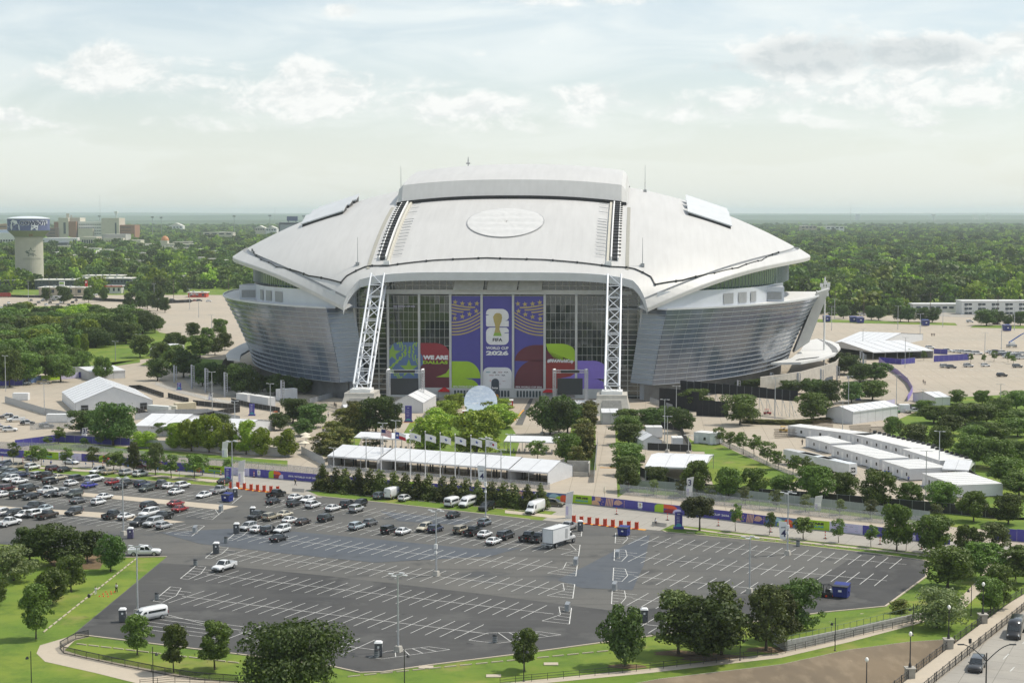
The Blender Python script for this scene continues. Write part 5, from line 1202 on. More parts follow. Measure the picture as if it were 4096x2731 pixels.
SPEC = dict(
 sedan=dict(W=1.84, L=4.8, st=[(-2.40,.45,.86,.80),(-2.25,.33,1.00,.93),(-1.6,.28,1.03,1),(-.6,.25,.98,1),(.8,.25,.95,1),(1.5,.28,.88,.98),(2.15,.32,.76,.92),(2.40,.42,.64,.78)], cab=((-1.85,1.10),(-1.05,.22),.97,1.44,.80,.60), wh='s', wy=(-1.42,1.42)),
 suv=dict(W=1.92, L=4.75, st=[(-2.38,.50,1.02,.86),(-2.28,.36,1.10,.95),(-1.5,.32,1.12,1),(.6,.32,1.10,1),(1.1,.32,1.08,1),(1.9,.36,1.00,.96),(2.25,.40,.90,.90),(2.38,.50,.78,.80)], cab=((-2.28,1.15),(-1.95,.35),1.08,1.70,.86,.70), wh='m', wy=(-1.42,1.45)),
 bigsuv=dict(W=2.05, L=5.5, st=[(-2.75,.55,1.15,.90),(-2.65,.40,1.24,.97),(-1.5,.36,1.26,1),(1.1,.36,1.24,1),(1.5,.36,1.22,1),(2.4,.40,1.14,.97),(2.65,.45,1.02,.93),(2.75,.55,.90,.88)], cab=((-2.66,1.35),(-2.42,.62),1.22,1.90,.93,.79), wh='l', wy=(-1.65,1.72)),
 hatch=dict(W=1.82, L=4.2, st=[(-2.1,.45,.98,.84),(-2.02,.34,1.05,.94),(-1.3,.30,1.06,1),(.6,.30,1.03,1),(1.4,.32,.94,.97),(1.95,.36,.80,.90),(2.1,.45,.68,.78)], cab=((-2.0,1.15),(-1.55,.30),1.02,1.58,.80,.64), wh='s', wy=(-1.25,1.28)),
 boxy=dict(W=1.92, L=4.4, st=[(-2.15,.55,1.10,.92),(-2.08,.42,1.18,.98),(0,.38,1.18,1),(.95,.38,1.16,1),(2.0,.42,1.10,.96),(2.15,.52,1.0,.92)], cab=((-2.1,.95),(-2.02,.62),1.16,1.80,.86,.80), wh='l', wy=(-1.35,1.40)),
 minivan=dict(W=1.98, L=5.1, st=[(-2.55,.45,1.02,.88),(-2.45,.34,1.10,.96),(-1.4,.30,1.12,1),(1.0,.30,1.08,1),(1.8,.32,.96,.96),(2.4,.36,.80,.88),(2.55,.45,.68,.76)], cab=((-2.46,1.65),(-2.05,.55),1.06,1.76,.88,.72), wh='s', wy=(-1.55,1.50)),
 pickup=dict(W=2.02, L=5.9, st=[(-.82,.45,1.22,1),(0,.42,1.22,1),(1.2,.42,1.20,1),(2.5,.45,1.14,.97),(2.85,.48,1.02,.93),(2.95,.55,.88,.88)], cab=((-.80,1.38),(-.62,.66),1.20,1.88,.92,.76), wh='l', wy=(-1.85,1.85), bed=True))
def car_parts(kind):
 s = SPEC[kind]; parts = []
 body = loft(s['st'], s['W']); 
 if s.get('bed'):
  W = s['W']/2
  for b in ((-W*.98,-W*.82,-2.9,-.8,.52,1.26),(W*.82,W*.98,-2.9,-.8,.52,1.26),(-W*.82,W*.82,-2.95,-2.82,.55,1.26),(-W*.82,W*.82,-2.85,-.8,.5,.72)): body.box(*b)
  body.smooth = False
 parts.append(('body', body.mesh('body', PAINT['white']), 'p', (0,0,0)))
 g, rf = cabin(*s['cab']); parts.append(('roof', rf.mesh('roof', PAINT['white']), 'p', (0,0,0)))
 for k, q in g.items(): parts.append((k.replace('_l','').replace('_r','') if k.startswith('side') else k, glassmesh(k, q), None, (0,0,0)))
 y0, y1 = s['st'][0][0], s['st'][-1][0]
 if s.get('bed'): y0 = -2.95
 W = s['W']/2; zh = s['st'][-2][2]-.20; zr = (.95 if s.get('bed') else s['st'][1][2]-.18)
 hl = MB().box(-.19,.19,-.05,.05,-.07,.07).mesh('headlight', LAMPF); tl = MB().box(-.13,.13,-.04,.04,-.10,.10).mesh('tail_light', LAMPR)
 for sx in (-1,1): parts.append(('headlight', hl, None, (sx*W*.66, y1-.07, zh))); parts.append(('tail_light', tl, None, (sx*W*.80, y0+.02, zr)))
 bm = MB().box(-W*.84,W*.84,-.06,.08,-.12,.12).mesh('bumper', TRIMB)
 parts.append(('bumper', bm, None, (0, y1-.06, .48))); parts.append(('bumper', bm, None, (0, y0+.04, .50)))
 gr = MB().box(-W*.42,W*.42,-.03,.03,-.09,.09).mesh('grille', TRIMB); parts.append(('grille', gr, None, (0, y1+.005, zh-.06)))
 pl = MB().box(-.16,.16,-.02,.02,-.08,.08).mesh('number_plate', PLATE); parts.append(('number_plate', pl, None, (0, y0-.03, .78)))
 ty, ri = WHEEL[s['wh']]; r = {'s':.33,'m':.37,'l':.42,'t':.5}[s['wh']]
 for y in s['wy']:
  for sx in (-1,1): parts.append(('wheel', ty, 'w', (sx*(W-.10), y, r), ri))
 return parts
CARP = {k: car_parts(k) for k in SPEC}
def join_far(kind):
 mb = MB(); s = SPEC[kind]; b = loft(s['st'], s['W']); mb.add(b.v, b.f, 0)
 if s.get('bed'): W = s['W']/2; mb.box(-W,W,-2.95,-.8,.5,1.2,0); mb.box(-W*.8,W*.8,-2.8,-.85,1.2,1.22,2)
 g, rf = cabin(*s['cab']); mb.add(rf.v, rf.f, 0)
 for q in g.values():
  n = (q[1]-q[0]).cross(q[3]-q[0]).normalized(); c = sum(q, Vector())/4; mb.quad(*[c+(p-c)*.93+n*.012 for p in q], mi=1)
 for y in s['wy']:
  for sx in (-1,1): x = sx*(s['W']/2-.1); mb.tube((x-.12,y,.34),(x+.12,y,.34),.34,n=10,mi=2)
 return mb.mesh('car', [PAINT['white'], CGLASS, TYRE])
FARC = {k: join_far(k) for k in ('sedan','suv','pickup','hatch','bigsuv')}
CWORD = dict(sedan='sedan', suv='SUV', bigsuv='full-size SUV', hatch='compact hatchback', boxy='boxy off-roader', minivan='minivan', pickup='pickup truck')
COLW = dict(white='white', black='black', silver='silver', grey='grey', charcoal='charcoal', red='red', maroon='dark maroon', navy='navy blue', blue='bright blue', tan='tan', beige='pale beige', olive='olive brown', green='grey-green', ice='pale silver-blue', brown='dark brown', steel='steel grey')
CNAME = dict(sedan='sedan_car', suv='suv_car', bigsuv='suv_car', hatch='hatchback_car', boxy='offroad_car', minivan='minivan', pickup='pickup_truck')
def car(loc, rz, kind, col, where, far=False, label=None, group=None):
 lab = label or f"{COLW[col]} {CWORD[kind]} {where}"
 if far:
  o = obj(CNAME[kind], FARC[kind if kind in FARC else 'suv']); o.location = loc; o.rotation_euler = (0,0,rz); setmat(o, PAINT[col]); return tag(o, lab, 'car' if kind != 'pickup' else 'pickup', group or 'cars '+where)
 t = thing(CNAME[kind], lab, 'car' if kind != 'pickup' else 'pickup', loc, rz, group or 'cars '+where)
 for p in CARP[kind]:
  o = obj(p[0], p[1], t); o.location = p[3]
  if p[2] == 'p': setmat(o, PAINT[col])
  if p[2] == 'w': r_ = obj('rim', p[4], o)
 if kind == 'boxy' and col in ('tan','white'):
  obj('spare_wheel', WHEEL['m'][0], t).location = (0,-2.25,1.05); t.children[-1].rotation_euler = (0,0,PI/2)
 return t
CROPS = dict(A=(0,1840,4.704), B=(400,1840,4.704), C=(850,1900,4.704), D=(1300,1900,4.704), E=(1750,1900,3.92))
VERGE = 'on the grass verge by the banner road'
ROWS = 'in the crowded rows by the pale strips'
MIDR = 'in the half-empty rows below the magnolias'
HEDGE = 'on the grass below the magnolia row'
def z_lot(where): return .02 if where in (VERGE, HEDGE) else .1
LIST = [('A',70,130,'suv','navy','t',VERGE),('A',165,150,'sedan','grey','t',VERGE),('A',345,165,'pickup','tan','t',VERGE),('A',610,170,'suv','white','a',VERGE),('A',1005,205,'suv','maroon','a',VERGE),('A',1210,215,'sedan','black','a',VERGE),('A',1830,245,'suv','white','t',VERGE),('A',2040,265,'sedan','tan','a',VERGE),
 ('A',60,275,'suv','green','t',ROWS),('A',190,295,'suv','steel','t',ROWS),('A',400,325,'sedan','navy','a',ROWS),('A',200,405,'suv','white','t',ROWS),('A',375,440,'sedan','white','a',ROWS),('A',30,390,'sedan','green','t',ROWS),('A',720,335,'suv','silver','a',ROWS),('A',880,350,'pickup','brown','a',ROWS),('A',1110,370,'sedan','beige','a',ROWS),('A',950,455,'boxy','black','a',ROWS),('A',1440,395,'suv','charcoal','a',ROWS),('A',1340,485,'hatch','white','a',ROWS),('A',1780,415,'bigsuv','white','a',ROWS),('A',1680,520,'sedan','blue','a',ROWS),('A',2130,460,'sedan','red','a',ROWS),
 ('A',130,580,'suv','maroon','a',ROWS),('A',540,590,'bigsuv','black','a',ROWS),('A',900,630,'pickup','white','a',ROWS),('A',60,690,'sedan','white','a',ROWS),('A',330,715,'boxy','charcoal','a',ROWS),('A',580,735,'sedan','black','t',ROWS),('A',975,690,'sedan','charcoal','t',ROWS),('A',1200,665,'pickup','silver','a',ROWS),('A',1400,690,'suv','green','t',ROWS),('A',1475,810,'sedan','grey','a',ROWS),('A',1970,735,'sedan','white','a',ROWS),('A',1850,840,'hatch','white','a',ROWS),
 ('A',80,1035,'suv','white','a',ROWS),('A',240,1065,'suv','black','t',ROWS),('A',640,930,'pickup','charcoal','t',ROWS),('A',450,1070,'sedan','white','t',ROWS),('A',830,965,'sedan','ice','t',ROWS),('A',660,1070,'boxy','white','a',ROWS),('A',890,1095,'pickup','brown','a',ROWS),('A',1390,1025,'suv','charcoal','t',ROWS),('A',2120,1095,'pickup','charcoal','a',ROWS),('A',180,1235,'pickup','white','a',ROWS),
 ('B',380,545,'sedan','black','a',ROWS),('B',490,1110,'sedan','white','a',ROWS),('B',500,460,'sedan','charcoal','a',ROWS),('B',790,500,'suv','navy','a',ROWS),('B',880,585,'suv','green','t',ROWS),('B',1150,515,'pickup','grey','a',ROWS),('B',1310,530,'sedan','white','a',ROWS),('B',1550,525,'suv','white','a',ROWS),('B',1435,640,'sedan','white','a',ROWS),('B',1950,705,'sedan','white','t',ROWS),('B',2250,625,'pickup','silver','a',ROWS),('B',930,910,'minivan','black','a',ROWS),('B',1430,865,'sedan','red','a',ROWS),('B',1510,970,'sedan','red','a',ROWS),('B',920,1060,'bigsuv','white','t',ROWS),('B',760,1230,'bigsuv','charcoal','t',ROWS),('B',1000,1240,'bigsuv','silver','t',ROWS),('B',1180,1120,'pickup','black','t',ROWS),('B',1200,1290,'hatch','silver','a',ROWS),('B',500,280,'suv','silver','a',VERGE),('B',760,300,'suv','white','a',VERGE),
 ('C',230,155,'sedan','black','a',VERGE),('C',1200,415,'pickup','black','a',MIDR),('C',1150,540,'sedan','black','a',MIDR),('C',1560,465,'sedan','white','a',MIDR),('C',1790,505,'sedan','white','t',MIDR),('C',1530,585,'hatch','charcoal','a',MIDR),('C',1890,615,'suv','white','a',MIDR),('C',850,825,'pickup','charcoal','t',MIDR),('C',1090,845,'suv','tan','a',MIDR),('C',1360,785,'sedan','beige','a',MIDR),('C',1460,900,'sedan','white','a',MIDR),('C',1700,925,'sedan','brown','a',MIDR),('C',2130,865,'suv','black','a',MIDR),('C',670,1035,'suv','silver','t',MIDR),('C',860,1075,'sedan','white','a',MIDR),('C',1060,1095,'suv','charcoal','a',MIDR),('C',1310,1085,'suv','white','t',MIDR),('C',1250,1240,'sedan','black','a',MIDR),
 ('D',150,670,'sedan','white','a',MIDR),('D',430,600,'suv','black','a',MIDR),('D',650,598,'suv','black','t',MIDR),('D',590,695,'boxy','silver','a',MIDR),('D',600,1020,'suv','ice','a',MIDR),('D',855,950,'hatch','grey','a',MIDR),('D',1200,1095,'boxy','black','a',MIDR),('D',1470,1112,'sedan','white','a',MIDR),('D',1870,1050,'suv','beige','t',MIDR),('D',2080,1070,'suv','navy','a',MIDR),('D',1040,440,'suv','steel','a',HEDGE),('D',1500,482,'hatch','white','a',HEDGE),
 ('E',770,545,'bigsuv','black','t',HEDGE),('E',250,665,'sedan','black','a',MIDR),('E',740,790,'hatch','steel','a',MIDR),('E',370,915,'boxy','tan','a',MIDR),('E',560,935,'pickup','black','a',MIDR),('E',740,972,'sedan','white','a',MIDR),('E',880,1082,'sedan','white','a',MIDR),('E',1070,998,'bigsuv','black','a',MIDR),('E',1430,1022,'pickup','black','a',MIDR),('E',1590,1040,'pickup','charcoal','a',MIDR),('E',2050,865,'pickup','silver','t',MIDR)]
for cr, x, y, kind, col, fc, wh in LIST:
 ox, oy, sc = CROPS[cr]; p = G(ox+x/sc, oy+y/sc); p.z = z_lot(wh)
 wh2 = wh + (', nose to the lawn corner' if fc == 't' else ', nose to the stadium')
 car(p, LOT_RZ + (0 if fc == 'a' else PI) + rnd.uniform(-.03,.03), kind, col, wh2, group='cars '+wh)
def P6(x, y): return G(400+x/3.92, 2050+y/3.92)
p = P6(1950, 900); p.z = .1; car(p, LOT_RZ+PI, 'pickup', 'white', 'standing alone in the empty stalls')
p = P6(700, 668); p.z = .04; t = car(p, -PI/2+.06, 'pickup', 'white', 'parked side-on at the grass corner with a small trailer'); t.scale = (1.02,1.1,1.05)
tl_ = thing('utility_trailer', 'small black utility trailer hitched behind the white pickup', 'trailer', p+Vector((-5.6,.2,0)), -PI/2+.06)
MB().box(-.8,.8,-1.4,1.2,.45,.55).bar((0,1.2,.5),(0,2.3,.5),.1).build('deck', DARK, tl_)
for sx in (-1,1): o = obj('wheel', WHEEL['s'][0], tl_); o.location = (sx*.9,-.2,.33)
for k in range(6): MB().bar((-.8+.32*k,-1.4,.5),(-.8+.32*k,-1.4,1.2),.05).build('rail_post', DARK, tl_)
for (sx, sy, k_, c_, lb) in ((285,1856,'sedan','white','white sedan driving along the road past the banner fence'),(568,1874,'suv','maroon','dark maroon SUV driving along the road past the banner fence'),(130,1841,'sedan','grey','grey sedan driving along the road past the banner fence'),(2219,2024,'suv','olive','olive brown SUV leaving along the road by the last magnolia')):
 p = G(sx, sy); p.z = .06; d = LU; car(p, LOT_RZ-PI/2, k_, c_, '', label=lb, group='cars on the banner fence road')
for (sx, sy, k_, c_, rz, lb) in ((110,1699,'suv','black',-1.2,'black and white patrol SUV beside the big event tent'),(186,1712,'suv','black',-1.2,'black and white patrol SUV beside the big event tent'),(39,1726,'suv','white',-1.2,'white SUV beside the fence near the patrol cars'),(64,1686,'pickup','white',2.0,'white pickup truck near the patrol cars'),(25,1674,'suv','brown',2.0,'dark brown SUV near the patrol cars'),(5,1718,'sedan','silver',-1.2,'silver sedan near the patrol cars'),(100,1538,'suv','white',-1.45,'white SUV on the lane before the violet fence'),(177,1535,'pickup','tan',-1.45,'tan pickup truck on the lane before the violet fence')):
 p = G(sx, sy); p.z = .05; t = car(p, rz, k_, c_, '', label=lb, group='vehicles by the big event tent')
 if 'patrol' in lb:
  setmat([c for c in t.children if c.name.startswith('roof')][0], PAINT['white'])
  for s_ in (-1,1): MB().box(s_*.965-.01, s_*.965+.01, -.9, .7, .5, 1.0).build('door_panel', PAINT['white'], t)
  MB().box(-.5,.5,-.3,-.05,1.76,1.86).build('light_bar', mat('light_bar', (.05,.06,.4), .3), t)
# vans, coaches, box truck
VANW = PAINT['white']
def van(loc, rz, label, L=6.0, H=2.75, W=2.05, col=VANW, windows=False, name='cargo_van', group=None, decal=None):
 t = thing(name, label, 'van', loc, rz, group); y0, y1 = -L/2, L/2
 st = [(y0,.45,H-.15,.94),(y0+.15,.40,H,.98),(0,.38,H,1),(y1-2.0,.38,H-.03,1),(y1-1.45,.38,H*.86,.99),(y1-.95,.38,1.42,.98),(y1-.25,.40,1.12,.95),(y1,.48,.90,.86)]
 loft(st, W).build('body', col, t)
 zt, zb = H*.86, 1.44
 q = [Vector((W/2*.86,y1-.97,zb)),Vector((-W/2*.86,y1-.97,zb)),Vector((-W/2*.74,y1-1.52,zt)),Vector((W/2*.74,y1-1.52,zt))]
 obj('windscreen', glassmesh('windscreen', q, .05), t)
 for s in (-1,1):
  a = [Vector((s*W/2*1.005,y1-2.1,1.35)),Vector((s*W/2*1.005,y1-1.25,1.35)),Vector((s*W/2*.985,y1-1.6,H*.78)),Vector((s*W/2*.985,y1-2.1,H*.78))]
  obj('side_window', glassmesh('side_window', a if s > 0 else a[::-1], .02), t)
  if windows:
   a = [Vector((s*W/2*1.01,y0+.35,1.35)),Vector((s*W/2*1.01,y1-2.25,1.35)),Vector((s*W/2*1.0,y1-2.25,H*.80)),Vector((s*W/2*1.0,y0+.35,H*.80))]
   obj('side_window', glassmesh('side_window', a if s > 0 else a[::-1], .02), t)
 if windows:
  a = [Vector((-W/2*.8,y0-.02,1.3)),Vector((W/2*.8,y0-.02,1.3)),Vector((W/2*.76,y0-.0,H*.82)),Vector((-W/2*.76,y0-.0,H*.82))]; obj('rear_window', glassmesh('rear_window', a, .02), t)
 MB().box(-W*.44,W*.44,y1-.12,y1+.04,.38,.66).build('bumper', TRIMB, t); MB().box(-W*.44,W*.44,y0-.05,y0+.1,.38,.66).build('bumper', TRIMB, t); MB().box(-W*.28,W*.28,y1-.08,y1+.03,.72,.92).build('grille', TRIMB, t)
 for s in (-1,1):
  MB().box(s*W*.38-.12,s*W*.38+.12,y1-.2,y1-.02,.82,1.02).build('headlight', LAMPF, t); MB().box(s*W*.46-.06,s*W*.46+.06,y0-.04,y0+.04,.9,1.4).build('tail_light', LAMPR, t)
  for y in (y0+1.15, y1-1.15):
   o = obj('wheel', WHEEL['m'][0], t); o.location = (s*(W/2-.1), y, .37); obj('rim', WHEEL['m'][1], o)
 MB().box(-.17,.17,y0-.08,y0-.04,.75,.9).build('number_plate', PLATE, t)
 return t
def PE_(x, y, z=.03): p = G(1750+x/3.92, 1900+y/3.92); p.z = z; return p
p = G(1300+1290/4.704, 1900+430/4.704); p.z = .03
t = van(p, LOT_RZ, 'white high-roof cargo van with small blue and black lettering below the magnolias', 6.0, 2.8)
lettering('PSS', .3, TRIMB, t, (-.55,-3.06,1.75), 0, .02); o = lettering('PSSI', .35, PAINT['blue'], t, (1.06,.5,1.9), PI/2, .02)
van(PE_(245,485), LOT_RZ, 'white passenger van showing its rear window below the magnolias', 5.8, 2.35, windows=True, name='passenger_van')
van(PE_(470,490), LOT_RZ+PI, 'white passenger van facing out beside its twin below the magnolias', 5.9, 2.45, windows=True, name='passenger_van')
van(PE_(1530,590), LOT_RZ+PI, 'tall white cargo van with dark grille at the end of the magnolia row', 7.0, 2.85)
p = G(597, 2480); p.z = .1; van(p, LOT_RZ-.35+PI, 'white passenger van half hidden by a young oak in the dark stalls', 6.2, 2.2, windows=True, name='passenger_van')
p = G(4062, 2545); p.z = .1; van(p, PI-.40, 'black shuttle bus crossing the bridge road', 7.2, 2.9, 2.2, PAINT['black'], True, 'shuttle_bus')
p = G(3907, 2680); p.z = .1; car(p, PI-.40, 'bigsuv', 'charcoal', 'crossing the bridge road')
# box truck
p = PE_(1900, 1105, .1); bt = thing('box_truck', 'white box truck with lift gate parked across the half-empty rows', 'truck', p, LOT_RZ-.14)
MB().box(-1.25,1.25,-4.2,2.4,1.15,4.0).build('cargo_box', PAINT['white'], bt)
bx_ = MB()
for z in (1.15,4.0):
 for s in (-1,1): bx_.bar((s*1.25,-4.2,z),(s*1.25,2.4,z),.09)
 bx_.bar((-1.25,-4.22,z),(1.25,-4.22,z),.1)
for s in (-1,1): bx_.bar((s*1.25,-4.22,1.15),(s*1.25,-4.22,4.0),.1)
bx_.build('box_trim', STEEL, bt)
MB().box(1.26,1.29,.6,1.5,1.5,3.5).build('side_door', PAINT['silver'], bt)
MB().box(-1.2,1.2,-4.9,-4.2,.75,.95).bar((-.9,-4.8,.4),(-.9,-4.3,.9),.1).bar((.9,-4.8,.4),(.9,-4.3,.9),.1).build('lift_gate', STEEL, bt)
MB().box(-.45,.45,-4.1,4.4,.7,1.1).build('chassis', DARK, bt)
cb = loft([(2.5,.7,2.6,.96),(3.3,.7,2.62,.98),(3.75,.7,1.7,.92),(4.9,.75,1.55,.84),(5.1,.8,1.3,.74)], 2.3); cb.build('cab', PAINT['white'], bt)
obj('windscreen', glassmesh('windscreen', [Vector((.95,3.78,1.72)),Vector((-.95,3.78,1.72)),Vector((-.9,3.34,2.56)),Vector((.9,3.34,2.56))], .06), bt)
for s in (-1,1):
 a = [Vector((s*1.14,2.65,1.7)),Vector((s*1.14,3.6,1.7)),Vector((s*1.12,3.3,2.45)),Vector((s*1.12,2.65,2.45))]; obj('side_window', glassmesh('side_window', a if s > 0 else a[::-1], .02), bt)
 for y in (-2.6, 4.1):
  o = obj('wheel', WHEEL['t'][0], bt); o.location = (s*1.02, y, .5); obj('rim', WHEEL['t'][1], o)
 MB().box(s*.8-.15,s*.8+.15,5.0,5.12,1.0,1.2).build('headlight', LAMPF, bt)
# far lots
FAR1 = 'among the cars on the wide concrete lot'
for (sx, sy, k_, c_) in [(3720,1395,'suv','white'),(3790,1407,'suv','white'),(3825,1410,'sedan','white'),(3850,1412,'suv','white'),(3875,1415,'bigsuv','white'),(3908,1418,'bigsuv','white'),(3805,1473,'suv','grey'),(3780,1470,'suv','silver'),(3874,1468,'minivan','silver'),(3942,1466,'hatch','white'),(4070,1470,'suv','grey'),(4008,1506,'suv','black'),(3975,1420,'suv','white'),(4000,1422,'sedan','charcoal'),(4025,1424,'suv','navy'),(4050,1426,'sedan','white'),(4075,1428,'suv','grey'),(3960,1412,'sedan','white'),(3985,1412,'suv','black'),(4012,1414,'suv','white'),(4040,1416,'sedan','silver'),(4066,1418,'sedan','white'),(4090,1420,'suv','white'),(4085,1436,'suv','white'),(4060,1434,'sedan','charcoal'),(4030,1432,'suv','white')]:
 car(G(sx, sy, .03), -PI/2+rnd.uniform(-.1,.1)+.12, k_, c_, FAR1, True)
for k in range(22):
 sx = 5+15*k; car(G(sx, 1222-(k%3)*9 + (12 if k < 7 else 0), .03), rnd.choice((.5,.5+PI)), rnd.choice(('sedan','suv','suv','hatch')), rnd.choice(('white','white','charcoal','silver','black','grey')), 'in the far lot beside the black fence', True)
for (sx, sy, k_, c_) in ((345,1196,'pickup','white'),(292,1192,'sedan','black'),(380,1182,'sedan','white'),(395,1180,'sedan','white'),(520,1190,'suv','charcoal'),(640,1190,'suv','black'),(690,1203,'suv','charcoal'),(760,1206,'suv','black'),(780,1205,'sedan','red'),(798,1205,'suv','charcoal'),(835,1207,'sedan','white'),(600,1188,'suv','silver')):
 car(G(sx, sy, .03), -PI/2, k_, c_, 'on the street beyond the far lot', True)
for (sx, sy, k_, c_) in ((3408,1252,'pickup','red'),(3450,1262,'sedan','white'),(3880,1290,'suv','white'),(3985,1298,'suv','maroon'),(3690,1276,'sedan','white'),(3640,1274,'suv','white'),(3500,1263,'sedan','silver')):
 car(G(sx, sy, .09), -PI/2-.03, k_, c_, 'driving along the street by the white motel', True)
# ------------------------------------------------------------------ midground: tents, fences, banners, furniture
TENTM = mat('tent_vinyl', (.62,.63,.65), .5, var=.05, scale=.5)
TENTD = mat('tent_seam', (.40,.42,.44), .6)
VIOL = mat('violet_wrap', COL['violet'], .5, var=.08, scale=.3)
BLKM = mat('black_screen', (.012,.012,.015), .9, var=.3, scale=.6)
def mesh_mat(name, col, alpha):
 m = bpy.data.materials.new(name); m.use_nodes = True; nt = m.node_tree; N = nt.nodes; L = nt.links; b = N['Principled BSDF']; b.inputs['Roughness'].default_value = .6
 tc = N.new('ShaderNodeTexCoord'); nz = N.new('ShaderNodeTexNoise'); nz.inputs['Scale'].default_value = 2; L.new(tc.outputs['Object'], nz.inputs['Vector'])
 mx = N.new('ShaderNodeMix'); mx.data_type = 'RGBA'; mx.inputs[6].default_value = (*[c*.85 for c in col],1); mx.inputs[7].default_value = (*[c*1.15 for c in col],1); L.new(nz.outputs[0], mx.inputs[0]); L.new(mx.outputs[2], b.inputs['Base Color'])
 tr = N.new('ShaderNodeBsdfTransparent'); ms = N.new('ShaderNodeMixShader'); ms.inputs[0].default_value = alpha
 L.new(tr.outputs[0], ms.inputs[1]); L.new(b.outputs[0], ms.inputs[2]); L.new(ms.outputs[0], N['Material Output'].inputs[0]); return m
WIREM = mesh_mat('wire_mesh', (.40,.42,.44), .34)
SCRIM = mesh_mat('fence_scrim', (.40,.42,.45), .72)
BSCR = mesh_mat('black_scrim', (.014,.014,.016), .92)
def frame3(NL, NR, FL):
 x = (NR-NL); L_ = x.length; x.normalize(); d = FL-NL; D_ = d.dot(Vector((-x.y, x.x, 0)))
 return L_, abs(D_), math.atan2(x.y, x.x)
def tent(label, NL, NR, FL, eave, ridge, along='x', bays=4, walls=('l','r','b','f'), name='tent', group=None, doors=0, cat='tent', ztop=None):
 NL, NR, FL = [G(*p) if len(p) == 2 else Vector(p) for p in (NL, NR, FL)]
 L_, D_, rz = frame3(NL, NR, FL)
 t = thing(name, label, cat, NL, rz, group)
 ov = .15
 if along == 'x':
  n = bays
  for k in range(n):                                          # one vinyl roof sheet per bay
   a, b = L_*k/n + (-.15 if k == 0 else .02), L_*(k+1)/n + (.15 if k == n-1 else -.02); mb = MB()
   for z in (0, -.10):
    f = [(a,-ov,eave+z),(b,-ov,eave+z),(b,D_/2,ridge+z),(a,D_/2,ridge+z),(b,D_+ov,eave+z),(a,D_+ov,eave+z)]
    mb.add(f, [(0,1,2,3),(3,2,4,5)] if z == 0 else [(3,2,1,0),(5,4,2,3)])
   mb.box(a,b,-ov-.04,-ov+.02,eave-.38,eave+.02).box(a,b,D_+ov-.02,D_+ov+.04,eave-.38,eave+.02)
   mb.build('roof_sheet', TENTM, t)
  for k in range(1, n):
   x = L_*k/n; MB().bar((x,-ov,eave+.03),(x,D_/2,ridge+.03),.10).bar((x,D_+ov,eave+.03),(x,D_/2,ridge+.03),.10).build('roof_seam', TENTD, t)
  for x, w in ((0,'l'),(L_,'r')):
   if w in walls: MB().add([(x,0,0),(x,D_,0),(x,D_,eave),(x,D_/2,ridge-.1),(x,0,eave)], [(0,1,2,3,4)]).build('gable_wall', TENTM, t)
   else: MB().add([(x,0,eave-.2),(x,D_,eave-.2),(x,D_,eave),(x,D_/2,ridge-.1),(x,0,eave)], [(0,1,2,3,4)]).build('gable_wall', TENTM, t)
  if 'f' in walls:
   for k in range(n): MB().box(L_*k/n+.03,L_*(k+1)/n-.03,0,.05,0,eave).build('wall_panel', TENTM, t)
  if 'b' in walls: MB().box(0,L_,D_-.05,D_,0,eave).build('wall_panel', TENTM, t)
  for k in range(n+1):
   for y in (0.05, D_-.05): MB().bar((L_*k/n,y,0),(L_*k/n,y,eave),.14).build('post', STEEL, t)
 else:
  n = bays
  for k in range(n):
   a, b = D_*k/n + (-.15 if k == 0 else .02), D_*(k+1)/n + (.15 if k == n-1 else -.02); mb = MB()
   for z in (0, -.10):
    f = [(-ov,a,eave+z),(-ov,b,eave+z),(L_/2,b,ridge+z),(L_/2,a,ridge+z),(L_+ov,b,eave+z),(L_+ov,a,eave+z)]
    mb.add(f, [(3,2,1,0),(5,4,2,3)] if z == 0 else [(0,1,2,3),(3,2,4,5)])
   mb.build('roof_sheet', TENTM, t)
  for k in range(1, n):
   y = D_*k/n; MB().bar((-ov,y,eave+.03),(L_/2,y,ridge+.03),.10).bar((L_+ov,y,eave+.03),(L_/2,y,ridge+.03),.10).build('roof_seam', TENTD, t)
  for y, w in ((0,'f'),(D_,'b')):
   z0 = 0 if w in walls else eave-.2
   MB().add([(0,y,z0),(L_,y,z0),(L_,y,eave),(L_/2,y,ridge-.1),(0,y,eave)], [(0,1,2,3,4)]).build('gable_wall', TENTM, t)
  for x, w in ((0,'l'),(L_,'r')):
   if w in walls:
    for k in range(n): MB().box(x-.03,x+.03,D_*k/n+.03,D_*(k+1)/n-.03,0,eave).build('wall_panel', TENTM, t)
  for k in range(n+1):
   for x in (.05, L_-.05): MB().bar((x,D_*k/n,0),(x,D_*k/n,eave),.14).build('post', STEEL, t)
 for k in range(doors):
  x = L_*(.12+.76*k/max(1,doors-1)) if doors > 1 else L_*.5
  d_ = MB().box(x-1.3,x+1.3,-.08,-.04,0,2.6).build('door', GREYP, t); MB().box(x-1.15,x-.05,-.10,-.07,.1,1.5).box(x+.05,x+1.15,-.10,-.07,.1,1.5).box(x-1.15,x+1.15,-.10,-.07,1.65,2.5).build('door_pane', DARK, d_)
 return t, L_, D_
tent('big white gabled event tent with clear-span roof beside the access road', (301,1651), (611,1638), (152,1607), 3.4, 8.6, 'y', 7, doors=3, name='event_tent')
tent('low white tent roof between the trees, shorter of two', (540,1740), (705,1744), (575,1692), 3.0, 5.2, 'x', 3, name='event_tent')
tent('long low white tent roof between the trees', (705,1744), (960,1756), (735,1702), 3.0, 4.6, 'x', 5, name='event_tent')
A_, B_ = G(1313,1868), G(2190,1939); FLo = G(2256,1903)-B_
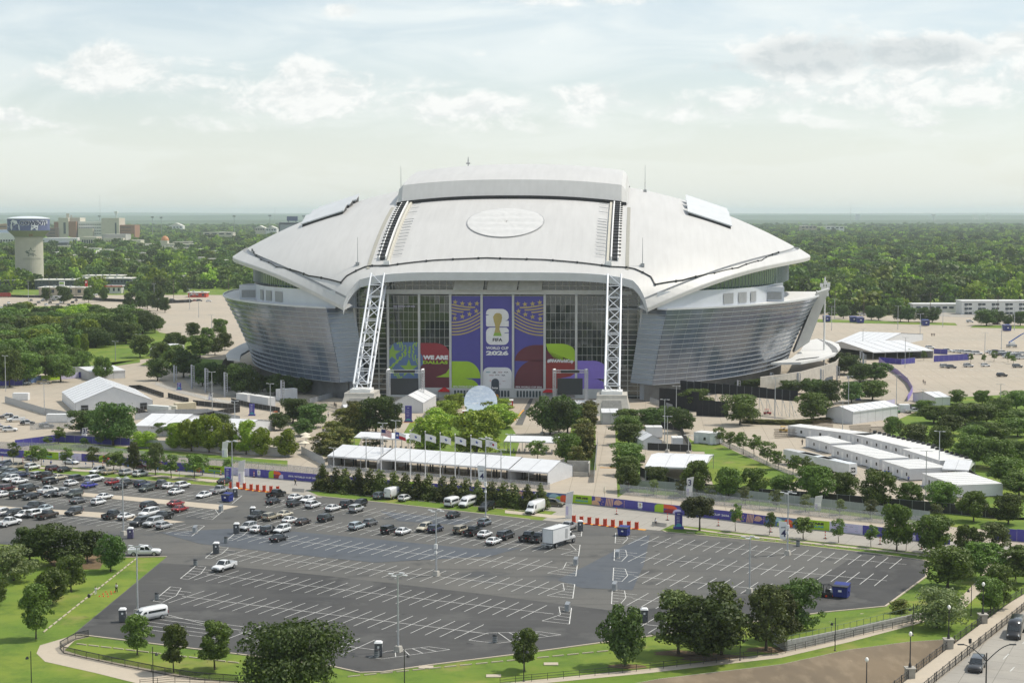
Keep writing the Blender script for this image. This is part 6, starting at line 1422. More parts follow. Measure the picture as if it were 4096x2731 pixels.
def seg(t0, t1, lb, b, h):
 a = A_+(B_-A_)*t0; c = A_+(B_-A_)*t1
 tt, L_, D_ = tent(lb, a, c, a+FLo, 3.2+h, 5.3+h, 'x', b, walls=('l','r'), name='screening_tent', group='white screening tents behind the magnolias')
 return tt, L_, D_
SEG = [seg(0,.235,'short white screening tent nearest the approach walk, behind the magnolias',3,0), seg(.25,.83,'long white screening tent of eight bays behind the flagpoles',8,.15), seg(.838,1,'short white screening tent beside the concrete bin wall',2,0)]
DET = mat('detector_black', (.02,.02,.024), .5); 
for si, (tt, L_, D_) in enumerate(SEG):
 n = int(L_/1.9); R_ = tt.matrix_basis
 for k in range(n):
  x = (k+.5)*L_/n; p = Vector(tt.location) + Matrix.Rotation(tt.rotation_euler[2], 3, 'Z') @ Vector((x, D_*.38, 0))
  if k % 2 == 0:
   d = thing('metal_detector', 'black walk-through metal detector under a white screening tent', 'detector', p, tt.rotation_euler[2], 'walk-through detectors under the tents')
   MB().box(-.45,-.33,-.3,.3,0,2.1).build('side_panel', DET, d); MB().box(.33,.45,-.3,.3,0,2.1).build('side_panel', DET, d); MB().box(-.45,.45,-.3,.3,2.1,2.25).build('lintel', DET, d)
  else:
   d = thing('inspection_table', 'white folding table between detectors under a screening tent', 'table', p, tt.rotation_euler[2], 'inspection tables under the tents')
   MB().box(-.6,.6,-.4,.4,.72,.77).build('top', WHITE, d)
   for sx in (-1,1): MB().bar((sx*.5,-.3,0),(sx*.5,-.3,.72),.05).bar((sx*.5,.3,0),(sx*.5,.3,.72),.05).build('leg', DARK, d)
def canopy(label, a, b, dep, h, name='gate_canopy', posts=5, group=None):
 a, b = G(*a), G(*b); x = b-a; L_ = x.length; rz = math.atan2(x.y, x.x); t = thing(name, label, 'canopy', a, rz, group)
 MB().add([(0,0,h),(L_,0,h),(L_,dep,h+.9),(0,dep,h+.9),(0,0,h-.35),(L_,0,h-.35),(L_,dep,h+.6),(0,dep,h+.6)], [(0,1,2,3),(7,6,5,4),(4,5,1,0),(5,6,2,1),(6,7,3,2),(7,4,0,3)]).build('roof', TENTM, t)
 for k in range(posts):
  for y in (.1, dep-.1): MB().bar((.1+(L_-.2)*k/(posts-1),y,0),(.1+(L_-.2)*k/(posts-1),y,h),.16).build('post', STEEL, t)
 return t, L_
for a, b, lb, n in (((1415,1796),(1672,1806),'white roofed turnstile canopy behind the long tent, towards the holly hedge',5),((2015,1812),(2236,1818),'white roofed turnstile canopy behind the long tent, towards the wide walk',4)):
 c_, L_ = canopy(lb, a, b, 6, 3.5, posts=n)
 for k in range(int(L_/1.6)):
  p = Vector(c_.location)+Matrix.Rotation(c_.rotation_euler[2],3,'Z') @ Vector((.8+k*1.6, 2.5, 0)); ts = thing('turnstile', 'dark turnstile post under a white gate canopy', 'turnstile', p, c_.rotation_euler[2], 'turnstiles under the gate canopies')
  MB().box(-.12,.12,-.6,.6,0,1.05).build('body', STEEL, ts); MB().bar((.12,0,.8),(.6,0,.8),.05).bar((.12,0,.8),(.35,.3,.55),.05).build('arm', DARK, ts)
tent('white peaked tent at the foot of the leaning truss', (1575,1650), (1692,1652), (1600,1618), 3.6, 6.2, 'y', 3, name='event_tent')
tent('small white kiosk tent before the concrete thrust block with violet sign', (2408,1697), (2474,1697), (2410,1682), 3.9, 4.7, 'x', 2, name='kiosk_tent')
tent('small white canopy before the other thrust block', (1378,1660), (1452,1658), (1380,1650), 2.6, 3.2, 'x', 2, walls=(), name='kiosk_tent')
tent('wide low white canopy tent at the end of the event lawn', (2582,1924), (2816,1932), (2582,1866), 3.9, 5.2, 'x', 3, walls=('l',), name='event_tent')
tent('small white gabled tent inside the black-fenced yard', (2571,1797), (2648,1795), (2567,1775), 2.6, 4.2, 'y', 2, name='event_tent')
tent('white frame tent at the end of the trailer rows', (3770,1920), (3872,1926), (3775,1888), 3.0, 4.6, 'x', 2, walls=(), name='event_tent')
tent('large white tent hall beyond the curving ramp, half behind the stadium', (3340,1395), (3508,1402), (3285,1345), 3.4, 6.4, 'x', 6, name='event_tent')
tent('white tent hall with open front beside the concrete lot', (3492,1440), (3732,1432), (3520,1395), 3.7, 6.6, 'x', 5, walls=('r','b'), name='event_tent')
tent('white hall roof behind the trailer rows', (3410,1697), (3590,1672), (3430,1668), 4.2, 5.6, 'x', 6, name='event_tent')
tent('small white tent beside the violet ramp fence', (3740,1622), (3800,1620), (3742,1600), 3.0, 4.2, 'x', 2, name='event_tent')
tent('white tent under the dark trees by the violet fence', (360,1520), (500,1512), (370,1495), 3.4, 4.4, 'x', 3, name='event_tent')
tent('white tent roof seen between the trees below the flank', (600,1425), (690,1425), (610,1405), 3.4, 5.0, 'x', 3, name='event_tent')
for (sx, sy, lb) in ((1778,1588,'red peaked pop-up tent beside the maroon banner'),(2195,1591,'red peaked pop-up tent beside the red banner')):
 p = G(sx, sy); t = thing('popup_tent', lb, 'tent', p, -SA); RED = mat('red_vinyl', (.50,.015,.020), .5)
 MB().add([(-2.2,-2.2,2.5),(2.2,-2.2,2.5),(2.2,2.2,2.5),(-2.2,2.2,2.5),(0,0,4.0)], [(0,1,4),(1,2,4),(2,3,4),(3,0,4)]).build('roof', RED, t)
 for x in (-2.1,2.1):
  for y in (-2.1,2.1): MB().bar((x,y,0),(x,y,2.5),.1).build('post', DARK, t)
 MB().box(-2.1,2.1,-2.2,-2.15,2.2,2.5).build('valance', RED, t); MB().box(1.7,1.9,2.6,2.7,.2,5.2).build('feather_flag', RED, t)
# turnkey cabins, containers, trailers
def cabin_row(label, NL, NR, n, dep, h, ac=False, group='white site cabins in the trailer compound', col=None, doors=True):
 a, b = G(*NL), G(*NR); x = b-a; L_ = x.length; rz = math.atan2(x.y, x.x); u = x.normalized(); w = L_/n
 for k in range(n):
  t = thing('site_cabin', label, 'cabin', a+u*(w*k), rz, group)
  MB().box(.02,w-.02,0,dep,.25,h).build('body', TENTM, t); MB().box(0,w,-.06,dep+.06,h,h+.12).build('roof', OFFW, t); MB().box(.1,w-.1,.05,dep-.05,0,.25).build('skid', DARK, t)
  if doors and k % 2 == 0: MB().box(w*.25,w*.25+.9,-.05,.02,.3,2.3).build('door', WHITE, t); MB().box(w*.25-.2,w*.25+1.1,-1.1,-.05,0,.3).build('step', GREYP, t)
  if doors and k % 2: wd = MB().box(w*.35,w*.35+.8,-.06,.02,1.2,2.1).build('window', DARK, t); MB().box(w*.35-.06,w*.35+.86,-.045,.0,1.14,2.16).build('window_frame', WHITE, wd)
  if ac: MB().box(w*.2,w*.2+.9,dep-.9,dep-.1,h+.12,h+.8).build('air_conditioner', DARK, t)
  else: MB().bar((w*.5,-.06,h+.14),(w*.5,dep+.06,h+.14),.06).build('roof_rib', TENTD, t)
cabin_row('white cabin in the row behind the yellow machine', (3151,1741), (3460,1782), 8, 6, 3.0)
cabin_row('white cabin in the short stepped row before the air conditioners', (3222,1788), (3318,1816), 4, 7, 3.0)
cabin_row('white cabin in the long middle row beside the semi-trailers', (3325,1826), (3516,1882), 10, 9, 3.1)
cabin_row('white cabin in the row ahead of the frame tent', (3528,1888), (3636,1924), 6, 11, 3.1)
cabin_row('white cabin in the last row towards the street oaks', (3688,1942), (3828,1992), 7, 12, 3.1)
cabin_row('white cabin carrying a black air conditioner on its roof', (3404,1775), (3655,1838), 13, 8, 3.0, True)
cabin_row('white cabin carrying a black air conditioner behind the frame tent', (3610,1838), (3760,1888), 8, 9, 3.0, True)
for (a, b, n, lb) in (((2775,1772),(2862,1780),3,'white restroom trailer on the corner of the event lawn'),((2690,1797),(2732,1797),1,'white generator trailer in the black-fenced yard'),((2583,1752),(2650,1752),1,'pale container office in the black-fenced yard')):
 cabin_row(lb, a, b, n, 4.5, 3.3, group=lb, doors=n > 1)
cabin_row('white equipment trailer on the plaza edge under the flank trees', (945,1606), (990,1612), 1, 3, 3.0, group='white trailers by the flank', doors=False); cabin_row('long white equipment trailer on the plaza edge under the flank trees', (1000,1618), (1073,1630), 1, 3, 3.4, group='white trailers by the flank', doors=False)
cabin_row('tall white equipment trailer beside a slim metal tower', (1118,1605), (1190,1600), 1, 3, 4.2, group='white trailers by the flank', doors=False)
for (a, b, col, lb) in (((588,1652),(674,1658),(.62,.64,.62),'pale grey shipping container behind the black fence'),((676,1656),(704,1656),(.58,.56,.46),'cream shipping container end-on behind the black fence'),((705,1645),(785,1640),(.56,.50,.36),'beige shipping container behind the black fence'),((185,1690),(290,1690),(.70,.71,.72),'white restroom trailer beside the big event tent'),((50,1602),(112,1602),(.72,.73,.74),'white tank box beside the big event tent'),((401,1508),(440,1508),(.72,.73,.74),'white cabin behind the big event tent, before the oaks'),((3600,1650),(3640,1650),(.7,.71,.72),'white cabin beside a white pickup near the ramp')):
 A2, B2 = G(*a), G(*b); x = B2-A2; t = thing('container', lb, 'container', A2, math.atan2(x.y,x.x)); m_ = mat('container_'+lb[:14].replace(' ','_'), col, .6, var=.08); L_ = x.length
 MB().box(0,L_,0,2.6,.1,2.75).build('body', m_, t)
 rb = MB()
 for k in range(int(L_/.6)): rb.box(.2+k*.6,.45+k*.6,-.05,0,.2,2.65)
 rb.build('rib_panel', m_, t); MB().box(-.04,0,.1,2.5,.15,2.7).build('door', m_, t)
p = G(3595+60, 1652); p.z = .04; car(p, -1.4, 'pickup', 'white', 'beside the white cabin near the ramp')
for (a, rz, lb) in (((3412,1915),2.02,'white semi-trailer with black arrow emblem on its rear doors'),((3330,1895),2.02,'white semi-trailer parked behind its twin'),((3270,1880),2.02,'white semi-trailer nearest the event lawn trees')):
 p = G(*a); t = thing('semi_trailer', lb, 'trailer', p, rz-PI/2, 'semi-trailers in the compound'); MB().box(-1.3,1.3,0,14,1.2,4.0).build('box', PAINT['white'], t); MB().box(-1.1,1.1,.3,13.6,.9,1.2).build('chassis', DARK, t)
 for s in (-1,1):
  for y in (1.2,2.4,11.5): o = obj('wheel', WHEEL['t'][0], t); o.location = (s*1.05,y,.5)
 if 'arrow' in lb:
  MB().box(-.7,.7,-.04,0,1.7,3.0).build('emblem_panel', DARK, t)
  for k in (-.35,.25): MB().xz([(k-.2,1.9),(k+.25,2.35),(k-.2,2.8)], -.07, -.04).build('arrow_mark', WHITE, t)
# scaffolding stacks
for (sx, sy) in ((3140,1750),(3290,1715),(3440,1735),(3520,1740)):
 t = thing('scaffold_stack', 'stack of scaffold bars and decks beside the site cabins', 'scaffolding', G(sx,sy), .3, 'scaffold stacks by the cabins'); r_ = random.Random(sx)
 for k in range(10):
  z = .2+.28*k; y = r_.uniform(-.3,.3); MB().bar((-4+r_.uniform(0,.6),y,z),(4-r_.uniform(0,.8),y,z),.16,.12).build('bar', mat('rusty_bar', (.12,.09,.06), .7, metal=.3), t)
# black screen wall on scaffolding
def wallpanels(label, a, b, z0, z1, n, m, name='screen_wall', legs=False, cat='screen', px=True):
 A2, B2 = (G(*a), G(*b)) if px else (a, b); x = B2-A2; L_ = x.length; t = thing(name, label, cat, A2, math.atan2(x.y,x.x))
 for k in range(n):
  w = L_/n; MB().box(w*k+.02,w*(k+1)-.02,-.06,.06,z0+rnd.uniform(-.05,.05),z1+rnd.uniform(-.15,.15)).build('screen_panel', m, t)
  if legs: MB().bar((w*k,0,0),(w*k,.0,z1),.12).bar((w*k,0,z1*.8),(w*k,2.5,0),.1).bar((w*k,0,z0),(w*(k+1),0,.3),.08).build('scaffold_leg', STEEL, t)
 return t
wallpanels('tall black screen wall standing against the glass corner', (2637,1628), (2795,1648), 0, 7.0, 6, BLKM)
wallpanels('black screen box behind the worker in a yellow vest', (2785,1662), (2912,1668), 0, 5.4, 5, BLKM)
wallpanels('long raised black screen on a scaffold frame beside the curving hedge', (2720,1622), (3190,1672), 5.6, 9.2, 16, BLKM, legs=True)
# fences of separate panels
def fence(label, pts, h, m, plen=2.4, z0=.05, post=STEEL, name='mesh_fence', rails=True, px=True, cat='fence', group=None, pw=.06):
 P_ = [G(*p) for p in pts] if px else pts
 t = thing(name, label, cat, P_[0], 0, group); o0 = P_[0]
 for a, b in zip(P_, P_[1:]):
  d = b-a; L_ = d.length; n = max(1, round(L_/plen)); u = d.normalized(); ang = math.atan2(u.y, u.x)
  key = (m.name, round(L_/n, 2), h)
  if key not in _fp:
   w = L_/n; _fp[key] = (MB().box(.03,w-.03,-.012,.012,z0,h).mesh('fence_panel', m), (MB().bar((0,0,0),(0,0,h+.05),pw).bar((0,0,h-.03),(w,0,h-.03),pw*.8).bar((0,0,z0+.1),(w,0,z0+.1),pw*.8).mesh('post', post)))
  for k in range(n):
   p = a+u*(L_*k/n)-o0
   for nm, me in (('fence_panel', _fp[key][0]), ('post', _fp[key][1])):
    o = obj(nm, me, t); o.location = p; o.rotation_euler = (0,0,ang)
 return t
_fp = {}
fence('grey mesh crowd fence running behind the colourful banner fence, town side', [(-60,1795),(330,1805),(700,1850),(1150,1890),(1280,1905)], 2.2, WIREM)
fence('grey mesh crowd fence running behind the colourful banner fence, lawn side', [(2480,1975),(2700,1998),(3000,2035),(3400,2080),(3800,2118)], 2.4, WIREM)
fence('second grey mesh fence with scrim before the oak row', [(2480,1950),(2700,1965),(3000,2000),(3400,2045),(3720,2085)], 2.3, SCRIM)
fence('black screened fence in front of the trailer compound', [(2560,1905),(2700,1955),(2900,1985),(3200,2005),(3500,2030),(3800,2055),(3990,2075)], 2.5, BSCR, 3.0)
fence('black screened fence behind the trailer compound', [(3560,1790),(3700,1835),(3850,1890),(3950,1960)], 2.2, BSCR, 3.0)
fence('grey scrim panel fence behind the bright trees', [(520,1790),(740,1800),(960,1815),(1160,1828)], 2.6, SCRIM, 2.6)
fence('mesh fence round the yard of the big event tent', [(20,1610),(175,1658),(300,1680)], 2.4, SCRIM)
fence('mesh fence beside the patrol cars', [(120,1720),(270,1712),(300,1690)], 2.2, WIREM)
fence('mesh fence round the container yard', [(540,1680),(700,1662),(830,1660),(960,1690)], 2.2, SCRIM)
fence('black screened fence round the container yard', [(545,1650),(600,1672),(780,1680),(960,1648)], 2.0, BSCR, 3)
fence('black screened fence beside the curved crosswalk', [(515,1560),(560,1558),(655,1590)], 1.9, BSCR, 3); fence('black screened fence along the equipment trailers', [(925,1612),(1000,1630),(1120,1650)], 1.9, BSCR, 3)
fence('low black fence panels before the crosswalk', [(672,1590),(755,1612)], 1.9, BSCR, 3); fence('black fence panels below the crosswalk', [(772,1620),(960,1640)], 1.9, BSCR, 3)
fence('black fence round the small yard of white tents', [(2590,1800),(2765,1808),(2720,1725),(2640,1712)], 2.2, BSCR, 3)
fence('black fence strip beside the small tents', [(2560,1850),(2580,1850)], 2.0, BSCR, 3)
fence('thin rail fence along the event lawn trees', [(2860,1765),(2975,1812),(3080,1868),(3205,1918)], 1.2, WIREM, 2.0)
fence('mesh barrier along the plaza steps', [(2390,1780),(2375,1930)], 2.4, SCRIM); fence('mesh fence beside the approach walk', [(1205,1815),(1290,1860),(1300,1880)], 2.3, SCRIM)
fence('mesh barrier by the stadium corner entrance', [(1240,1615),(1330,1590)], 2.0, SCRIM); fence('mesh barrier by the glass corner', [(2600,1610),(2690,1640)], 2.0, SCRIM)
fence('mesh fence under the screening tents', [(1300,1885),(1600,1910),(2200,1958)], 1.8, WIREM, 2.2)
fence('mesh fence before the central cypresses', [(1640,1830),(2010,1838)], 2.0, SCRIM); fence('violet printed fence behind the small trees', [(60,1790),(225,1768),(520,1782)], 2.3, VIOL, 3.0)
fence('violet fence on the bank behind the big tent', [(-40,1545),(90,1540)], 2.6, VIOL, 3); fence('lime fence panels on the bank behind the big tent', [(165,1525),(240,1518)], 2.4, PR['lime'], 3); fence('pale fence panels on the bank behind the big tent', [(240,1518),(315,1512)], 2.4, PR['pale'], 3); fence('violet fence panels beside the pale ones behind the big tent', [(315,1512),(368,1508)], 2.6, VIOL, 3); fence('blue fence panels on the bank behind the big tent', [(90,1540),(165,1525)], 2.6, PR['blue'], 3)
fence('violet fence round the tents by the concrete lot', [(3515,1450),(3605,1458),(3660,1452)], 2.6, VIOL, 3); fence('violet printed fence beside the white cabin on the concrete lot', [(3735,1448),(3875,1440)], 3.0, VIOL, 3); fence('violet fence behind the parked vans', [(3735,1415),(3790,1418)], 2.6, VIOL, 3)
rp_ = [(3515,1450),(3540,1470),(3590,1500),(3630,1535),(3650,1570),(3640,1590),(3630,1605)]
fence('curving printed fence in violet and lime along the ramp', rp_, 2.4, PR['lilac'], 2.5); fence('pale violet fence beside the roundabout', [(3330,1655),(3480,1640),(3580,1622)], 2.4, PR['pale'], 3); fence('black fence beside the roundabout', [(3585,1640),(3705,1640)], 2.2, BSCR, 3)
fence('black fence along the far lot', [(340,1198),(420,1205),(640,1215),(765,1210)], 2.4, BSCR, 6)
fence('black fence beside the low tan building', [(-40,1186),(90,1190),(330,1195)], 2.0, BSCR, 6)
# the banner fence itself: printed steel panels
BF = [(-120,1813),(0,1826),(237,1839),(395,1848),(640,1876),(898,1897),(1140,1918),(1290,1931),(2180,2003),(2368,2019),(2700,2057),(2896,2078),(3076,2102),(3319,2124),(3537,2149),(3800,2178)]
def bf_y(x): return interp(x, BF)
def banner(x0, x1, kind, lab, h=2.15):
 a, b = G(x0, bf_y(x0)), G(x1, bf_y(x1)); d = b-a; L_ = d.length
 t = thing('banner_panel', lab, 'banner', a, math.atan2(d.y, d.x), 'panels of the printed banner fence')
 base = dict(v='violet', l='lime', w='white', b='blue', p='violet', s='violet', f='violet')[kind[0]]
 n = max(1, round(L_/1.25))
 me = MB().box(.01, L_/n-.01, -.03, .03, .12, h).mesh('panel', PR[base])
 for k in range(n): o = obj('panel', me, t); o.location = (L_*k/n, 0, 0)
 MB().box(0,L_,-.12,.12,0,.12).build('base_rail', GREYP, t)
 A3 = lambda pts, m, lay=1, nm='print_shape': MB().xz([(min(max(x, .02), L_-.02), min(max(z, .15), h-.03)) for x, z in pts], -.035-.012*lay, -.03-.012*lay).build(nm, PR[m], t)
 T3 = lambda s, x, z, hh, m, w=None, bold=.03: lettering(s, hh, PR[m], t, (x, -.075, z), 0, bold, w)
 if kind == 'l': T3('WE ARE', L_*.52, h*.68, h*.22, 'black', L_*.6, .07); T3('DALLAS', L_*.52, h*.38, h*.20, 'teal', L_*.6, .05)
 elif kind == 'w':
  A3(rounded(.1,L_-.05,.15,h-.05,.05,.05,.7,.4), 'pale', 1)
  r_ = random.Random(int(x0))
  for i in range(5):
   for j in range(3): 
    if r_.random() < .8: T3(('VISA','LENOVO','ARAMCO','KIA','QATAR','HISENSE')[(i*3+j) % 6], L_*(.18+.16*i), h*(.3+.2*j), h*.055, r_.choice(('red','navy','black','teal')), L_*.1, .01)
 elif kind == 'v':
  e = A3(rounded(L_*.42,L_*.58,h*.62,h*.9,.1,.2,0,0,4), 'white', 1, 'emblem'); A3(rounded(L_*.42,L_*.58,h*.32,h*.60,.15,.1,.15,.15,4), 'white', 1, 'emblem'); A3([(L_*.47,h*.45),(L_*.53,h*.45),(L_*.515,h*.6),(L_*.53,h*.78),(L_*.47,h*.78),(L_*.485,h*.6)], 'gold', 2, 'trophy'); T3('2026', L_*.5, h*.24, h*.1, 'white', L_*.15, .04)
 elif kind == 'f': T3('FIFA WORLD CUP 2026', L_*.5, h*.5, h*.20, 'white', L_*.82, .03)
 elif kind == 's':
  A3([(0,.15),(L_*.3,.15),(L_*.3,h)] + arcp(L_*.15, h*.55, L_*.15, h*.4, 90, 180) + [(0,h*.5)], 'lime', 1); A3([(L_*.3,h*.55),(L_*.75,h*.55)] + arcp(L_*.52, h*.55, L_*.23, h*.4, 0, 90) + [(L_*.3,h)], 'orange', 1)
  A3(arcp(L_*.52, h*.12, L_*.22, h*.43, 180, 90) + [(L_*.75,h*.55),(L_*.75,.15)], 'red', 2); A3(arcp(L_*.78, h*.1, L_*.18, h*.5, 180, 60)+[(L_*.88,.15)], 'pale', 3)
 elif kind == 'b':
  A3(arcp(L_*.35, h*.5, L_*.2, h*.42, 0, 180), 'sky', 1); A3(arcp(L_*.58, h*.1, L_*.22, h*.6, 180, 0), 'lime', 2); A3([(L_*.6,.15),(L_*.85,.15)] + arcp(L_*.72, h*.45, L_*.14, h*.4, 0, 180), 'orange', 3)
 elif kind == 'p':
  A3(arcp(L_*.10, .15, L_*.14, h*.5, 0, 180), 'peach', 1); A3([(L_*.1,h*.55),(L_*.26,h*.5),(L_*.27,h*.95),(L_*.1,h*.97)], 'peach', 1)
  for k in range(3): A3(star_pts(L_*(.30+.035*(k%2)), h*(.25+.25*k), h*.09), 'peach', 2)
  for k in range(5):
   xx = L_*(.40+.045*k); A3([(xx,.15),(xx+L_*.026,.15),(xx+L_*.06,h*.95),(xx+L_*.035,h*.95)], 'peach', 1)
  for k in range(8):
   a0 = 20+k*22; A3([(L_*.80,h*.3)]+arcp(L_*.78, h*.42, L_*.13, h*.46, a0, a0+15, 3), 'peach', 1)
  for k in range(5): A3([(L_*.95+.1*math.cos(i*PI/3), h*(.2+.15*k)+.1*math.sin(i*PI/3)) for i in range(6)], 'peach', 1)
SEQ = [(-120,95,'f','violet fence panel lettered in white at the far end beside the blue one'),(95,98,'b','narrow blue fence panel'),(98,235,'l','lime WE ARE DALLAS panel with a grey sedan passing'),(235,326,'w','white sponsor panel behind the white sedan'),(326,395,'v','violet emblem panel above the white sedan on the road'),(395,455,'s','violet panel with lime and red shapes above the crowded rows'),(455,585,'f','violet panel behind the pair of small trees and slim pine'),(585,660,'p','violet and peach patterned panel behind the maroon SUV'),(660,745,'v','violet panel behind the leaning verge trees'),(745,818,'b','blue panel behind the round verge tree'),(818,898,'l','lime WE ARE DALLAS panel beside the violet pylon'),(898,997,'w','white sponsor panel behind the white sail pylon'),(997,1075,'v','violet emblem panel beyond the white sail pylon'),(1075,1142,'s','violet panel with red and lime shapes beside the walker'),(1142,1285,'f','violet FIFA WORLD CUP 2026 panel beside the magnolia row'),
  (1285,1420,'p','patterned panel hidden behind the first magnolias'),(1420,1560,'v','violet panel showing between the magnolias, one flag from the start'),(1560,1700,'l','lime panel showing between the middle magnolias'),(1700,1850,'f','violet panel showing between the middle magnolias'),(1850,1990,'v','violet panel showing behind the banner pole'),(1990,2110,'p','patterned panel behind the last magnolias'),(2110,2180,'v','violet panel at the last magnolia'),
  (2180,2285,'b','blue panel with lime and orange shapes behind the olive SUV'),(2285,2367,'l','lime WE ARE DALLAS panel beside the tall white sail pylon'),(2367,2504,'p','violet and peach lion-patterned panel behind the orange barriers'),(2504,2618,'v','violet emblem panel above the seated person'),(2618,2740,'s','violet panel with lime, orange and red shapes behind the violet pylon'),(2740,2935,'f','violet lettered panel behind the round-topped pine'),(2935,3062,'p','violet and peach patterned panel between two young street trees'),(3062,3190,'b','blue panel with lime and orange shapes behind the number four banner'),(3190,3318,'l','lime WE ARE DALLAS panel behind a street tree'),(3318,3450,'w','white sponsor panel between two street trees'),(3450,3545,'v','violet emblem panel behind the last thin street tree'),(3545,3680,'s','violet panel half hidden by the corner oaks'),(3680,3800,'v','violet panel behind the corner oaks')]
for s_ in SEQ: banner(*s_)
a, b = G(3975,2160), G(4140,2178)
wallpanels('violet and blue printed fence beyond the corner oaks', (3975,2155), (4160,2172), 0, 2.6, 6, PR['violet'], 'banner_panel', cat='banner')
# ---- poles, lamps, flags
def lot_light(bx, by, ty, heads=4, base=True, label=None, sc=1.0):
 p = G(bx, by); h = (by-ty)/ppm(by); t = thing('light_pole', label or 'tall grey light pole with flat lamp heads on the plaza', 'light pole', p, LOT_RZ, 'grey light poles')
 if base: MB().add([(-.6,-.6,0),(.6,-.6,0),(.6,.6,0),(-.6,.6,0),(-.45,-.45,.95),(.45,-.45,.95),(.45,.45,.95),(-.45,.45,.95)], [(0,3,2,1),(4,5,6,7),(0,1,5,4),(1,2,6,5),(2,3,7,6),(3,0,4,7)]).build('base', CONC, t)
 MB().tube((0,0,0),(0,0,h),.15*sc,.09*sc,8).build('mast', mat('pole_grey', (.46,.48,.50), .4, metal=.3), t)
 MB().bar((-.9*sc,0,h),(.9*sc,0,h),.09).bar((0,-.9*sc,h),(0,.9*sc,h),.09).build('arm', STEEL, t)
 hm_ = MB().box(-.36*sc,.36*sc,-.2*sc,.2*sc,-.06,.06).mesh('lamp_head', mat('lamp_head', (.55,.56,.57), .4))
 for k, (dx, dy) in enumerate(((-1.1,0),(1.1,0),(0,-1.1),(0,1.1))[:heads]): o = obj('lamp_head', hm_, t); o.location = (dx*sc, dy*sc, h+.02)
 return t, h
NB_ = [(494,2140,1908,'light pole rising beside a portable toilet at the corner oaks'),(551,2457,2180,'light pole beside the white passenger van in the dark stalls'),(1593,2606,2292,'light pole on a concrete footing beside the lowest portable toilet'),(1745,2302,2038,'light pole on a wide concrete footing in the empty stalls, carrying a white box'),(1943,2080,1750,'tall light pole with a number four banner before the magnolias'),(3150,2219,1967,'light pole with a number four banner on the empty right-of-aisle stalls'.replace('right-of-aisle ','')),(2998,2372,2145,'light pole rising behind the clump of pines'),(930,1968,1762,'light pole beside the blue dumpster and orange barriers')]
for bx, by, ty, lb in NB_:
 t, h = lot_light(bx, by, ty, label=lb, sc=1.15)
 if 'number four' in lb:
  zb = h*(.47 if bx < 2500 else .25); b_ = MB().add([(-1.55,0,zb+.2),(-.3,0,zb),(-.2,0,zb+3.6),(-1.9,0,zb+3.8),(-1.55,.05,zb+.2),(-.3,.05,zb),(-.2,.05,zb+3.6),(-1.9,.05,zb+3.8)], [(0,1,2,3),(7,6,5,4),(0,4,5,1),(1,5,6,2),(2,6,7,3),(3,7,4,0)]).build('banner', WHITE, t); b_.rotation_euler = (0,0,TH)
  lettering('4', 1.4, PR['navy'], b_, (-.85,-.03,zb+1.3), 0, .02); MB().box(-1.4,-.5,-.03,-.005,zb+2.35,zb+2.6).build('print', GREYP, b_)
 if 'white box' in lb or 'number four' in lb: MB().box(-.25,.35,-.4,-.1,h*.42,h*.42+.9).box(-.2,.2,-.3,.1,h*.34,h*.34+.5).build('equipment_box', WHITE, t)
for bx, by, ty in [(23,1566,1422),(178,1660,1532),(849,1643,1486),(1082,1676,1533),(940,1712,1602),(1532,1876,1690),(1584,1870,1680),(1465,1885,1746),(2170,1738,1685),(2042,1890,1735),(2004,1925,1796),(2658,1775,1596),(2669,1810,1663),(2705,1645,1543),(2754,1815,1740),(3100,1675,1510),(3370,1728,1603),(3756,1885,1723),(3703,1995,1801),(3585,1630,1498),(3690,1655,1557),(3393,1658,1503),(4001,1645,1536),(3620,1472,1349),(3451,1402,1316),(3939,1416,1330),(4005,1398,1297),(3680,1357,1255),(3591,1318,1223),(3771,1308,1246),(4057,1322,1230),(3326,1322,1225),(3338,1278,1195),(553,1415,1337),(462,1445,1365),(847,1336,1260),(759,1238,1154),(795,1270,1205),(114,1205,1122),(617,1195,1135),(1335,1880,1790)]:
 lot_light(bx, by, ty, 2, by > 1700, sc=1.0 if by > 1450 else 1.3)
t = thing('street_lamp', 'black park lamp post rising from the dense grove', 'street lamp', G(130,1440)); MB().tube((0,0,0),(0,0,14),.2,.12,8).build('post', DARK, t); MB().box(-.5,.5,-.2,.2,13.9,14.1).build('lamp_head', DARK, t)
def path_lamp(bx, by, ty, lb, side=1):
 p = G(bx, by); h = (by-ty)/ppm(by); t = thing('path_lamp', lb, 'street lamp', p, 0, 'black path lamps'); MB().tube((0,0,0),(0,0,h),.075,.06,8).build('post', DARK, t)
 MB().lathe([(.18,0),(.18,.12),(.07,.2)], 8).build('base', DARK, t); MB().bar((0,0,h*.84),(side*.55,0,h*.84),.05).build('bracket', DARK, t); l_ = MB().lathe([(.26,-.32),(.24,-.2),(.12,-.02),(.05,.08)], 10).build('lamp_shade', DARK, t); l_.location = (side*.55,0,h*.84)
for a in ((126,2745,2600,'black path lamp on the lawn below the looping footpath',-1),(613,2745,2582,'black path lamp beside the black wire fence',1),(1006,2740,2576,'black path lamp behind the broad spreading oak',1),(1618,2742,2591,'black path lamp on the grass slope below the lowest toilet',1),(2095,2724,2576,'black path lamp beside the slender young tree',1),(3340,2601,2467,'black path lamp beside the stone retaining wall',-1),(3651,2541,2410,'black path lamp at the end of the green rail',-1),(3884,2461,2337,'black path lamp among the trees by the bridge',-1),(2960,2640,2540,'black path lamp under the clump of pines',1)): path_lamp(*a)
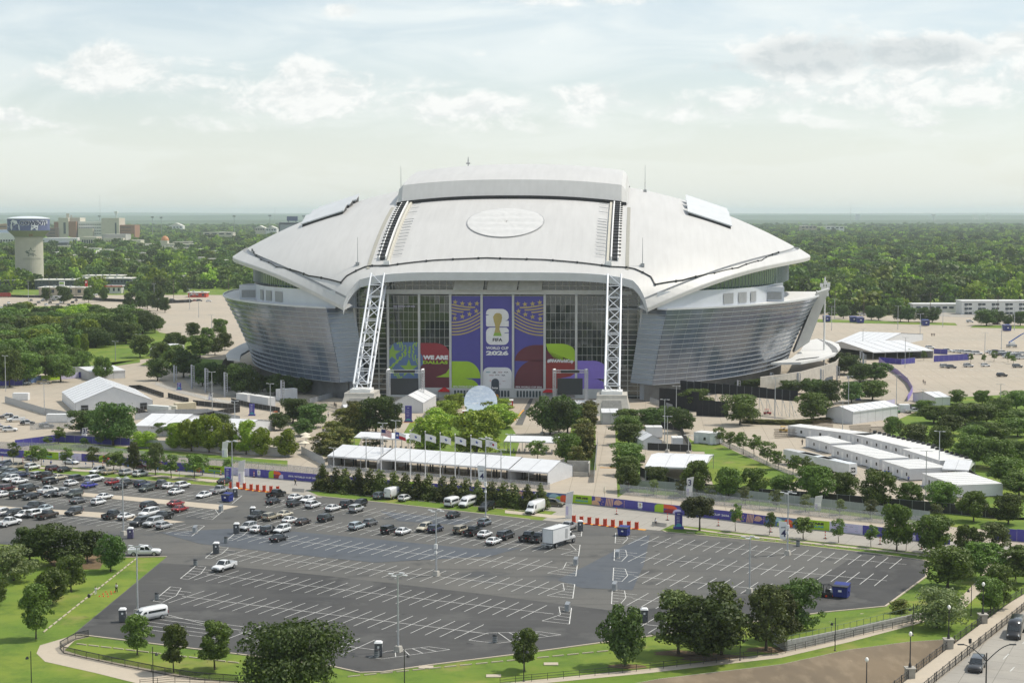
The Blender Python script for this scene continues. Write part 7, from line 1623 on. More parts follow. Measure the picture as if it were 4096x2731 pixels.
# flagpoles
def flag(t, h, kind):
 W, H = 2.9, 1.75; nx, ny = 14, 13 if kind == 'us' else 12
 fn = lambda u, v: Vector((.08+u*W*.93, .28*math.sin(u*5.2+1)*u+.08*math.sin(u*9+v*2), h-.55-(1-v)*H - .62*u*u - .1*u))
 cols = dict(us=('red','white','navyf'), tx=('redf','white','bluef'), st=('white',), fy=('white',))[kind]
 FM = dict(red=mat('flag_red',(.42,.02,.035),.7), redf=mat('flag_red',(.42,.02,.035),.7), white=mat('flag_white',(.80,.80,.80),.7,var=.03), navyf=mat('flag_navy',(.02,.03,.14),.7), bluef=mat('flag_blue',(.03,.06,.30),.7))
 mb = MB(); P_ = [[fn(i/nx, j/ny) for i in range(nx+1)] for j in range(ny+1)]
 for j in range(ny):
  for i in range(nx):
   u, v = (i+.5)/nx, (j+.5)/ny
   mi = 0
   if kind == 'us': mi = 2 if (u < .42 and v > .46) else ((ny-1-j) % 2)
   if kind == 'tx': mi = 2 if u < .36 else (1 if v > .5 else 0)
   mb.quad(P_[j][i], P_[j][i+1], P_[j+1][i+1], P_[j+1][i], mi)
 f = mb.build('flag', [FM[c] for c in cols], t)
 if kind in ('st','fy','tx'):
  u0, v0, r_ = (.52,.5,.5) if kind == 'st' else ((.18,.5,.42) if kind == 'tx' else (.5,.5,.5))
  for off in (-.02,.02):
   m_ = MB()
   if kind != 'fy':
    st_ = [fn(u0+x/W, v0+z/H)+Vector((0,off,0)) for x, z in star_pts(0,0,r_)]; m_.add([fn(u0,v0)+Vector((0,off,0))]+st_, [(0,1+i,1+(i+1)%10) for i in range(10)])
    m_.build('star', FM['bluef' if kind == 'st' else 'white'], f)
   else:
    for (xa, za, xb, zb_) in ((-.55,.45,-.35,0),(-.15,.5,-.35,0),(-.35,0,-.35,-.35),(0,.4,.35,.4),(0,.4,0,.05),(0,.05,.3,0),(.3,0,.25,-.3),(.25,-.3,-.05,-.35)):
     m_.bar(fn(u0+xa/W,v0+za/H)+Vector((0,off,0)), fn(u0+xb/W,v0+zb_/H)+Vector((0,off,0)), .09, .03)
    m_.build('emblem', FM['navyf'], f); m2 = MB(); m2.add([fn(u0+(.42+.3*math.cos(k*PI/6))/W, v0+(-.05+.3*math.sin(k*PI/6))/H)+Vector((0,off*1.2,0)) for k in range(12)], [tuple(range(12))]); m2.build('emblem', FM['red'], f)
FLAGS = [(588,372,700,'us','flagpole flying the striped national flag'),(690,392,712,'tx','flagpole flying the blue, white and red lone star flag'),(798,398,730,'st','flagpole flying a white flag with a blue star'),(907,406,745,'st','flagpole flying a white flag with a blue star'),(1015,417,760,'st','flagpole flying a white flag with a blue star'),(1123,425,778,'st','flagpole flying a white flag with a blue star'),(1237,434,800,'st','flagpole flying a white flag with a blue star'),(1345,446,820,'fy','flagpole flying a white flag with navy and red emblem')]
for x, ty, by, k_, lb in FLAGS:
 sx, sy, st_ = 1200+x/1.809, 1500+by/1.809+14, 1500+ty/1.809; p = G(sx, sy); h = (sy-st_)/ppm(sy); t = thing('flagpole', lb, 'flagpole', p, 0, 'flagpoles behind the magnolia row')
 MB().tube((0,0,0),(0,0,h),.13,.07,8).build('pole', mat('pole_white', (.66,.67,.68), .35), t); b_ = MB().lathe([(.02,-.18),(.16,-.08),(.18,0),(.13,.11),(.02,.17)], 8).build('finial', WHITE, t); b_.location = (0,0,h+.1); flag(t, h, k_)
# slim metal towers round the stadium
for bx, by, ty in ((770,1555,1458),(825,1569,1472),(902,1588,1488),(1009,1586,1505),(1129,1621,1520),(3085,1565,1490),(3193,1556,1490),(3285,1545,1475),(3350,1520,1462),(3443,1470,1405),(3455,1525,1413),(2828,1575,1532),(2953,1570,1520),(700,1530,1460)):
 p = G(bx, by); h = (by-ty)/ppm(by); t = thing('light_tower', 'slim metal light tower with ladder rungs beside the stadium flank', 'light tower', p, -SA, 'slim light towers round the stadium')
 MB().box(-.55,.05,-.35,.35,0,h).build('column', mat('tower_metal', (.40,.42,.47), .4, metal=.3), t)
 MB().box(.65,.85,-.25,.25,h*.15,h*.96).build('fin', mat('tower_metal', (.40,.42,.47)), t)
 for k in range(int(h/.9)): MB().box(.05,.65,-.12,.12,.8+k*.9,1.0+k*.9).build('rung', STEEL, t)
# ------------------------------------------------------------------ small things
def from_px(x, y, z=0): p = G(x, y); p.z = z; return p
TOIG = mat('toilet_grey', (.085,.09,.10), .6, var=.08); TOIR = mat('toilet_roof', (.72,.73,.74), .5)
def toilet(sx, sy, lb, col=TOIG):
 t = thing('portable_toilet', lb, 'portable toilet', from_px(sx, sy, .08), LOT_RZ+rnd.uniform(-.1,.1)+.5, 'portable toilets in the striped lot')
 MB().box(-.58,.58,-.58,.58,.05,2.1).build('cabin', col, t); MB().box(-.6,.6,-.6,.6,0,.08).build('skid', DARK, t)
 d = MB().box(-.42,.42,-.62,-.58,.12,1.95).build('door', col, t); MB().box(-.16,.16,-.64,-.62,1.35,1.7).build('sign', WHITE, d); MB().box(.28,.36,-.66,-.62,.95,1.1).build('handle', STEEL, d)
 MB().add([(-.64,-.64,2.1),(.64,-.64,2.1),(.64,.64,2.1),(-.64,.64,2.1),(-.4,-.5,2.34),(.4,-.5,2.34),(.4,.5,2.34),(-.4,.5,2.34)], [(0,3,2,1),(4,5,6,7),(0,1,5,4),(1,2,6,5),(2,3,7,6),(3,0,4,7)]).build('roof', TOIR, t)
 MB().box(.58,.60,-.2,.15,1.35,1.7).build('sign', WHITE, t)
for a in ((522,2153,'grey and violet portable toilet beside the pole at the corner oaks',mat('toilet_violet',(.085,.075,.16),.6)),(865,2214,'grey portable toilet near the white pickup in the empty stalls'),(946,2134,'grey portable toilet beside the silver SUV'),(1011,2068,'grey portable toilet behind the charcoal pickup'),(941,1988,'grey portable toilet behind the blue dumpster'),(491,2487,'grey portable toilet beside the white passenger van'),(1514,2624,'grey portable toilet with a bin beside the lowest light pole'),(2577,2487,'grey portable toilet beside the dense dark tree'),(2321,2124,'grey portable toilet behind the box truck')): toilet(*a)
DUMP = mat('dumpster_blue', (.022,.035,.20), .5, var=.12)
def dumpster(sx, sy, lb, s=1.0, rz=LOT_RZ):
 t = thing('dumpster', lb, 'dumpster', from_px(sx, sy, .08), rz, 'blue dumpsters'); t.scale = (s,s,s)
 MB().add([(-1.05,-.9,.15),(1.05,-.9,.15),(1.05,.8,.15),(-1.05,.8,.15),(-1.15,-1.0,1.75),(1.15,-1.0,1.75),(1.15,.9,2.1),(-1.15,.9,2.1)], [(0,3,2,1),(4,5,6,7),(0,1,5,4),(1,2,6,5),(2,3,7,6),(3,0,4,7)]).build('bin', DUMP, t)
 for k in (-1,1): MB().box(.04 if k > 0 else -1.18, 1.18 if k > 0 else -.04, -1.05, .95, 1.78, 1.9).build('lid', DARK, t).rotation_euler = (.09,0,0)
 for k in (-.7,0,.7): MB().box(k-.05,k+.05,-1.02,-.94,.2,1.7).build('rib', DUMP, t)
 for sx_ in (-1,1): MB().box(sx_*1.12-.1,sx_*1.12+.1,-.4,.4,.9,1.1).build('fork_pocket', DUMP, t)
 MB().box(-.25,.25,-1.06,-1.02,.95,1.25).build('sticker', WHITE, t)
dumpster(910,2006,'blue dumpster at the foot of the light pole near the orange barriers'); dumpster(2496,2142,'blue dumpster in the aisle below the orange barriers'); dumpster(3366,2388,'blue dumpster beside the forklift', 1.2)
for k, (sx, sy) in enumerate(((3306,1288),(3413,1290),(3440,1293),(3701,1304),(4027,1325))): dumpster(sx, sy, 'blue dumpster on the wide concrete lot beside the far street', 1.9, .1)
CANM = mat('bin_grey', (.20,.22,.23), .55, metal=.3)
for sx, sy, lb in ((782,2263,'round grey litter bin at the tip of a hatched island above the white pickup'),(628,2399,'round grey litter bin at the hatched island by the lawn kerb'),(1980,2570,'round grey litter bin on the lower hatched island'),(1507,2630,'round grey litter bin beside the lowest portable toilet'),(3192,2185,'round grey litter bin on the verge near the number four banner'),(109,1891,'grey litter bin on the verge beside a white SUV'),(904,2172,'grey litter bin at the hatched island by the silver SUV')):
 t = thing('litter_bin', lb, 'litter bin', from_px(sx, sy, .08), 0, 'grey litter bins'); MB().lathe([(.36,0),(.40,.1),(.40,1.05),(.36,1.1)], 12).build('drum', CANM, t); MB().lathe([(.41,1.08),(.43,1.14),(.33,1.32),(.2,1.36)], 12).build('rim', DARK, t)
 for z in (.3,.6,.9): MB().lathe([(.415,z-.03),(.415,z+.03)], 12).build('band', STEEL, t)
for sx, sy, lb in ((2303,2261,'grey pay cabinet with slanted top on the hatched island above the aisle'),(2470,2231,'grey pay cabinet with slanted top across the aisle from the box truck'),(2458,2362,'grey pay cabinet with slanted top across the aisle, lower island'),(2270,2445,'grey pay cabinet with slanted top on the island by the dark asphalt'),(884,2046,'grey pay cabinet at the end of the pale concrete strip'),(780,2132,'grey pay cabinet at the hatched island near the corner oaks')):
 t = thing('pay_cabinet', lb, 'cabinet', from_px(sx, sy, .08), LOT_RZ, 'grey pay cabinets'); MB().add([(-.4,-.35,0),(.4,-.35,0),(.4,.35,0),(-.4,.35,0),(-.4,-.35,1.25),(.4,-.35,1.25),(.4,.35,1.65),(-.4,.35,1.65)], [(0,3,2,1),(4,5,6,7),(0,1,5,4),(1,2,6,5),(2,3,7,6),(3,0,4,7)]).build('body', STEEL, t); MB().box(-.28,.28,-.38,-.35,.5,1.05).build('panel', GREYP, t); MB().box(-.44,.44,-.4,.4,0,.12).build('plinth', CONC, t)
# barriers
ORG = mat('orange_plastic', (.62,.065,.018), .5, var=.06); YEL = mat('yellow_rubber', (.65,.30,.02), .6)
def barrier(sx, sy, lb, g):
 t = thing('barrier_gate', lb, 'barrier', from_px(sx, sy, .07), LOT_RZ, g)
 MB().box(-.42,.42,-.06,.06,.15,1.55).build('board', ORG, t); MB().box(-.9,.5,-.35,.35,0,.15).build('foot', ORG, t); MB().box(.38,.46,-.1,.1,.15,1.7).build('upright', ORG, t)
 MB().add([(.5,-.5,0),(2.2,-.5,0),(2.2,.5,0),(.5,.5,0),(.5,-.25,.12),(2.2,-.25,.12),(2.2,.25,.12),(.5,.25,.12)], [(4,5,6,7),(0,1,5,4),(1,2,6,5),(2,3,7,6),(3,0,4,7)]).build('ramp', YEL, t)
for x, y in ((345,245),(475,250),(598,270),(725,290),(845,302),(970,314),(1098,325),(1225,330)): barrier(850+x/4.704, 1900+y/4.704, 'orange vehicle barrier in the row across the entry by the blue dumpster', 'orange barriers at the first entry')
for x, y in ((375,522),(475,533),(577,545),(680,556),(783,567),(885,578),(990,590),(1093,600),(1195,610)): barrier(2180+x/3.267, 1930+y/3.267, 'orange vehicle barrier in the row across the entry by the tall sail pylon', 'orange barriers at the second entry')
for sx, sy in ((2466,2057),(2670,2080),(2873,2103),(3083,2128),(3301,2154),(3520,2177),(3685,2197),(10,1845),(91,1850),(411,1864),(706,1886),(883,1900),(1016,1909),(898,1944)):
 t = thing('delineator', 'orange and white striped delineator post on the road', 'traffic post', from_px(sx, sy, .05), 0, 'delineator posts on the banner road'); MB().lathe([(.45,0),(.42,.08),(.12,.1)], 8).build('base', BLACK, t)
 for k in range(5): MB().tube((0,0,.1+.28*k),(0,0,.38+.28*k),.10,n=8).build('band', ORG if k % 2 == 0 else WHITE, t)
for sx in (41,125,175,290,344,376,428,513,632,685,718,771,804,858,892):
 by = interp(sx, [(41,1868),(175,1873),(513,1892),(632,1904),(892,1923)]); t = thing('parking_sign', 'small blue sign on a thin post along the verge', 'sign', from_px(sx, by, 0), LOT_RZ, 'small blue signs on the verge'); MB().bar((0,0,0),(0,0,2.3),.06).build('post', STEEL, t); MB().box(-.16,.16,-.04,-.02,1.75,2.3).build('plate', mat('sign_blue', (.05,.14,.36), .5), t)
for a, b in (((1170,1965),(1218,1968)),((2610,2100),(2666,2108)),((3470,0),(0,0)))[:2]:
 A2, B2 = G(*a), G(*b); d = B2-A2; t = thing('concrete_barrier', 'pale concrete road barrier beside the entry at '+('the walker' if a[0] < 2000 else 'the seated person'), 'barrier', (A2+B2)/2, math.atan2(d.y,d.x)); L_ = d.length/2
 MB().add([(-L_,-.35,0),(L_,-.35,0),(L_,.35,0),(-L_,.35,0),(-L_,-.12,.9),(L_,-.12,.9),(L_,.12,.9),(-L_,.12,.9)], [(4,5,6,7),(0,1,5,4),(1,2,6,5),(2,3,7,6),(3,0,4,7)]).build('block', CONC, t); MB().box(-L_+.2,-L_+.6,-.30,.30,0,.12).build('slot', DARK, t)
# sign pylons
def pylon(sx, sy, w, h, lb, rz=0.0):
 t = thing('sign_pylon', lb, 'sign pylon', from_px(sx, sy, .05), rz); MB().box(-w/2,w/2,-.35,.35,.4,h).build('board', PR['violet'], t); MB().box(-w/2-.3,w/2+.3,-.6,.6,0,.45).build('base', PR['violet'], t)
 for k in range(5): MB().box(-w*.3, w*(.1+.04*(k%3)), -.37,-.35, h*(.35+.09*k), h*(.35+.09*k)+.10).build('text_line', PR['pale'], t)
 MB().xz(arcp(0, .5, w*.42, .7, 0, 180), -.38, -.36).build('print_shape', PR['teal'], t); lettering('FIFA', .28, PR['white'], t, (0,-.38,h*.88), 0, .03)
pylon(2714,2114,1.6,3.7,'violet wayfinding pylon at the driveway beside the round-topped pine'); pylon(912,1924,1.6,3.4,'violet wayfinding pylon beside the black sedan on the verge'); pylon(1634,1688,2.2,5.4,'violet wayfinding pylon on the plaza walk'); pylon(1008,1662,1.7,4.0,'violet wayfinding pylon beside the curved crosswalk'); pylon(717,1560,1.4,2.8,'small violet pylon among the slim light towers'); pylon(3432,1600,1.4,2.2,'small violet pylon beside the roundabout')
def sail(sx, sy, ty, lb, txt=None):
 h = (sy-ty)/ppm(sy); t = thing('sail_pylon', lb, 'sign pylon', from_px(sx, sy, .03), -.1); MB().box(-.75,.75,-.3,.3,0,h*.52).build('column', WHITE, t)
 MB().add([(-.75,-.12,h*.5),(.75,-.12,h*.5),(1.1,-.12,h),(-.6,-.12,h*.92),(-.75,.12,h*.5),(.75,.12,h*.5),(1.1,.12,h),(-.6,.12,h*.92)], [(0,1,2,3),(7,6,5,4),(0,4,5,1),(1,5,6,2),(2,6,7,3),(3,7,4,0)]).build('sail', OFFW, t); MB().box(-.6,-.1,-.33,-.3,h*.12,h*.44).build('print', PR['pale'], t)
 if txt: lettering(txt, 1.5, PR['navy'], t, (.1,-.14,h*.72), 0, .02)
sail(2275,2072,1961,'tall white sail-shaped pylon at the entry beside the lime panel'); sail(965,1937,1837,'tall white sail-shaped pylon beside the orange barriers'); sail(899,1828,1762,'slim white sail banner before the grey panel fence'); sail(338,1762,1708,'white sail banner hung before the large dark oak','135'); sail(2757,1990,1905,'white sail banner by the black-fenced yard','3'); sail(3271,2042,1980,'slim white sail banner before the trailer oaks'); sail(2742,1878,1848,'small white sail banner on the low canopy tent','5'); sail(842,1600,1570,'small white sail banner beside the curved crosswalk','5'); sail(3395,1515,1490,'white sail banner by the ramp trees')
# video screens on trusses
def truss(mb, a, b, w=.7, r=.05, n=None):
 a, b = Vector(a), Vector(b); q = (b-a).to_track_quat('Z','Y'); L_ = (b-a).length; n = n or max(2, int(L_/.9)); c = [q @ Vector((sx*w/2, sy*w/2, 0)) for sx, sy in ((-1,-1),(1,-1),(1,1),(-1,1))]
 for k in c: mb.tube(a+k, b+k, r, n=5)
 for i in range(n):
  p0, p1 = a+(b-a)*(i/n), a+(b-a)*((i+1)/n)
  for j in range(4):
   mb.tube(p0+c[j], p1+c[(j+1)%4], r*.7, n=4, caps=False); mb.tube(p0+c[j], p0+c[(j+1)%4], r*.7, n=4, caps=False)
for (cx, w_, sx0, sx1, lb) in ((1620,0,1552,1690,'large dark video screen hung in a truss frame beside the leaning truss'),(2282,0,2218,2346,'large dark video screen hung in a truss frame before the lilac banner')):
 sy = 1628; a, b = G(sx0, sy), G(sx1, sy); L_ = (b-a).length; t = thing('video_screen', lb, 'video screen', a, 0); H = (sy-1484)/ppm(sy); TM = mat('truss_alu', (.55,.56,.58), .4, metal=.5)
 for x in (0, L_):
  m_ = MB(); truss(m_, (x,0,0), (x,0,H), 1.0, .06); m_.build('truss_tower', TM, t); m_ = MB(); truss(m_, (x,5,0), (x,5,H), 1.0, .06); m_.build('truss_tower', TM, t)
 m_ = MB(); truss(m_, (-.5,0,H), (L_+.5,0,H), 1.0, .06); m_.build('truss_beam', TM, t)
 for x in (0,L_): m_ = MB(); truss(m_, (x,0,H), (x,5,H), 1.0, .06); m_.build('truss_beam', TM, t)
 MB().box(1.0,L_-1.4,-.25,.25,(sy-1578)/ppm(sy),(sy-1512)/ppm(sy)).build('screen', mat('led_screen', (.022,.026,.032), .35, var=.1), t); MB().box(2.2,L_-2.6,-.6,-.4,H-.45,H+.45).build('header_panel', DARK, t); MB().box(0,L_,-1,6,0,.9).build('stage_deck', mat('stage_black', (.05,.05,.055), .7), t)
tent('white stage canopy at the foot of the second video screen', (2250,1645), (2375,1648), (2252,1625), 2.4, 3.2, 'x', 3, walls=(), name='kiosk_tent')
# polished dish, monolith, kiosks on the axis
p = from_px(1923,1672); t = thing('polished_dish', 'big round polished metal dish mirroring the sky before the banner wall', 'dish', p, -SA+.08)
R_ = 5.55; rows = []
for i in range(9):
 rr = R_*i/8; rows.append([Vector((rr*math.cos(k*2*PI/48), -.35-.5*(rr/R_)**2*-1 - .6, rr*math.sin(k*2*PI/48))) for k in range(48)])
mb = MB(); mb.grid(rows, closed=True); mb.grid([[q+Vector((0,.5,0)) for q in r_][::-1] for r_ in rows], closed=True); mb.smooth = True
dm = mat('polished_metal', (.80,.82,.84), .05, metal=1.0, var=.03)
d = mb.build('mirror', dm, t); d.location = (0,0,5.5); d.rotation_euler = (-.2,0,0)
MB().box(-1.2,1.2,.2,2.2,0,1.2).bar((0,1.2,.5),(0,1.0,4.6),.5).build('support', STEEL, t)
p = from_px(1981,1604); t = thing('arched_monolith', 'dark round-topped display column with orange pattern beside the dish', 'display column', p, -SA)
MB().xz(rounded(-1.4,1.4,0,8.3,1.35,1.35,0,0), -.5, .5).build('column', mat('monolith_navy', (.022,.035,.06), .4), t)
lettering('bona', .8, PR['white'], t, (0,-.55,5.0), 0, .03); MB().bar((-.5,-.53,4.0),(-.15,-.53,3.5),.16,.06).bar((-.15,-.53,3.5),(.5,-.53,4.5),.16,.06).build('tick_mark', PR['white'], t)
OR2 = mat('print_amber', (.55,.24,.03), .5)
for k, q in enumerate((rounded(-1.3,.2,1.7,3.1,.5,.5,0,0),rounded(.1,1.3,.9,2.6,.6,.6,0,0),rounded(-1.2,-.2,.2,1.2,.3,.3,0,0),rounded(0,1.1,.1,.8,.2,.2,0,0))): MB().xz(q, -.54-.01*k, -.5).build('print_shape', OR2, t)
for (a, b, h, lb) in (((1997,1632),(2052,1632),2.6,'red and white sponsor kiosk beside the bright cypresses'),((1850,1672),(1876,1672),2.2,'red sponsor block below the polished dish')):
 A2, B2 = G(*a), G(*b); L_ = (B2-A2).length; t = thing('sponsor_kiosk', lb, 'kiosk', A2, 0); MB().box(0,L_,0,3,0,h).build('body', mat('red_panel', (.48,.012,.016), .45), t); MB().box(-.15,L_+.15,-.15,3.15,h,h+.25).build('roof', WHITE, t); MB().box(.4,L_-.4,-.05,0,h*.45,h*.8).build('counter', WHITE, t)
for (a, b) in (((2050,1688),(2095,1640)),((1590,1690),(1690,1690)),((1150,1640),(1230,1642)),((2400,1870),(2470,1872))):
 A2, B2 = G(*a), G(*b); d = B2-A2; kerb([A2+Vector((0,0,.06)), B2+Vector((0,0,.06))], .55, .12, YEL, 'yellow_kerb', px=False)
t = thing('concrete_bin_wall', 'grey concrete bay wall beside the screening tent', 'wall', from_px(2265,1905), -.1); MB().box(0,6,4,4.3,0,3.6).build('slab', CONC, t); MB().box(5.7,6,0,4,0,3.6).build('slab', CONC, t); MB().box(0,6,.0,.2,0,1.2).build('slab', CONC, t)
# steps before the gates
for k in range(4): kerb([G(2060,1838+5*k)+Vector((0,0,0)), G(2235,1844+5*k)], .9, .5-.12*k, WALKC, 'step', px=False)
# market umbrellas
for sx, sy in ((1226,1775),(1222,1765),(2418,1988),(1218,1800)):
 t = thing('umbrella', 'cream market umbrella beside the approach walk' if sx < 2000 else 'furled cream umbrella on the wide walk', 'umbrella', from_px(sx, sy), 0, 'cream umbrellas'); MB().tube((0,0,0),(0,0,2.8),.05,n=6).build('pole', STEEL, t)
 MB().lathe([(1.6,2.1),(1.55,2.15),(.1,2.8)] if sx < 2000 else [(.12,1.0),(.28,1.4),(.22,2.2),(.05,2.8)], 10).build('canopy', mat('cream_cloth', (.66,.60,.48), .8), t); MB().lathe([(.4,0),(.4,.1)], 8).build('base', CONC, t)
# forklift
p = from_px(3306,2388,.08); t = thing('forklift', 'black forklift with white counterweight parked beside the blue dumpster', 'forklift', p, 1.9)
MB().box(-.6,.6,-1.2,.7,.35,.9).build('body', DARK, t); MB().box(-.6,.6,-1.5,-.7,.4,1.3).build('counterweight', WHITE, t); MB().box(-.3,.3,-.5,.1,.9,1.4).build('seat', BLACK, t)
m_ = MB()
for x in (-.55,.55):
 m_.bar((x,-.9,1.2),(x,-.7,2.2),.08).bar((x,.5,.9),(x,.2,2.2),.08).bar((x,-.7,2.2),(x,.2,2.2),.08)
m_.bar((-.55,-.7,2.2),(.55,-.7,2.2),.08).bar((-.55,.2,2.2),(.55,.2,2.2),.08); m_.build('overhead_guard', DARK, t)
MB().bar((-.35,.85,.1),(-.35,.85,2.4),.12).bar((.35,.85,.1),(.35,.85,2.4),.12).bar((-.35,.85,1.4),(.35,.85,1.4),.1).bar((-.35,.85,2.4),(.35,.85,2.4),.1).build('mast', DARK, t)
for x in (-.3,.3): MB().box(x-.06,x+.06,.9,2.0,.1,.16).build('fork', DARK, t)
for x in (-.55,.55):
 for y, r in ((.45,.34),(-.95,.28)): o = obj('wheel', WHEEL['s'][0], t); o.location = (x,y,r); o.scale = (1,r/.33,r/.33); m2 = obj('rim', MB().lathe([(.2,-.115),(.2,.115)], 10).mesh('rim', ORG), o); m2.rotation_euler = (0,PI/2,0)
# boom lift, yellow machine, carts
p = from_px(4046,1390); t = thing('boom_lift', 'blue boom lift with raised arm on the wide concrete lot', 'boom lift', p, .2); BLU = mat('boom_blue', (.03,.09,.33), .5)
MB().box(-2.4,2.4,-1.2,1.2,.8,1.6).build('chassis', GREYP, t); MB().box(-1.2,1.4,-1.1,1.1,1.6,3.0).build('turret', WHITE, t); MB().bar((-1.5,0,2.6),(5.2,0,6.6),.5).bar((5.2,0,6.6),(7.0,0,7.4),.4).build('boom', BLU, t); MB().box(6.8,8.6,-.9,.9,7.1,7.3).bar((6.8,-.9,7.2),(6.8,-.9,8.4),.1).bar((8.6,-.9,7.2),(8.6,-.9,8.4),.1).bar((6.8,-.9,8.4),(8.6,-.9,8.4),.1).build('basket', BLU, t)
for x in (-1.8,1.8):
 for y in (-1.2,1.2): o = obj('wheel', WHEEL['t'][0], t); o.location = (x,y,.55); o.rotation_euler = (0,0,PI/2)
def cart(sx, sy, col, lb, rz=.3, name='utility_cart'):
 t = thing(name, lb, 'cart', from_px(sx, sy, .04), rz); m_ = mat('cart_'+lb[:6], col, .5); MB().box(-.65,.65,-1.3,1.3,.35,.85).build('body', m_, t); MB().box(-.65,.65,-.5,.9,1.75,1.85).build('roof', m_, t)
 for x in (-.6,.6):
  for y in (-.45,.85): MB().bar((x,y,.8),(x,y,1.8),.05).build('post', DARK, t)
  for y in (-.9,.9): o = obj('wheel', WHEEL['s'][0], t); o.location = (x,y,.3)
 MB().box(-.5,.5,-.3,.1,.85,1.2).build('seat', BLACK, t)
cart(1103,1668,(.55,.12,.03),'orange utility cart near the approach walk'); cart(3134,1728,(.60,.36,.02),'yellow utility machine beside the site cabins',1.3); cart(3070,1658,(.35,.03,.03),'red and white golf cart behind the large oak',1.4); cart(3585,1652,(.05,.25,.06),'green utility vehicle beside the ramp',1.4)
# kerb blocks on the grass
blk_me = MB().box(-.95,.95,-.11,.11,0,.15).mesh('kerb_block', WALKC)
def blocks(a, b, n, lb):
 A2, B2 = G(*a), G(*b); d = B2-A2
 for k in range(n):
  o = obj('kerb_block', blk_me); o.location = A2+d*((k+.5)/n); o.rotation_euler = (0,0,math.atan2(d.y,d.x)+rnd.uniform(-.03,.03)); tag(o, lb, 'kerb block', lb)
blocks((548,2232),(172,2530),23,'low concrete kerb block in the dashed line across the corner lawn'); blocks((302,2574),(960,2652),13,'low concrete kerb block in the grass above the looping footpath'); blocks((1383,2707),(2440,2602),17,'low concrete kerb block in the grass along the lower lot edge'); blocks((3312,2490),(3565,2452),6,'low concrete kerb block beside the stone retaining wall'); blocks((1290,1965),(2160,2050),20,'low concrete kerb block below the magnolia row'); blocks((620,1915),(860,1930),5,'low concrete kerb block on the verge above the car rows'); blocks((2740,2128),(3600,2212),18,'low concrete kerb block on the verge above the empty stalls')
# creek path fence, wire fence, retaining wall with rail, bridge
def rail_fence(label, pts, h, rails, post=.07, step=2.4, m=DARK, name='rail_fence', px=True, z=0.0):
 P_ = [G(*p) for p in pts] if px else pts; t = thing(name, label, 'fence', P_[0])
 o0 = P_[0]; pm = MB().bar((0,0,0),(0,0,h),post).mesh('post', m)
 for a, b in zip(P_, P_[1:]):
  d = b-a; n = max(1, round(d.length/step))
  for k in range(n): o = obj('post', pm, t); o.location = a+d*(k/n)-o0+Vector((0,0,z))
  for r_ in rails: MB().bar(a-o0+Vector((0,0,r_+z)), b-o0+Vector((0,0,r_+z)), .05).build('rail', m, t)
 return t
rail_fence('black three-rail fence along the creek path', [(2000,2738),(2062,2731),(2380,2702),(2600,2678),(2918,2643),(3141,2611),(3414,2547),(3720,2483)], 1.15, (.35,.72,1.1))
rail_fence('black wire fence curving round the looping footpath', [(354,2545),(303,2556),(240,2592),(255,2612),(345,2632),(500,2665),(660,2697),(780,2715),(950,2728),(1100,2731)], 1.15, (.05,1.1), .06, 2.6)
fence('fine black mesh of the fence round the looping footpath', [(354,2546),(303,2557),(240,2593),(255,2613),(345,2633),(500,2666),(660,2698),(780,2716),(950,2729)], 1.1, mesh_mat('black_wire', (.02,.02,.022), .28), 2.6, .05, DARK)
rail_fence('black rail fence beside the path below the broad oak', [(560,2745),(700,2733),(1000,2745)], 1.1, (.4,.75,1.05))
STONE = mat('grey_stone', (.30,.30,.28), .9, var=.2, scale=2, bump=.3)
wl = thing('retaining_wall', 'grey stone retaining wall stepping along the creek path', 'wall', G(3145,2603)); o0 = wl.location.copy()
wp_ = [G(*p) for p in ((3085,2565),(3145,2603),(3250,2580),(3400,2545),(3560,2505),(3700,2468))]
hs_ = [1.6,1.7,1.55,1.4,1.2,.9]; bm_ = {}
for i, (a, b) in enumerate(zip(wp_, wp_[1:])):
 d = b-a; n = max(1, int(d.length/1.1)); ang = math.atan2(d.y,d.x)
 for k in range(n):
  hh = hs_[i]+(hs_[i+1]-hs_[i])*k/n; w = d.length/n
  for c in range(4):
   key = (round(w,2), c); h0 = hh/4
   o = obj('stone', bm_.setdefault((round(w,1), round(h0,1)), MB().box(.02,round(w,1)+.02,-.22+rnd.uniform(-.02,.02),.22,.015,round(h0,1)+.02).mesh('stone', STONE)), wl); o.location = a+d*(k/n)-o0+Vector((0,rnd.uniform(-.03,.03),h0*c)); o.rotation_euler = (0,0,ang)
mb = MB(); back = [p+Vector((-1.5,9,0)) for p in wp_]
mb.grid([[p+Vector((0,.1,hs_[i]-.05)) for i, p in enumerate(wp_)], [p+Vector((-.7,5,hs_[i]*.55)) for i, p in enumerate(wp_)], [p+Vector((-1.5,11,-.05)) for p in wp_]]); mb.smooth = True; mb.build('raised_lawn', GRASS, kind='structure')
GRN = mat('green_rail', (.16,.22,.15), .5)
rail_fence('pale green metal rail on top of the stone retaining wall', [p+Vector((0,.1,0)) for p in wp_[1:]], 1.1, (.1,1.05), .07, 1.6, GRN, px=False, z=1.3)
br_ = thing('bridge', 'concrete road bridge with iron railings and stone piers over the creek', 'bridge', G(3793,2601)); o0 = br_.location.copy(); ZB = .35
def LB(p, z=0): q = G(*p)-o0; q.z = z; return q
Lf = [(3460,2860),(3639,2719),(3793,2601),(3930,2499),(4040,2418),(4250,2290)]; Rt = [(3600,2850),(3745,2731),(3920,2588),(4096,2446),(4300,2320)]; Fr = [(4100,2900),(4500,2560)]
mb = MB(); mb.prism([tuple(LB(p)[:2]) for p in Lf+[(4700,2330),(4700,2700),(4400,2900)]], -.9, ZB-.12); mb.build('deck', ROADC, br_)
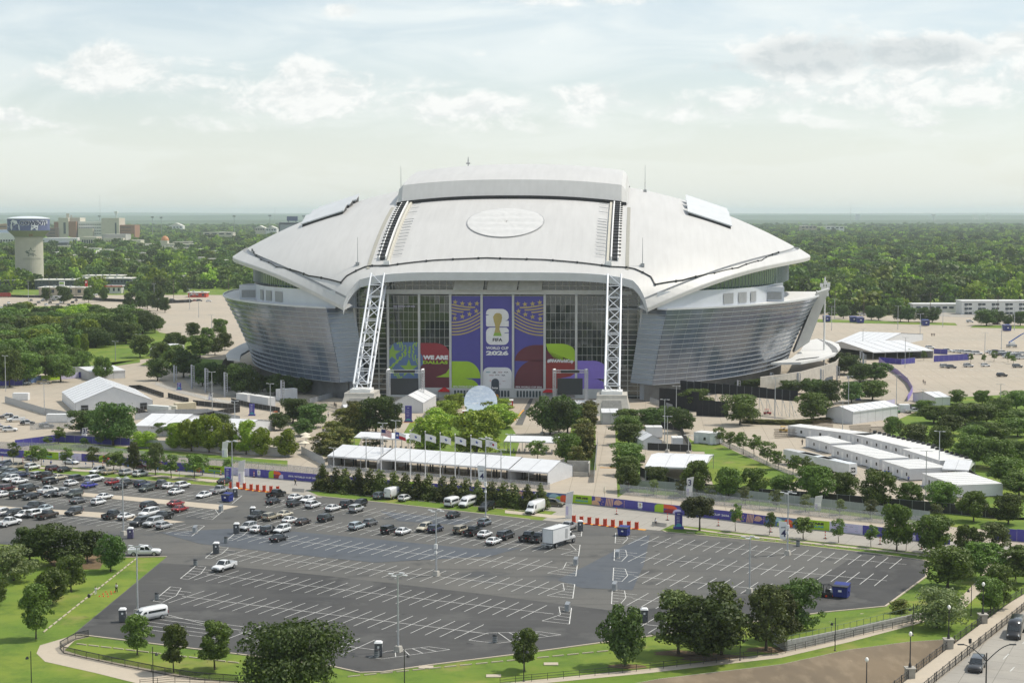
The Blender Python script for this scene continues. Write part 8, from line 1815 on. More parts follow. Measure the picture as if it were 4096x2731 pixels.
mb = MB(); mb.prism([tuple(LB(p)[:2]) for p in Lf+Rt[::-1]], ZB-.1, ZB+.08); mb.build('walkway', WALKC, br_)
for L2, lbn in ((Lf,'a'),(Rt,'b')):
 P_ = [LB(p, ZB) for p in L2]; pm = MB().bar((0,0,0),(0,0,1.25),.06).mesh('baluster', DARK); pg = MB().bar((0,0,0),(0,0,1.4),.14).mesh('rail_post', DARK)
 for a, b in zip(P_, P_[1:]):
  d = b-a; n = max(1, int(d.length/.8))
  for k in range(n): o = obj('rail_post' if k % 4 == 0 else 'baluster', pg if k % 4 == 0 else pm, br_); o.location = a+d*(k/n)
  for z in (.15,.75,1.25): MB().bar(a+Vector((0,0,z)), b+Vector((0,0,z)), .07).build('rail', DARK, br_)
for k, pp in enumerate(((3639,2719),(3793,2601),(3930,2499))):
 q = LB(pp, -.5); pier = MB().box(q.x-.65,q.x+.65,q.y-.65,q.y+.65,-.8,1.75).build('pier', mat('cut_stone', (.36,.34,.30), .85, var=.12), br_); MB().box(q.x-.78,q.x+.78,q.y-.78,q.y+.78,1.75,1.95).build('pier_cap', mat('cut_stone', (.36,.34,.30)), pier)
 p = G(*pp); t = thing('globe_lamp', 'black lamp post with white globe on a bridge pier', 'street lamp', (p.x,p.y,1.95), 0, 'globe lamps on the bridge piers'); MB().tube((0,0,0),(0,0,4.6),.11,.07,8).lathe([(.25,0),(.2,.5),(.11,.7)], 8).build('post', DARK, t); g_ = MB().lathe([(.10,-.3),(.24,-.12),(.28,.05),(.2,.28),(.03,.4)], 12).build('globe', mat('globe_white', (.8,.79,.74), .3), t); g_.location = (0,0,4.95)
p = G(3465,2790); t = thing('globe_lamp', 'black lamp post with white globe rising from the creek bank', 'street lamp', (p.x,p.y,0), 0); MB().tube((0,0,-3),(0,0,5.2),.11,.07,8).build('post', DARK, t); g_ = MB().lathe([(.10,-.3),(.24,-.12),(.28,.05),(.2,.28),(.03,.4)], 12).build('globe', mat('globe_white', (.8,.79,.74)), t); g_.location = (0,0,5.5)
p = G(3942,2830); t = thing('street_light', 'black street light with two curved arms over the bridge road', 'street light', (p.x,p.y,.2), 0); MB().tube((0,0,0),(0,0,7.6),.12,.09,8).build('post', DARK, t)
for s in (-1,1):
 m_ = MB(); pr_ = Vector((0,0,6.4))
 for k in range(1,7): q = Vector((s*3.6*k/6,0,6.4+2.4*math.sin(k/6*PI/2))); m_.tube(pr_, q, .07, n=6); pr_ = q
 m_.build('arm', DARK, t); MB().box(s*3.6-.45,s*3.6+.45,-.15,.15,8.72,8.86).build('lamp_head', DARK, t)
t = thing('signal_box', 'small black pedestrian signal on a thin post beside the bridge walk', 'signal', G(3879,2632)+Vector((0,0,.4)), 0); MB().tube((0,0,0),(0,0,2.6),.06,n=6).build('post', DARK, t); MB().box(-.2,.2,-.15,.15,2.0,2.7).build('head', DARK, t)
for a, b in (((4040,2690),(4058,2672)),((4012,2642),(4035,2620)),((4090,2580),(4110,2560))): 
 A2, B2 = G(*a), G(*b); d = (B2-A2); n_ = Vector((-d.y,d.x,0)).normalized()*.08; z_ = Vector((0,0,ZB-.09)); MB().quad(A2-n_+z_,B2-n_+z_,B2+n_+z_,A2+n_+z_).build('lane_line', PAINTW, kind='structure')
t = thing('litter_bin', 'black litter bin at the end of the bridge walk', 'litter bin', G(3945,2474), 0); MB().lathe([(.35,0),(.4,.1),(.4,1.0),(.3,1.05)], 10).build('drum', DARK, t); MB().lathe([(.42,1.0),(.42,1.08)], 10).build('rim', BLACK, t)
# manhole slabs
for (sx, sy) in ((1704,2668),(1974,2703),(2204,2655),(3470,2458)):
 MB().box(-1.1,1.1,-.7,.7,0,.10).build('inspection_slab', WALKC, kind='structure').location = from_px(sx, sy, .01)
# ---- people
SKINM = mat('skin', (.36,.20,.13), .6, var=.05); HAIRM = mat('hair', (.02,.015,.012), .8)
def skinned(name, pts, edges, radii, m, parent, sub=1):
 me = bpy.data.meshes.new(name); me.from_pydata(pts, edges, []); me.materials.append(m); o = obj(name, me, parent)
 o.modifiers.new('skin', 'SKIN'); 
 for v, r in zip(me.skin_vertices[0].data, radii): v.radius = (r, r); v.use_root = False
 me.skin_vertices[0].data[0].use_root = True
 s = o.modifiers.new('smooth', 'SUBSURF'); s.levels = sub; s.render_levels = sub; return o
def person(sx, sy, label, shirt, legs, pose='stand', rz=0.0, z=.03, h=1.75, extra=None, loc=None):
 t = thing('person', label, 'person', loc or from_px(sx, sy, z), rz); t.scale = (h/1.75,)*3
 w = .16 if pose == 'stand' else .10; st = 0 if pose == 'stand' else .30
 hip = Vector((0,0,.95)) if pose != 'sit' else Vector((0,0,.12)); up = lambda x, y, q: hip+Vector((x,y,q))
 if pose == 'sit': L_ = [up(-.12,-.45,.05), up(-.12,-.5,-.42), up(-.12,-.62,-.45)]; R_ = [up(.12,-.45,.05), up(.12,-.5,-.42), up(.12,-.62,-.45)]
 else: L_ = [up(-w,-st*.4,-.45), up(-w,-st,-.89), up(-w,-st-.16,-.93)]; R_ = [up(w,st*.5,-.45), up(w,st*1.1,-.87), up(w,st*1.1-.14,-.92)]
 P_ = [hip, up(0,0,.28), up(0,0,.5), up(0,-.01,.60), up(0,-.03,.72)] + [up(-.2,0,.48), up(-.27,.06+st*.4,.22), up(-.26,-.10+st*.6,.0)] + [up(.2,0,.48), up(.27,-.06-st*.4,.22), up(.26,-.22-st*.4,.02)] + L_ + R_ + [up(-.10,0,-.02), up(.10,0,-.02)]
 E_ = [(0,1),(1,2),(2,3),(3,4),(2,5),(5,6),(6,7),(2,8),(8,9),(9,10),(0,17),(17,11),(11,12),(12,13),(0,18),(18,14),(14,15),(15,16)]
 skinned('body', [tuple(p) for p in P_], E_, [.13,.12,.11,.05,.10,.055,.042,.04,.055,.042,.04,.06,.045,.04,.06,.045,.04,.085,.085], SKINM, t)
 skinned('shirt', [tuple(P_[i]) for i in (0,1,2,5,6,8,9)], [(0,1),(1,2),(2,3),(3,4),(2,5),(5,6)], [.165,.16,.15,.085,.065,.085,.065], mat('cloth_%d_%d_%d' % tuple(int(c*99) for c in shirt), shirt, .85), t)
 skinned('trousers', [tuple(P_[i]) for i in (0,17,11,12,18,14,15)], [(0,1),(1,2),(2,3),(0,4),(4,5),(5,6)], [.155,.11,.085,.065,.11,.085,.065], mat('cloth_%d_%d_%d' % tuple(int(c*99) for c in legs), legs, .85), t)
 hp = P_[4]; MB().lathe([(.03,-.02),(.115,.0),(.12,.06),(.08,.13),(.02,.15)], 10, c=(hp.x, hp.y+.02)).build('hair', HAIRM, t).location = (0,0,hp.z)
 if extra == 'bag': MB().box(-.16,.16,.12,.32,1.1,1.55).build('backpack', mat('bag_black', (.02,.02,.025), .8), t)
 return t
W_, K_, B_l, Y_ = (.72,.72,.72), (.03,.03,.035), (.06,.12,.38), (.62,.72,.04)
person(466,2370,'person in white shirt and dark shorts standing on the corner lawn', W_, K_, rz=-.4); person(383,2378,'person in white clothes bending over orange cones on the lawn', W_, W_, 'walk', h=1.5); person(1182,1941,'person with a black backpack walking past the violet fence', (.10,.11,.10), K_, 'walk', 1.2, extra='bag'); person(204,1866,'person in a blue shirt walking along the banner road', B_l, K_, 'walk', 1.4)
person(2621,2100,'person in striped top sitting on the concrete barrier', W_, K_, 'sit', loc=G(2622,2104)+Vector((0,0,.85))); person(2872,1658,'worker in a yellow vest before the black screen box', Y_, K_); person(3209,1780,'person in black walking beside the site cabins', K_, K_, 'walk')
for sx, sy in ((1313,1668),(1346,1676)): person(sx, sy, 'person in a white shirt on the approach walk near the thrust block', W_, K_, 'walk').__setitem__('group', 'people on the approach walk')
for sx, sy in ((1344,1632),(1338,1628)): person(sx, sy, 'person in dark clothes beside the stadium corner entrance', K_, K_).__setitem__('group', 'people at the corner entrance')
for sx, sy in ((3540,1903),(3554,1903),(3634,1930)): person(sx, sy, 'worker in a blue shirt beside the site cabins', B_l, (.05,.06,.1)).__setitem__('group', 'workers by the cabins')
for sx, sy in ((3726,1345),(3732,1345),(3738,1345)): person(sx, sy, 'person in a small group crossing the wide concrete lot', (.05,.05,.06), K_, 'walk').__setitem__('group', 'walkers on the concrete lot')
for sx, sy in ((3693,1535),(3700,1540)): person(sx, sy, 'person walking down the curving ramp', (.05,.05,.06), (.10,.10,.11), 'walk').__setitem__('group', 'walkers on the ramp')
for sx, sy in ((1220,1785),(1292,1728)): person(sx, sy, 'worker in a yellow vest beside the approach walk', Y_, K_).__setitem__('group', 'workers by the approach walk')
t = thing('backpack', 'black backpack lying on the corner lawn', 'bag', from_px(356,2388), .3); MB().lathe([(.25,0),(.3,.2),(.26,.5),(.12,.65)], 8).build('bag_body', DARK, t); MB().box(-.1,.1,-.32,-.24,.2,.45).build('pocket', BLACK, t)
for x, y in ((997,1333),(1043,1333),(1078,1333),(970,1353),(1010,1353),(1047,1353),(937,1375),(975,1375),(1018,1377)):
 o = MB().lathe([(.2,0),(.2,.02),(.13,.03),(.05,.2),(.03,.22)], 8).build('marker_cone', ORG); o.location = from_px(x/2.352, 1800+y/2.352, .01); tag(o, 'small orange training cone on the corner lawn', 'cone', 'training cones on the corner lawn')
# ------------------------------------------------------------------ far buildings
CREAM = mat('cream_wall', (.50,.47,.39), .8, var=.06, scale=.1); WHT2 = mat('white_wall', (.66,.66,.64), .75, var=.05, scale=.1); BRK = mat('brick_wall', (.30,.155,.095), .85, var=.1, scale=.2); TANB = mat('tan_wall', (.42,.37,.28), .8, var=.07, scale=.2); GLS = mat('far_glass', (.045,.06,.075), .15, var=.3); ROFW = mat('pale_roof', (.60,.58,.53), .8, var=.08, scale=.1); DKW = mat('slate_wall', (.07,.08,.10), .7, var=.15, scale=.2)
def px_box(t, D, x0, x1, y0, y1, dep, m, name='wall', front=0.0, zmin=None):
 a, b = AT(x0, y0, D), AT(x1, y0, D); zt = a.z; zb = 0 if zmin is None else AT(x0, zmin, D).z
 if y1 is not None: zb = AT(x0, y1, D).z
 o = t.location; return MB().box(a.x-o.x, b.x-o.x, front, dep, zb, zt).build(name, m, t)
def bldg(label, sx, D, name='building', cat='building'):
 p = AT(sx, 900, D); return thing(name, label, cat, (p.x, D, 0))
def win(t, D, x0, x1, y0, y1, n, front, m=GLS, gap=.35):
 o = t.location
 for k in range(n):
  w = (x1-x0)/n; a, b = AT(x0+w*(k+gap/2), y0, D), AT(x0+w*(k+1-gap/2), y1, D)
  MB().box(a.x-o.x, b.x-o.x, front-.6, front+.2, b.z, a.z).build('window', m, t)
H4 = lambda x, y: (x/4.2, 840+y/4.2)
D = 4300
t = bldg('long white and cream hospital block with brick wings and two stair towers', 340, D)
for (x0,y0,x1,m,dp,f) in ((1310,195,1860,WHT2,60,0),(1000,132,1165,CREAM,70,-12),(1165,130,1335,CREAM,60,4),(1165,195,1292,BRK,50,-10),(1715,135,2010,CREAM,60,-8),(2010,252,2262,BRK,60,0),(895,200,1000,BRK,60,6),(735,300,1012,mat('brown_wall',(.20,.13,.10),.85),60,-20),(1335,310,1580,CREAM,40,-14)):
 (a,b),(c,_) = H4(x0,y0), H4(x1,0); px_box(t, D, a, c, b, None, dp, m, 'wall', f)
for y0,y1 in ((238,252),(290,304),(342,356),(392,404)): (a,b),(c,d_) = H4(1320,y0), H4(1850,y1); win(t, D, a, c, b, d_, 14, -.2)
for y0,y1 in ((285,300),(340,352),(392,402)): (a,b),(c,d_) = H4(2020,y0), H4(2200,y1); win(t, D, a, c, b, d_, 8, -.2)
for (x0,y0,x1,y1,f) in ((1085,210,1130,400,-12),(1940,215,1972,405,-8)): (a,b),(c,d_) = H4(x0,y0), H4(x1,y1); win(t, D, a, c, b, d_, 1, f, gap=.05)
for y0,y1 in ((330,350),(380,400),(430,445)): (a,b),(c,d_) = H4(850,y0), H4(960,y1); win(t, D, a, c, b, d_, 5, -20)
for (x0,x1,y0) in ((1095,1145,60),(1165,1190,90)): (a,b),(c,d_) = H4(x0,y0), H4(x1,130); px_box(t, D, a, c, b, d_, 12, CREAM, 'roof_stack', 10)
D = 3450
t = bldg('low white campus hall with a dark glazed wing', 240, D)
(a,b),(c,_) = H4(720,470), H4(1300,0); px_box(t, D, a, c, b, None, 50, WHT2)
(a,b),(c,_) = H4(725,548), H4(1160,0); px_box(t, D, a, c, b, None, 30, DKW, 'wing', -14); (a,b),(c,d_) = H4(740,590), H4(1150,630); win(t, D, a, c, b, d_, 12, -14)
(a,b),(c,d_) = H4(1220,500), H4(1290,560); win(t, D, a, c, b, d_, 2, 0)
t = bldg('cream campus hall with tall narrow windows beside the round tree', 380, D)
(a,b),(c,_) = H4(1340,450), H4(1620,0); px_box(t, D, a, c, b, None, 50, CREAM); (a,b),(c,d_) = H4(1370,500), H4(1560,560); win(t, D, a, c, b, d_, 5, 0)
(a,b),(c,_) = H4(1690,410), H4(2090,0); px_box(t, D, a, c, b, None, 60, mat('grey_wall',(.36,.36,.34),.8), 'wall', 10); (a,b),(c,_) = H4(1750,470), H4(2080,0); px_box(t, D, a, c, b, None, 40, CREAM, 'wing', -6); (a,b),(c,d_) = H4(1790,508), H4(2070,595); win(t, D, a, c, b, d_, 7, -6, gap=.75)
(a,b),(c,_) = H4(2080,505), H4(2352,0); px_box(t, D, a, c, b, None, 40, CREAM, 'wing', 5)
t = bldg('white shed with pale blue roof behind the water tower', 30, D)
(a,b),(c,_) = H4(-200,385), H4(275,0); px_box(t, D, a, c, b, None, 50, WHT2); (a,b),(c,d_) = H4(0,500), H4(270,530); win(t, D, a, c, b, d_, 6, 0); (a,b),(c,d_) = H4(-100,335), H4(150,400); px_box(t, D, a, c, b, d_, 40, mat('blue_roof',(.35,.42,.50),.6), 'roof', 10)
t = bldg('tan brick block at the edge of the far campus', 10, 4300); (a,b),(c,_) = H4(-150,238), H4(122,0); px_box(t, 4300, a, c, b, None, 60, mat('tan_brick',(.42,.27,.16),.85)); (a,b),(c,d_) = H4(0,270), H4(110,290); win(t, 4300, a, c, b, d_, 5, 0)
D = 3250; t = bldg('long cream building with a small copper dome', 660, D); px_box(t, D, 544, 774, 975, None, 40, CREAM); px_box(t, D, 640, 668, 962, None, 20, CREAM, 'dome_base', 2); win(t, D, 560, 760, 982, 990, 12, 0)
q = AT(655, 962, D); MB().lathe([(8,0),(7.6,3),(5.5,6.5),(2,8.6),(.2,9)], 14).build('dome', mat('copper', (.45,.20,.08), .5), t).location = (q.x-t.location.x, 12, q.z)
for (x0,x1,y0,D,m,lb) in ((812,931,930,4000,CREAM,'stepped cream parking structure near the stadium shoulder'),(676,731,904,6000,WHT2,'white gabled shed in the far trees'),(1019,1060,912,4700,CREAM,'cream gabled hall beside its twin near the scoreboard'),(1062,1106,914,4700,WHT2,'white gabled hall beside its twin near the scoreboard'),(570,680,950,4900,WHT2,'long white roof behind the far trees'),(690,830,968,3700,TANB,'long tan roof behind the far trees'),(760,905,990,3000,WHT2,'low white roof beside the stadium shoulder'),(3203,3268,904,5600,TANB,'tan block rising from the far woods'),(3303,3377,906,5600,WHT2,'white and brick block rising from the far woods'),(187,262,1010,2550,WHT2,'white flat roof behind the woods near the water tower'),(345,392,1015,2500,WHT2,'white gabled roof behind the woods'),(500,570,1010,2600,WHT2,'cluster of white roofs behind the woods'),(3895,3936,1128,1720,DKW,'grey roofed house among the woods'),(3731,3772,1172,1480,mat('white_siding',(.62,.62,.60),.7),'white house with brown roof among the woods'),(3695,3735,1186,1430,DKW,'dark house with pale gable among the woods')):
 t = bldg(lb, (x0+x1)/2, D, 'house' if 'house' in lb else 'building', 'house' if 'house' in lb else 'building'); px_box(t, D, x0, x1, y0, None, 16 if D < 2000 else 40, m); 
 a, b = AT(x0, y0, D), AT(x1, y0, D); w = b.x-a.x; dp = 16 if D < 2000 else 40; o = t.location; hh = w*.22 if ('gabl' in lb or 'house' in lb) else 1.0
 MB().add([(a.x-o.x-.5,-.5,a.z),(b.x-o.x+.5,-.5,a.z),(b.x-o.x+.5,dp+.5,a.z),(a.x-o.x-.5,dp+.5,a.z),((a.x+b.x)/2-o.x,-.5,a.z+hh),((a.x+b.x)/2-o.x,dp+.5,a.z+hh)], [(0,1,4),(1,2,5,4),(2,3,5),(3,0,4,5),(3,2,1,0)]).build('roof', ROFW if 'house' not in lb else mat('brown_shingle',(.20,.17,.14),.9), t); win(t, D, x0+2, x1-2, y0+3, y0+8, 4, 0)
for x, y, w in FARB:
 D = CAM_H*FPX/(y-YHOR); t = bldg('low pale roof among the trees of the far campus', x+w/2, D); t['group'] = 'pale roofs among the far trees'; h = AT(x, y-3.2*FPX/D*1.6, D).z + 5; a, b = AT(x, y, D), AT(x+w, y, D); o = t.location
 MB().box(a.x-o.x, b.x-o.x, 0, 16, 0, h).build('wall', rnd.choice((CREAM, WHT2, TANB)), t); MB().box(a.x-o.x-.5, b.x-o.x+.5, -.5, 16.5, h, h+.6).build('roof', ROFW, t); win(t, D, x+1, x+w-1, y-4, y-2, 4, 0)
# sports field scoreboard and floodlights
t = bldg('blue scoreboard on legs above the far bleachers', 1168, 4400, 'scoreboard', 'scoreboard'); px_box(t, 4400, 1147, 1190, 866, 884, 6, mat('board_blue',(.05,.07,.16),.6), 'board'); px_box(t, 4400, 1152, 1155, 884, None, 2, DARK, 'leg'); px_box(t, 4400, 1182, 1185, 884, None, 2, DARK, 'leg')
t = bldg('grey bleachers below the far scoreboard', 1190, 4380, 'bleacher', 'bleachers')
for k in range(5): px_box(t, 4380+k*8, 1120, 1260, 898-2.2*k, None, 8, GREYP, 'tier', k*8)
for sx, ty in ((937,862),(1080,860),(1215,862),(645,868),(610,866),(398,862)):
 t = bldg('floodlight mast above the far trees', sx, 4600, 'floodlight_mast', 'mast'); t['group'] = 'far floodlight masts'; h = AT(sx, ty, 4600).z; MB().tube((0,0,0),(0,0,h),.8,.5,5).build('mast', GREYP, t); MB().box(-4,4,-1,1,h-4,h).build('lamp_bank', GREYP, t)
for sx, ty, D in ((401,780,8000),(3402,810,9000),(1100,830,9000)):
 t = bldg('thin radio mast on the horizon', sx, D, 'radio_mast', 'mast'); t['group'] = 'radio masts'; h = AT(sx, ty, D).z; MB().tube((0,0,0),(0,0,h),1.0,.5,4).build('mast', STEEL, t); MB().tube((0,0,h*.6),(0,0,h*.62),1.4,n=4).build('band', WHITE, t)
for sx, ty, w, D in ((463,845,12,7600),(3735,857,14,11000),(3905,860,22,12500),(3955,860,22,12500),(3432,857,16,11500)):
 t = bldg('pale water tower on the horizon ridge' if sx in (463,3735) else 'pale office tower on the horizon ridge', sx, D, 'water_tower' if sx in (463,3735) else 'tower', 'tower'); t['group'] = 'towers on the horizon'; px_box(t, D, sx-w/2, sx+w/2, ty, ty+8 if sx in (463,3735) else None, 20, WHT2, 'tank' if sx in (463,3735) else 'wall')
 if sx in (463,3735): px_box(t, D, sx-w/5, sx+w/5, ty+8, None, 12, WHT2, 'stem', 4)
# water tower
D = 1600; base = AT(120, 1165, D); wt = thing('water_tower', 'big concrete water tower painted with a blue football mural and COWBOYS lettering', 'water tower', (base.x, D, 0), math.atan2(base.x, -D)*0)
zz = lambda y: AT(120, 840+y/4.2, D).z; k_ = D/FPX/4.2; rs, rt = 230*k_, 345*k_
WTC = mat('tower_concrete', (.46,.44,.37), .85, var=.06, scale=.15)
sh = MB(); prof = []
n_ring = 9
for i in range(n_ring): z0_, z1_ = zz(1370)*0 + (zz(455))*i/n_ring, zz(455)*(i+1)/n_ring; prof += [(rs, z0_+.15), (rs, z1_-.15), (rs-.12, z1_)]
sh.lathe([(rs, -1)]+prof, 40); sh.smooth = False; SHF = sh.build('shaft', WTC, wt)
MB().lathe([(rs+.5, zz(458)), (rs+.7, zz(452)), (rs+.3, zz(446)), (rt, zz(345))], 40).build('cone', mat('tower_cone', (.34,.35,.29), .8), wt)
tk = MB().lathe([(rt, zz(345)), (rt, zz(150))], 48); TK = tk.build('tank', mat('mural_blue', (.12,.14,.27), .6, var=.15, scale=.1), wt)
MB().lathe([(rt+.3, zz(152)), (rt+.3, zz(140)), (rt*.7, zz(118)), (rt*.3, zz(106)), (.4, zz(104))], 40).build('dome', mat('tank_top', (.62,.66,.70), .4), wt)
def cyl(pts, r, zsh=0): return [Vector((r*math.sin(x/r), -r*math.cos(x/r), z)) for x, z in pts]
def mural(pts, m, lay=1, name='mural_shape'):
 Q = cyl(pts, rt+.04*lay); n = len(Q); c = sum(Q, Vector())/n; c = Vector((c.x, c.y, 0)).normalized()*(rt+.04*lay)+Vector((0,0,c.z)); MB().add([c]+Q, [(0,1+i,1+(i+1)%n) for i in range(n)]).build(name, m, TK)
MX = lambda x: rt*math.asin(max(-.999, min(.999, (x-495)*k_/rt)))
def wrap_text(s, x0, x1, y0, y1, m, r, parent, xf, bold=.03):
 me = text_mesh(s, zz(y0)-zz(y1), bold, xf(x1)-xf(x0)); me.materials.clear(); me.materials.append(m); cx = (xf(x0)+xf(x1))/2; cz = (zz(y0)+zz(y1))/2
 for v in me.vertices: a = (v.co.x+cx)/r; v.co = Vector((r*math.sin(a), -r*math.cos(a), v.co.z+cz))
 return obj('lettering', me, parent)
MW, MN, MG, MK = mat('mural_white', (.66,.68,.72), .6), mat('mural_navy', (.022,.026,.085), .6), mat('mural_green', (.05,.20,.10), .6), mat('mural_black', (.02,.02,.03), .6)
mural([(MX(150),zz(335)),(MX(280),zz(335)),(MX(280),zz(155)),(MX(150),zz(155))], MK); mural([(MX(160),zz(330)),(MX(275),zz(318)),(MX(270),zz(240)),(MX(180),zz(250))], MW, 2); mural([(MX(170),zz(235)),(MX(280),zz(190)),(MX(280),zz(205)),(MX(175),zz(245))], MW, 2)
mural([(MX(285),zz(340)),(MX(445),zz(340)),(MX(440),zz(255)),(MX(405),zz(215)),(MX(395),zz(180)),(MX(350),zz(170)),(MX(320),zz(160)),(MX(290),zz(180)),(MX(280),zz(240))], MW, 2)
for x, y in ((300,250),(335,240),(400,255),(335,290),(385,310)): mural([(MX(x),zz(y)),(MX(x+22),zz(y+4)),(MX(x+18),zz(y-14)),(MX(x+3),zz(y-12))], MK, 3)
mural([(MX(450),zz(342)),(MX(838),zz(342)),(MX(838),zz(325)),(MX(640),zz(318)),(MX(450),zz(322))], MG, 2); mural([(MX(440),zz(278)),(MX(838),zz(276)),(MX(838),zz(268)),(MX(440),zz(270))], MW, 2); mural([(MX(620),zz(335)),(MX(720),zz(338)),(MX(728),zz(270)),(MX(680),zz(240)),(MX(635),zz(262))], MW, 3)
for x, y in ((640,290),(690,300),(665,318)): mural([(MX(x),zz(y)),(MX(x+26),zz(y+3)),(MX(x+22),zz(y-12)),(MX(x+2),zz(y-12))], MN, 4)
wrap_text('COWBOYS', 442, 832, 172, 262, MW, rt+.10, TK, MX, .10); wrap_text('COWBOYS', 448, 826, 180, 255, MN, rt+.22, TK, MX, .045)
MX2 = lambda x: (rs+.1)*math.asin(max(-.999, min(.999, (x-500)*k_/rs))); INK = mat('tower_ink', (.10,.13,.11), .7); INKP = mat('tower_faded', (.33,.33,.28), .8)
wrap_text('ARLINGTON', 460, 712, 798, 832, INKP, rs+.10, SHF, MX2, .015)
cx, cz, r_ = MX2(588), (zz(610)+zz(770))/2-1.0, (zz(610)-zz(770))/2*1.1
sp_ = star_pts(cx, cz, r_); m_ = MB(); Q = cyl(sp_, rs+.12); Q2 = cyl(star_pts(cx, cz, r_*.72), rs+.12); m_.add(Q+Q2, [(i,(i+1)%10,10+(i+1)%10,10+i) for i in range(10)]); m_.build('star_emblem', INK, SHF)
sw = [(MX2(490),zz(690)),(MX2(530),zz(725)),(MX2(600),zz(735)),(MX2(675),zz(778)),(MX2(640),zz(735)),(MX2(580),zz(712)),(MX2(530),zz(700))]; Q = cyl(sw, rs+.16); MB().add(Q, [tuple(range(len(Q)))]).build('star_swoosh', INK, SHF)
rc = rs+ (rt-rs)*.35; Q = cyl(star_pts((608-500)*k_*1.06, zz(402), 2.6), rc+.9); MB().add(Q+cyl(star_pts((608-500)*k_*1.06, zz(402), 1.7), rc+.9), [(i,(i+1)%10,10+(i+1)%10,10+i) for i in range(10)]).build('star_emblem', mat('emblem_red', (.28,.04,.05), .6), wt)
# low white-roofed apartments, shops and yards beyond the far lot
def flat_block(x0, x1, y0, D, dep, wall, label, floors=2, nwin=8, name='building'):
 t = bldg(label, (x0+x1)/2, D, name); px_box(t, D, x0, x1, y0, None, dep, wall); a, b = AT(x0, y0, D), AT(x1, y0, D); o = t.location
 MB().box(a.x-o.x-.8, b.x-o.x+.8, -.8, dep+.8, a.z, a.z+.7).build('roof', ROFW, t); r = random.Random(int(x0))
 for k in range(int((b.x-a.x)/7)): xx = a.x-o.x+3+k*7; MB().box(xx, xx+r.uniform(1,2), dep*.3, dep*.3+2, a.z+.7, a.z+r.uniform(1.2,2)).build('roof_unit', GREYP, t)
 hh = a.z/floors
 for f in range(floors):
  for k in range(nwin):
   w = (b.x-a.x)/nwin; xx = a.x-o.x+w*(k+.3); MB().box(xx, xx+w*.4, -.12, .1, hh*f+hh*.35, hh*f+hh*.8).build('window', GLS, t)
 return t
flat_block(-60,55,1122,1520,22,DKW,'dark low building with pale flat roof beyond the far lot, before the water tower',2,6); flat_block(140,306,1122,1515,24,DKW,'dark two-storey block with pale flat roof beyond the tan shop',2,12); flat_block(312,519,1116,1515,26,mat('blue_grey_wall',(.13,.15,.18),.7),'long blue-grey apartment block with pale roof and roof units',2,16); flat_block(595,772,1108,1560,30,mat('pale_wall',(.45,.44,.40),.8),'pale low apartment roof half hidden by trees near the flank',1,10); flat_block(330,480,1105,1640,26,WHT2,'white apartment roof behind the long blue-grey block',1,10)
t = flat_block(155,335,1152,1405,22,TANB,'low tan shop building with a pale roof beside the black fence',1,5)
t = flat_block(752,824,1172,1375,12,mat('shop_orange',(.50,.05,.02),.55),'small orange-red auto shop across the street from the far lot',1,3,'shop'); lettering('AUTO', 1.8, WHITE, t, (-3,-.3,AT(770,1176,1375).z), 0, .03)
t = flat_block(425,485,1146,1440,10,WHT2,'fuel station canopy with red and white edge',1,3,'fuel_station'); a, b = AT(425,1146,1440), AT(485,1146,1440); MB().box(a.x-t.location.x-1.2,b.x-t.location.x+1.2,-1.2,-.9,a.z-.2,a.z+.8).build('canopy_edge', mat('red_panel', (.48,.012,.016)), t)
for (x0,x1,y0,y1,D,m,lb) in ((340,349,1122,1146,1410,'red','tall red price sign beside the fuel station'),(236,258,1126,1146,1400,'green','white and green shop sign on a pole'),):
 t = bldg(lb, (x0+x1)/2, D, 'pole_sign', 'sign'); px_box(t, D, x0, x1, y0, y1, .8, WHITE if m == 'green' else mat('red_panel', (.48,.012,.016)), 'board', -.4); px_box(t, D, (x0+x1)/2-1, (x0+x1)/2+1, y1, None, .4, STEEL, 'post', -.2)
 px_box(t, D, x0+2, x1-2, y0+3, y0+10, .1, PR['green'] if m == 'green' else WHITE, 'sign_face', -.55)
for (sx, sy, L_, lb) in ((592,1214,18,'white semi-trailer with dark blue graphics in the far lot'),(215,1203,16,'white container stack beside the black fence of the far lot'),(8,1190,14,'red trailer at the end of the far lot')):
 p = G(sx, sy); t = thing('semi_trailer', lb, 'trailer', p, .02); MB().box(-L_/2,L_/2,-1.3,1.3,.9,4).build('box', PAINT['white'] if 'red' not in lb else PAINT['red'], t); MB().box(-L_/2+1,L_/2-1,-1,1,.4,.9).build('chassis', DARK, t)
 if 'graphics' in lb: MB().box(-L_/2+1.5,-L_/2+5,-1.34,-1.3,1.2,3.8).build('graphic', PR['navy'], t); MB().box(2,L_/2-1,-1.34,-1.3,2,3).build('graphic', PR['blue'], t)
# white motel and low wing beside the far street
D = 1140; t = bldg('three-storey white motel with dark paired windows beside the far street', 4000, D, 'motel'); px_box(t, D, 3848, 4420, 1206, None, 16, WHT2); a, b = AT(3848,1206,D), AT(4420,1206,D); o = t.location; MB().box(a.x-o.x-.3,b.x-o.x+.3,-.3,16.3,a.z,a.z+.5).build('roof', OFFW, t)
for f in range(3):
 for k in range(9):
  x0 = 3858+54.5*k; y0 = 1213+ 17.5*f; q0, q1 = AT(x0,y0,D), AT(x0+14,y0+8,D); w_ = MB().box(q0.x-o.x,q1.x-o.x,-.15,.1,q1.z,q0.z).build('window', GLS, t); MB().box(q1.x-o.x+.3,q1.x-o.x+2.6,-.15,.1,q1.z,q0.z).build('window', GLS, t); MB().box(q0.x-o.x+.2,q0.x-o.x+1.6,-.3,.1,q1.z-.9,q1.z-.2).build('vent_grille', GREYP, t)
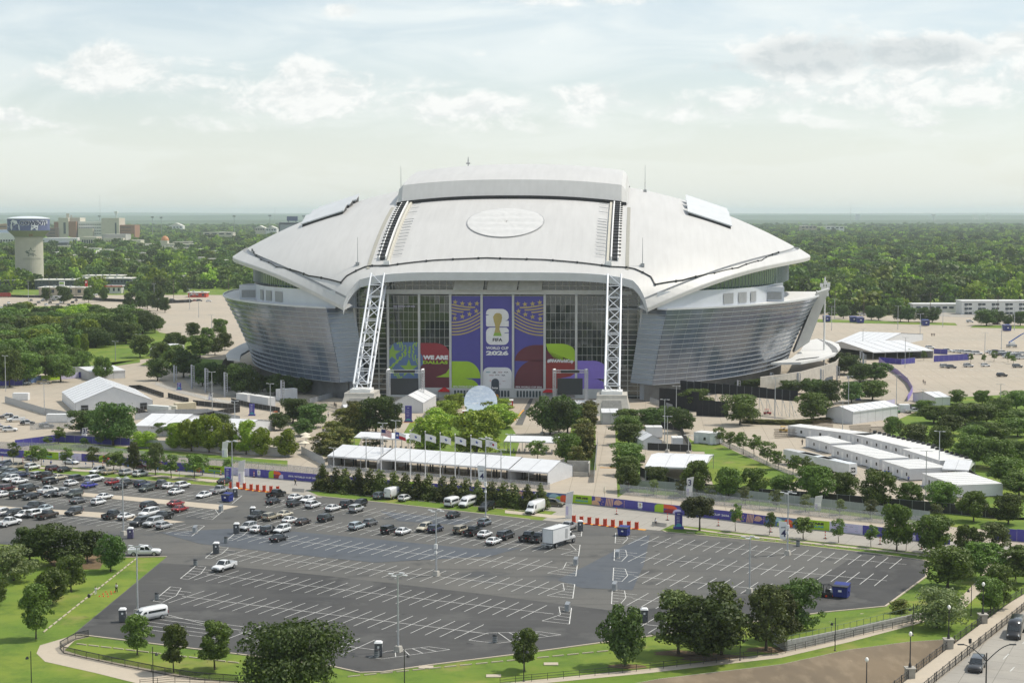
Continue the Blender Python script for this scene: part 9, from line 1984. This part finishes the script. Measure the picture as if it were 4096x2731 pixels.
D = 1165; t = bldg('low white motel wing with a dark entrance beside the far street', 3750, D, 'motel'); px_box(t, D, 3652, 3850, 1218, None, 14, WHT2); a, b = AT(3652,1218,D), AT(3850,1218,D); o = t.location; MB().box(a.x-o.x-.4,b.x-o.x+.4,-.6,14.4,a.z,a.z+.5).build('roof', OFFW, t); win(t, D, 3660, 3845, 1226, 1234, 7, 0); q0, q1 = AT(3690,1228,D), AT(3712,1246,D); MB().box(q0.x-o.x,q1.x-o.x,-.3,.1,q1.z,q0.z).build('entrance', DKW, t)
t = bldg('small fuel station with a red and blue canopy beside the far street', 3560, 1180, 'fuel_station'); px_box(t, 1180, 3540, 3590, 1226, 1232, 10, mat('red_panel', (.48,.012,.016)), 'canopy'); px_box(t, 1180, 3545, 3585, 1232, None, 6, PR['blue'], 'shop', 3)
for sx in (3550,3580): px_box(t, 1180, sx-1, sx+1, 1232, None, .5, WHITE, 'post')
# utility poles with wires along the far streets
def utility(pts, h, lb):
 prev = None
 for sx, sy in pts:
  p = G(sx, sy); t = thing('utility_pole', lb, 'utility pole', p, 0, lb); MB().tube((0,0,0),(0,0,h),.22,.15,6).build('post', mat('pole_wood', (.13,.10,.08), .9), t); MB().bar((-1.4,0,h-1),(1.4,0,h-1),.2).build('crossarm', mat('pole_wood', (.13,.10,.08)), t)
  if prev is not None:
   d = prev-p
   for off in (-1.2,1.2):
    m_ = MB(); last = None
    for k in range(9): f = k/8; q = Vector((d.x*f+off, d.y*f, h-.9-2.2*math.sin(PI*f))); last is not None and m_.tube(last, q, .045, n=3, caps=False); last = q
    m_.build('wire', DARK, t)
  prev = p
utility([(-120,1215),(200,1212),(305,1210),(695,1205),(915,1200)], 17, 'wooden utility pole with sagging wires beyond the far lot'); utility([(3340,1262),(3455,1264),(3720,1275),(3990,1290),(4300,1305)], 17, 'wooden utility pole with sagging wires along the far street')
# antenna cluster beyond the end slab
p = S_M @ Vector((133, 118, 0)); t = thing('antenna_mast', 'white antenna mast with dishes rising behind the end slab of the stadium', 'antenna mast', p, 0); MB().tube((0,0,0),(0,0,41),.5,.3,8).build('mast', WHITE, t)
for k, (dx, dz) in enumerate(((-1.6,37.5),(1.4,37.8),(0,38.5),(-1.0,36),(1.2,36.2),(.8,33.5))): MB().box(dx-.7,dx+.7,-1.1,-.5,dz-.8,dz+.8).build('antenna_panel', WHITE, t)
# ------------------------------------------------------------------ haze
hz = MB(); hz.box(-30000, 30000, -220, 36000, -12, 170)
hm = bpy.data.materials.new('haze'); hm.use_nodes = True; N = hm.node_tree.nodes; N.clear()
pv = N.new('ShaderNodeVolumePrincipled'); pv.inputs['Color'].default_value = (.82,.91,1.0,1); pv.inputs['Density'].default_value = 4.8e-5; pv.inputs['Anisotropy'].default_value = .35
ou = N.new('ShaderNodeOutputMaterial'); hm.node_tree.links.new(pv.outputs[0], ou.inputs['Volume'])
ho = hz.build('haze', hm, kind='stuff')
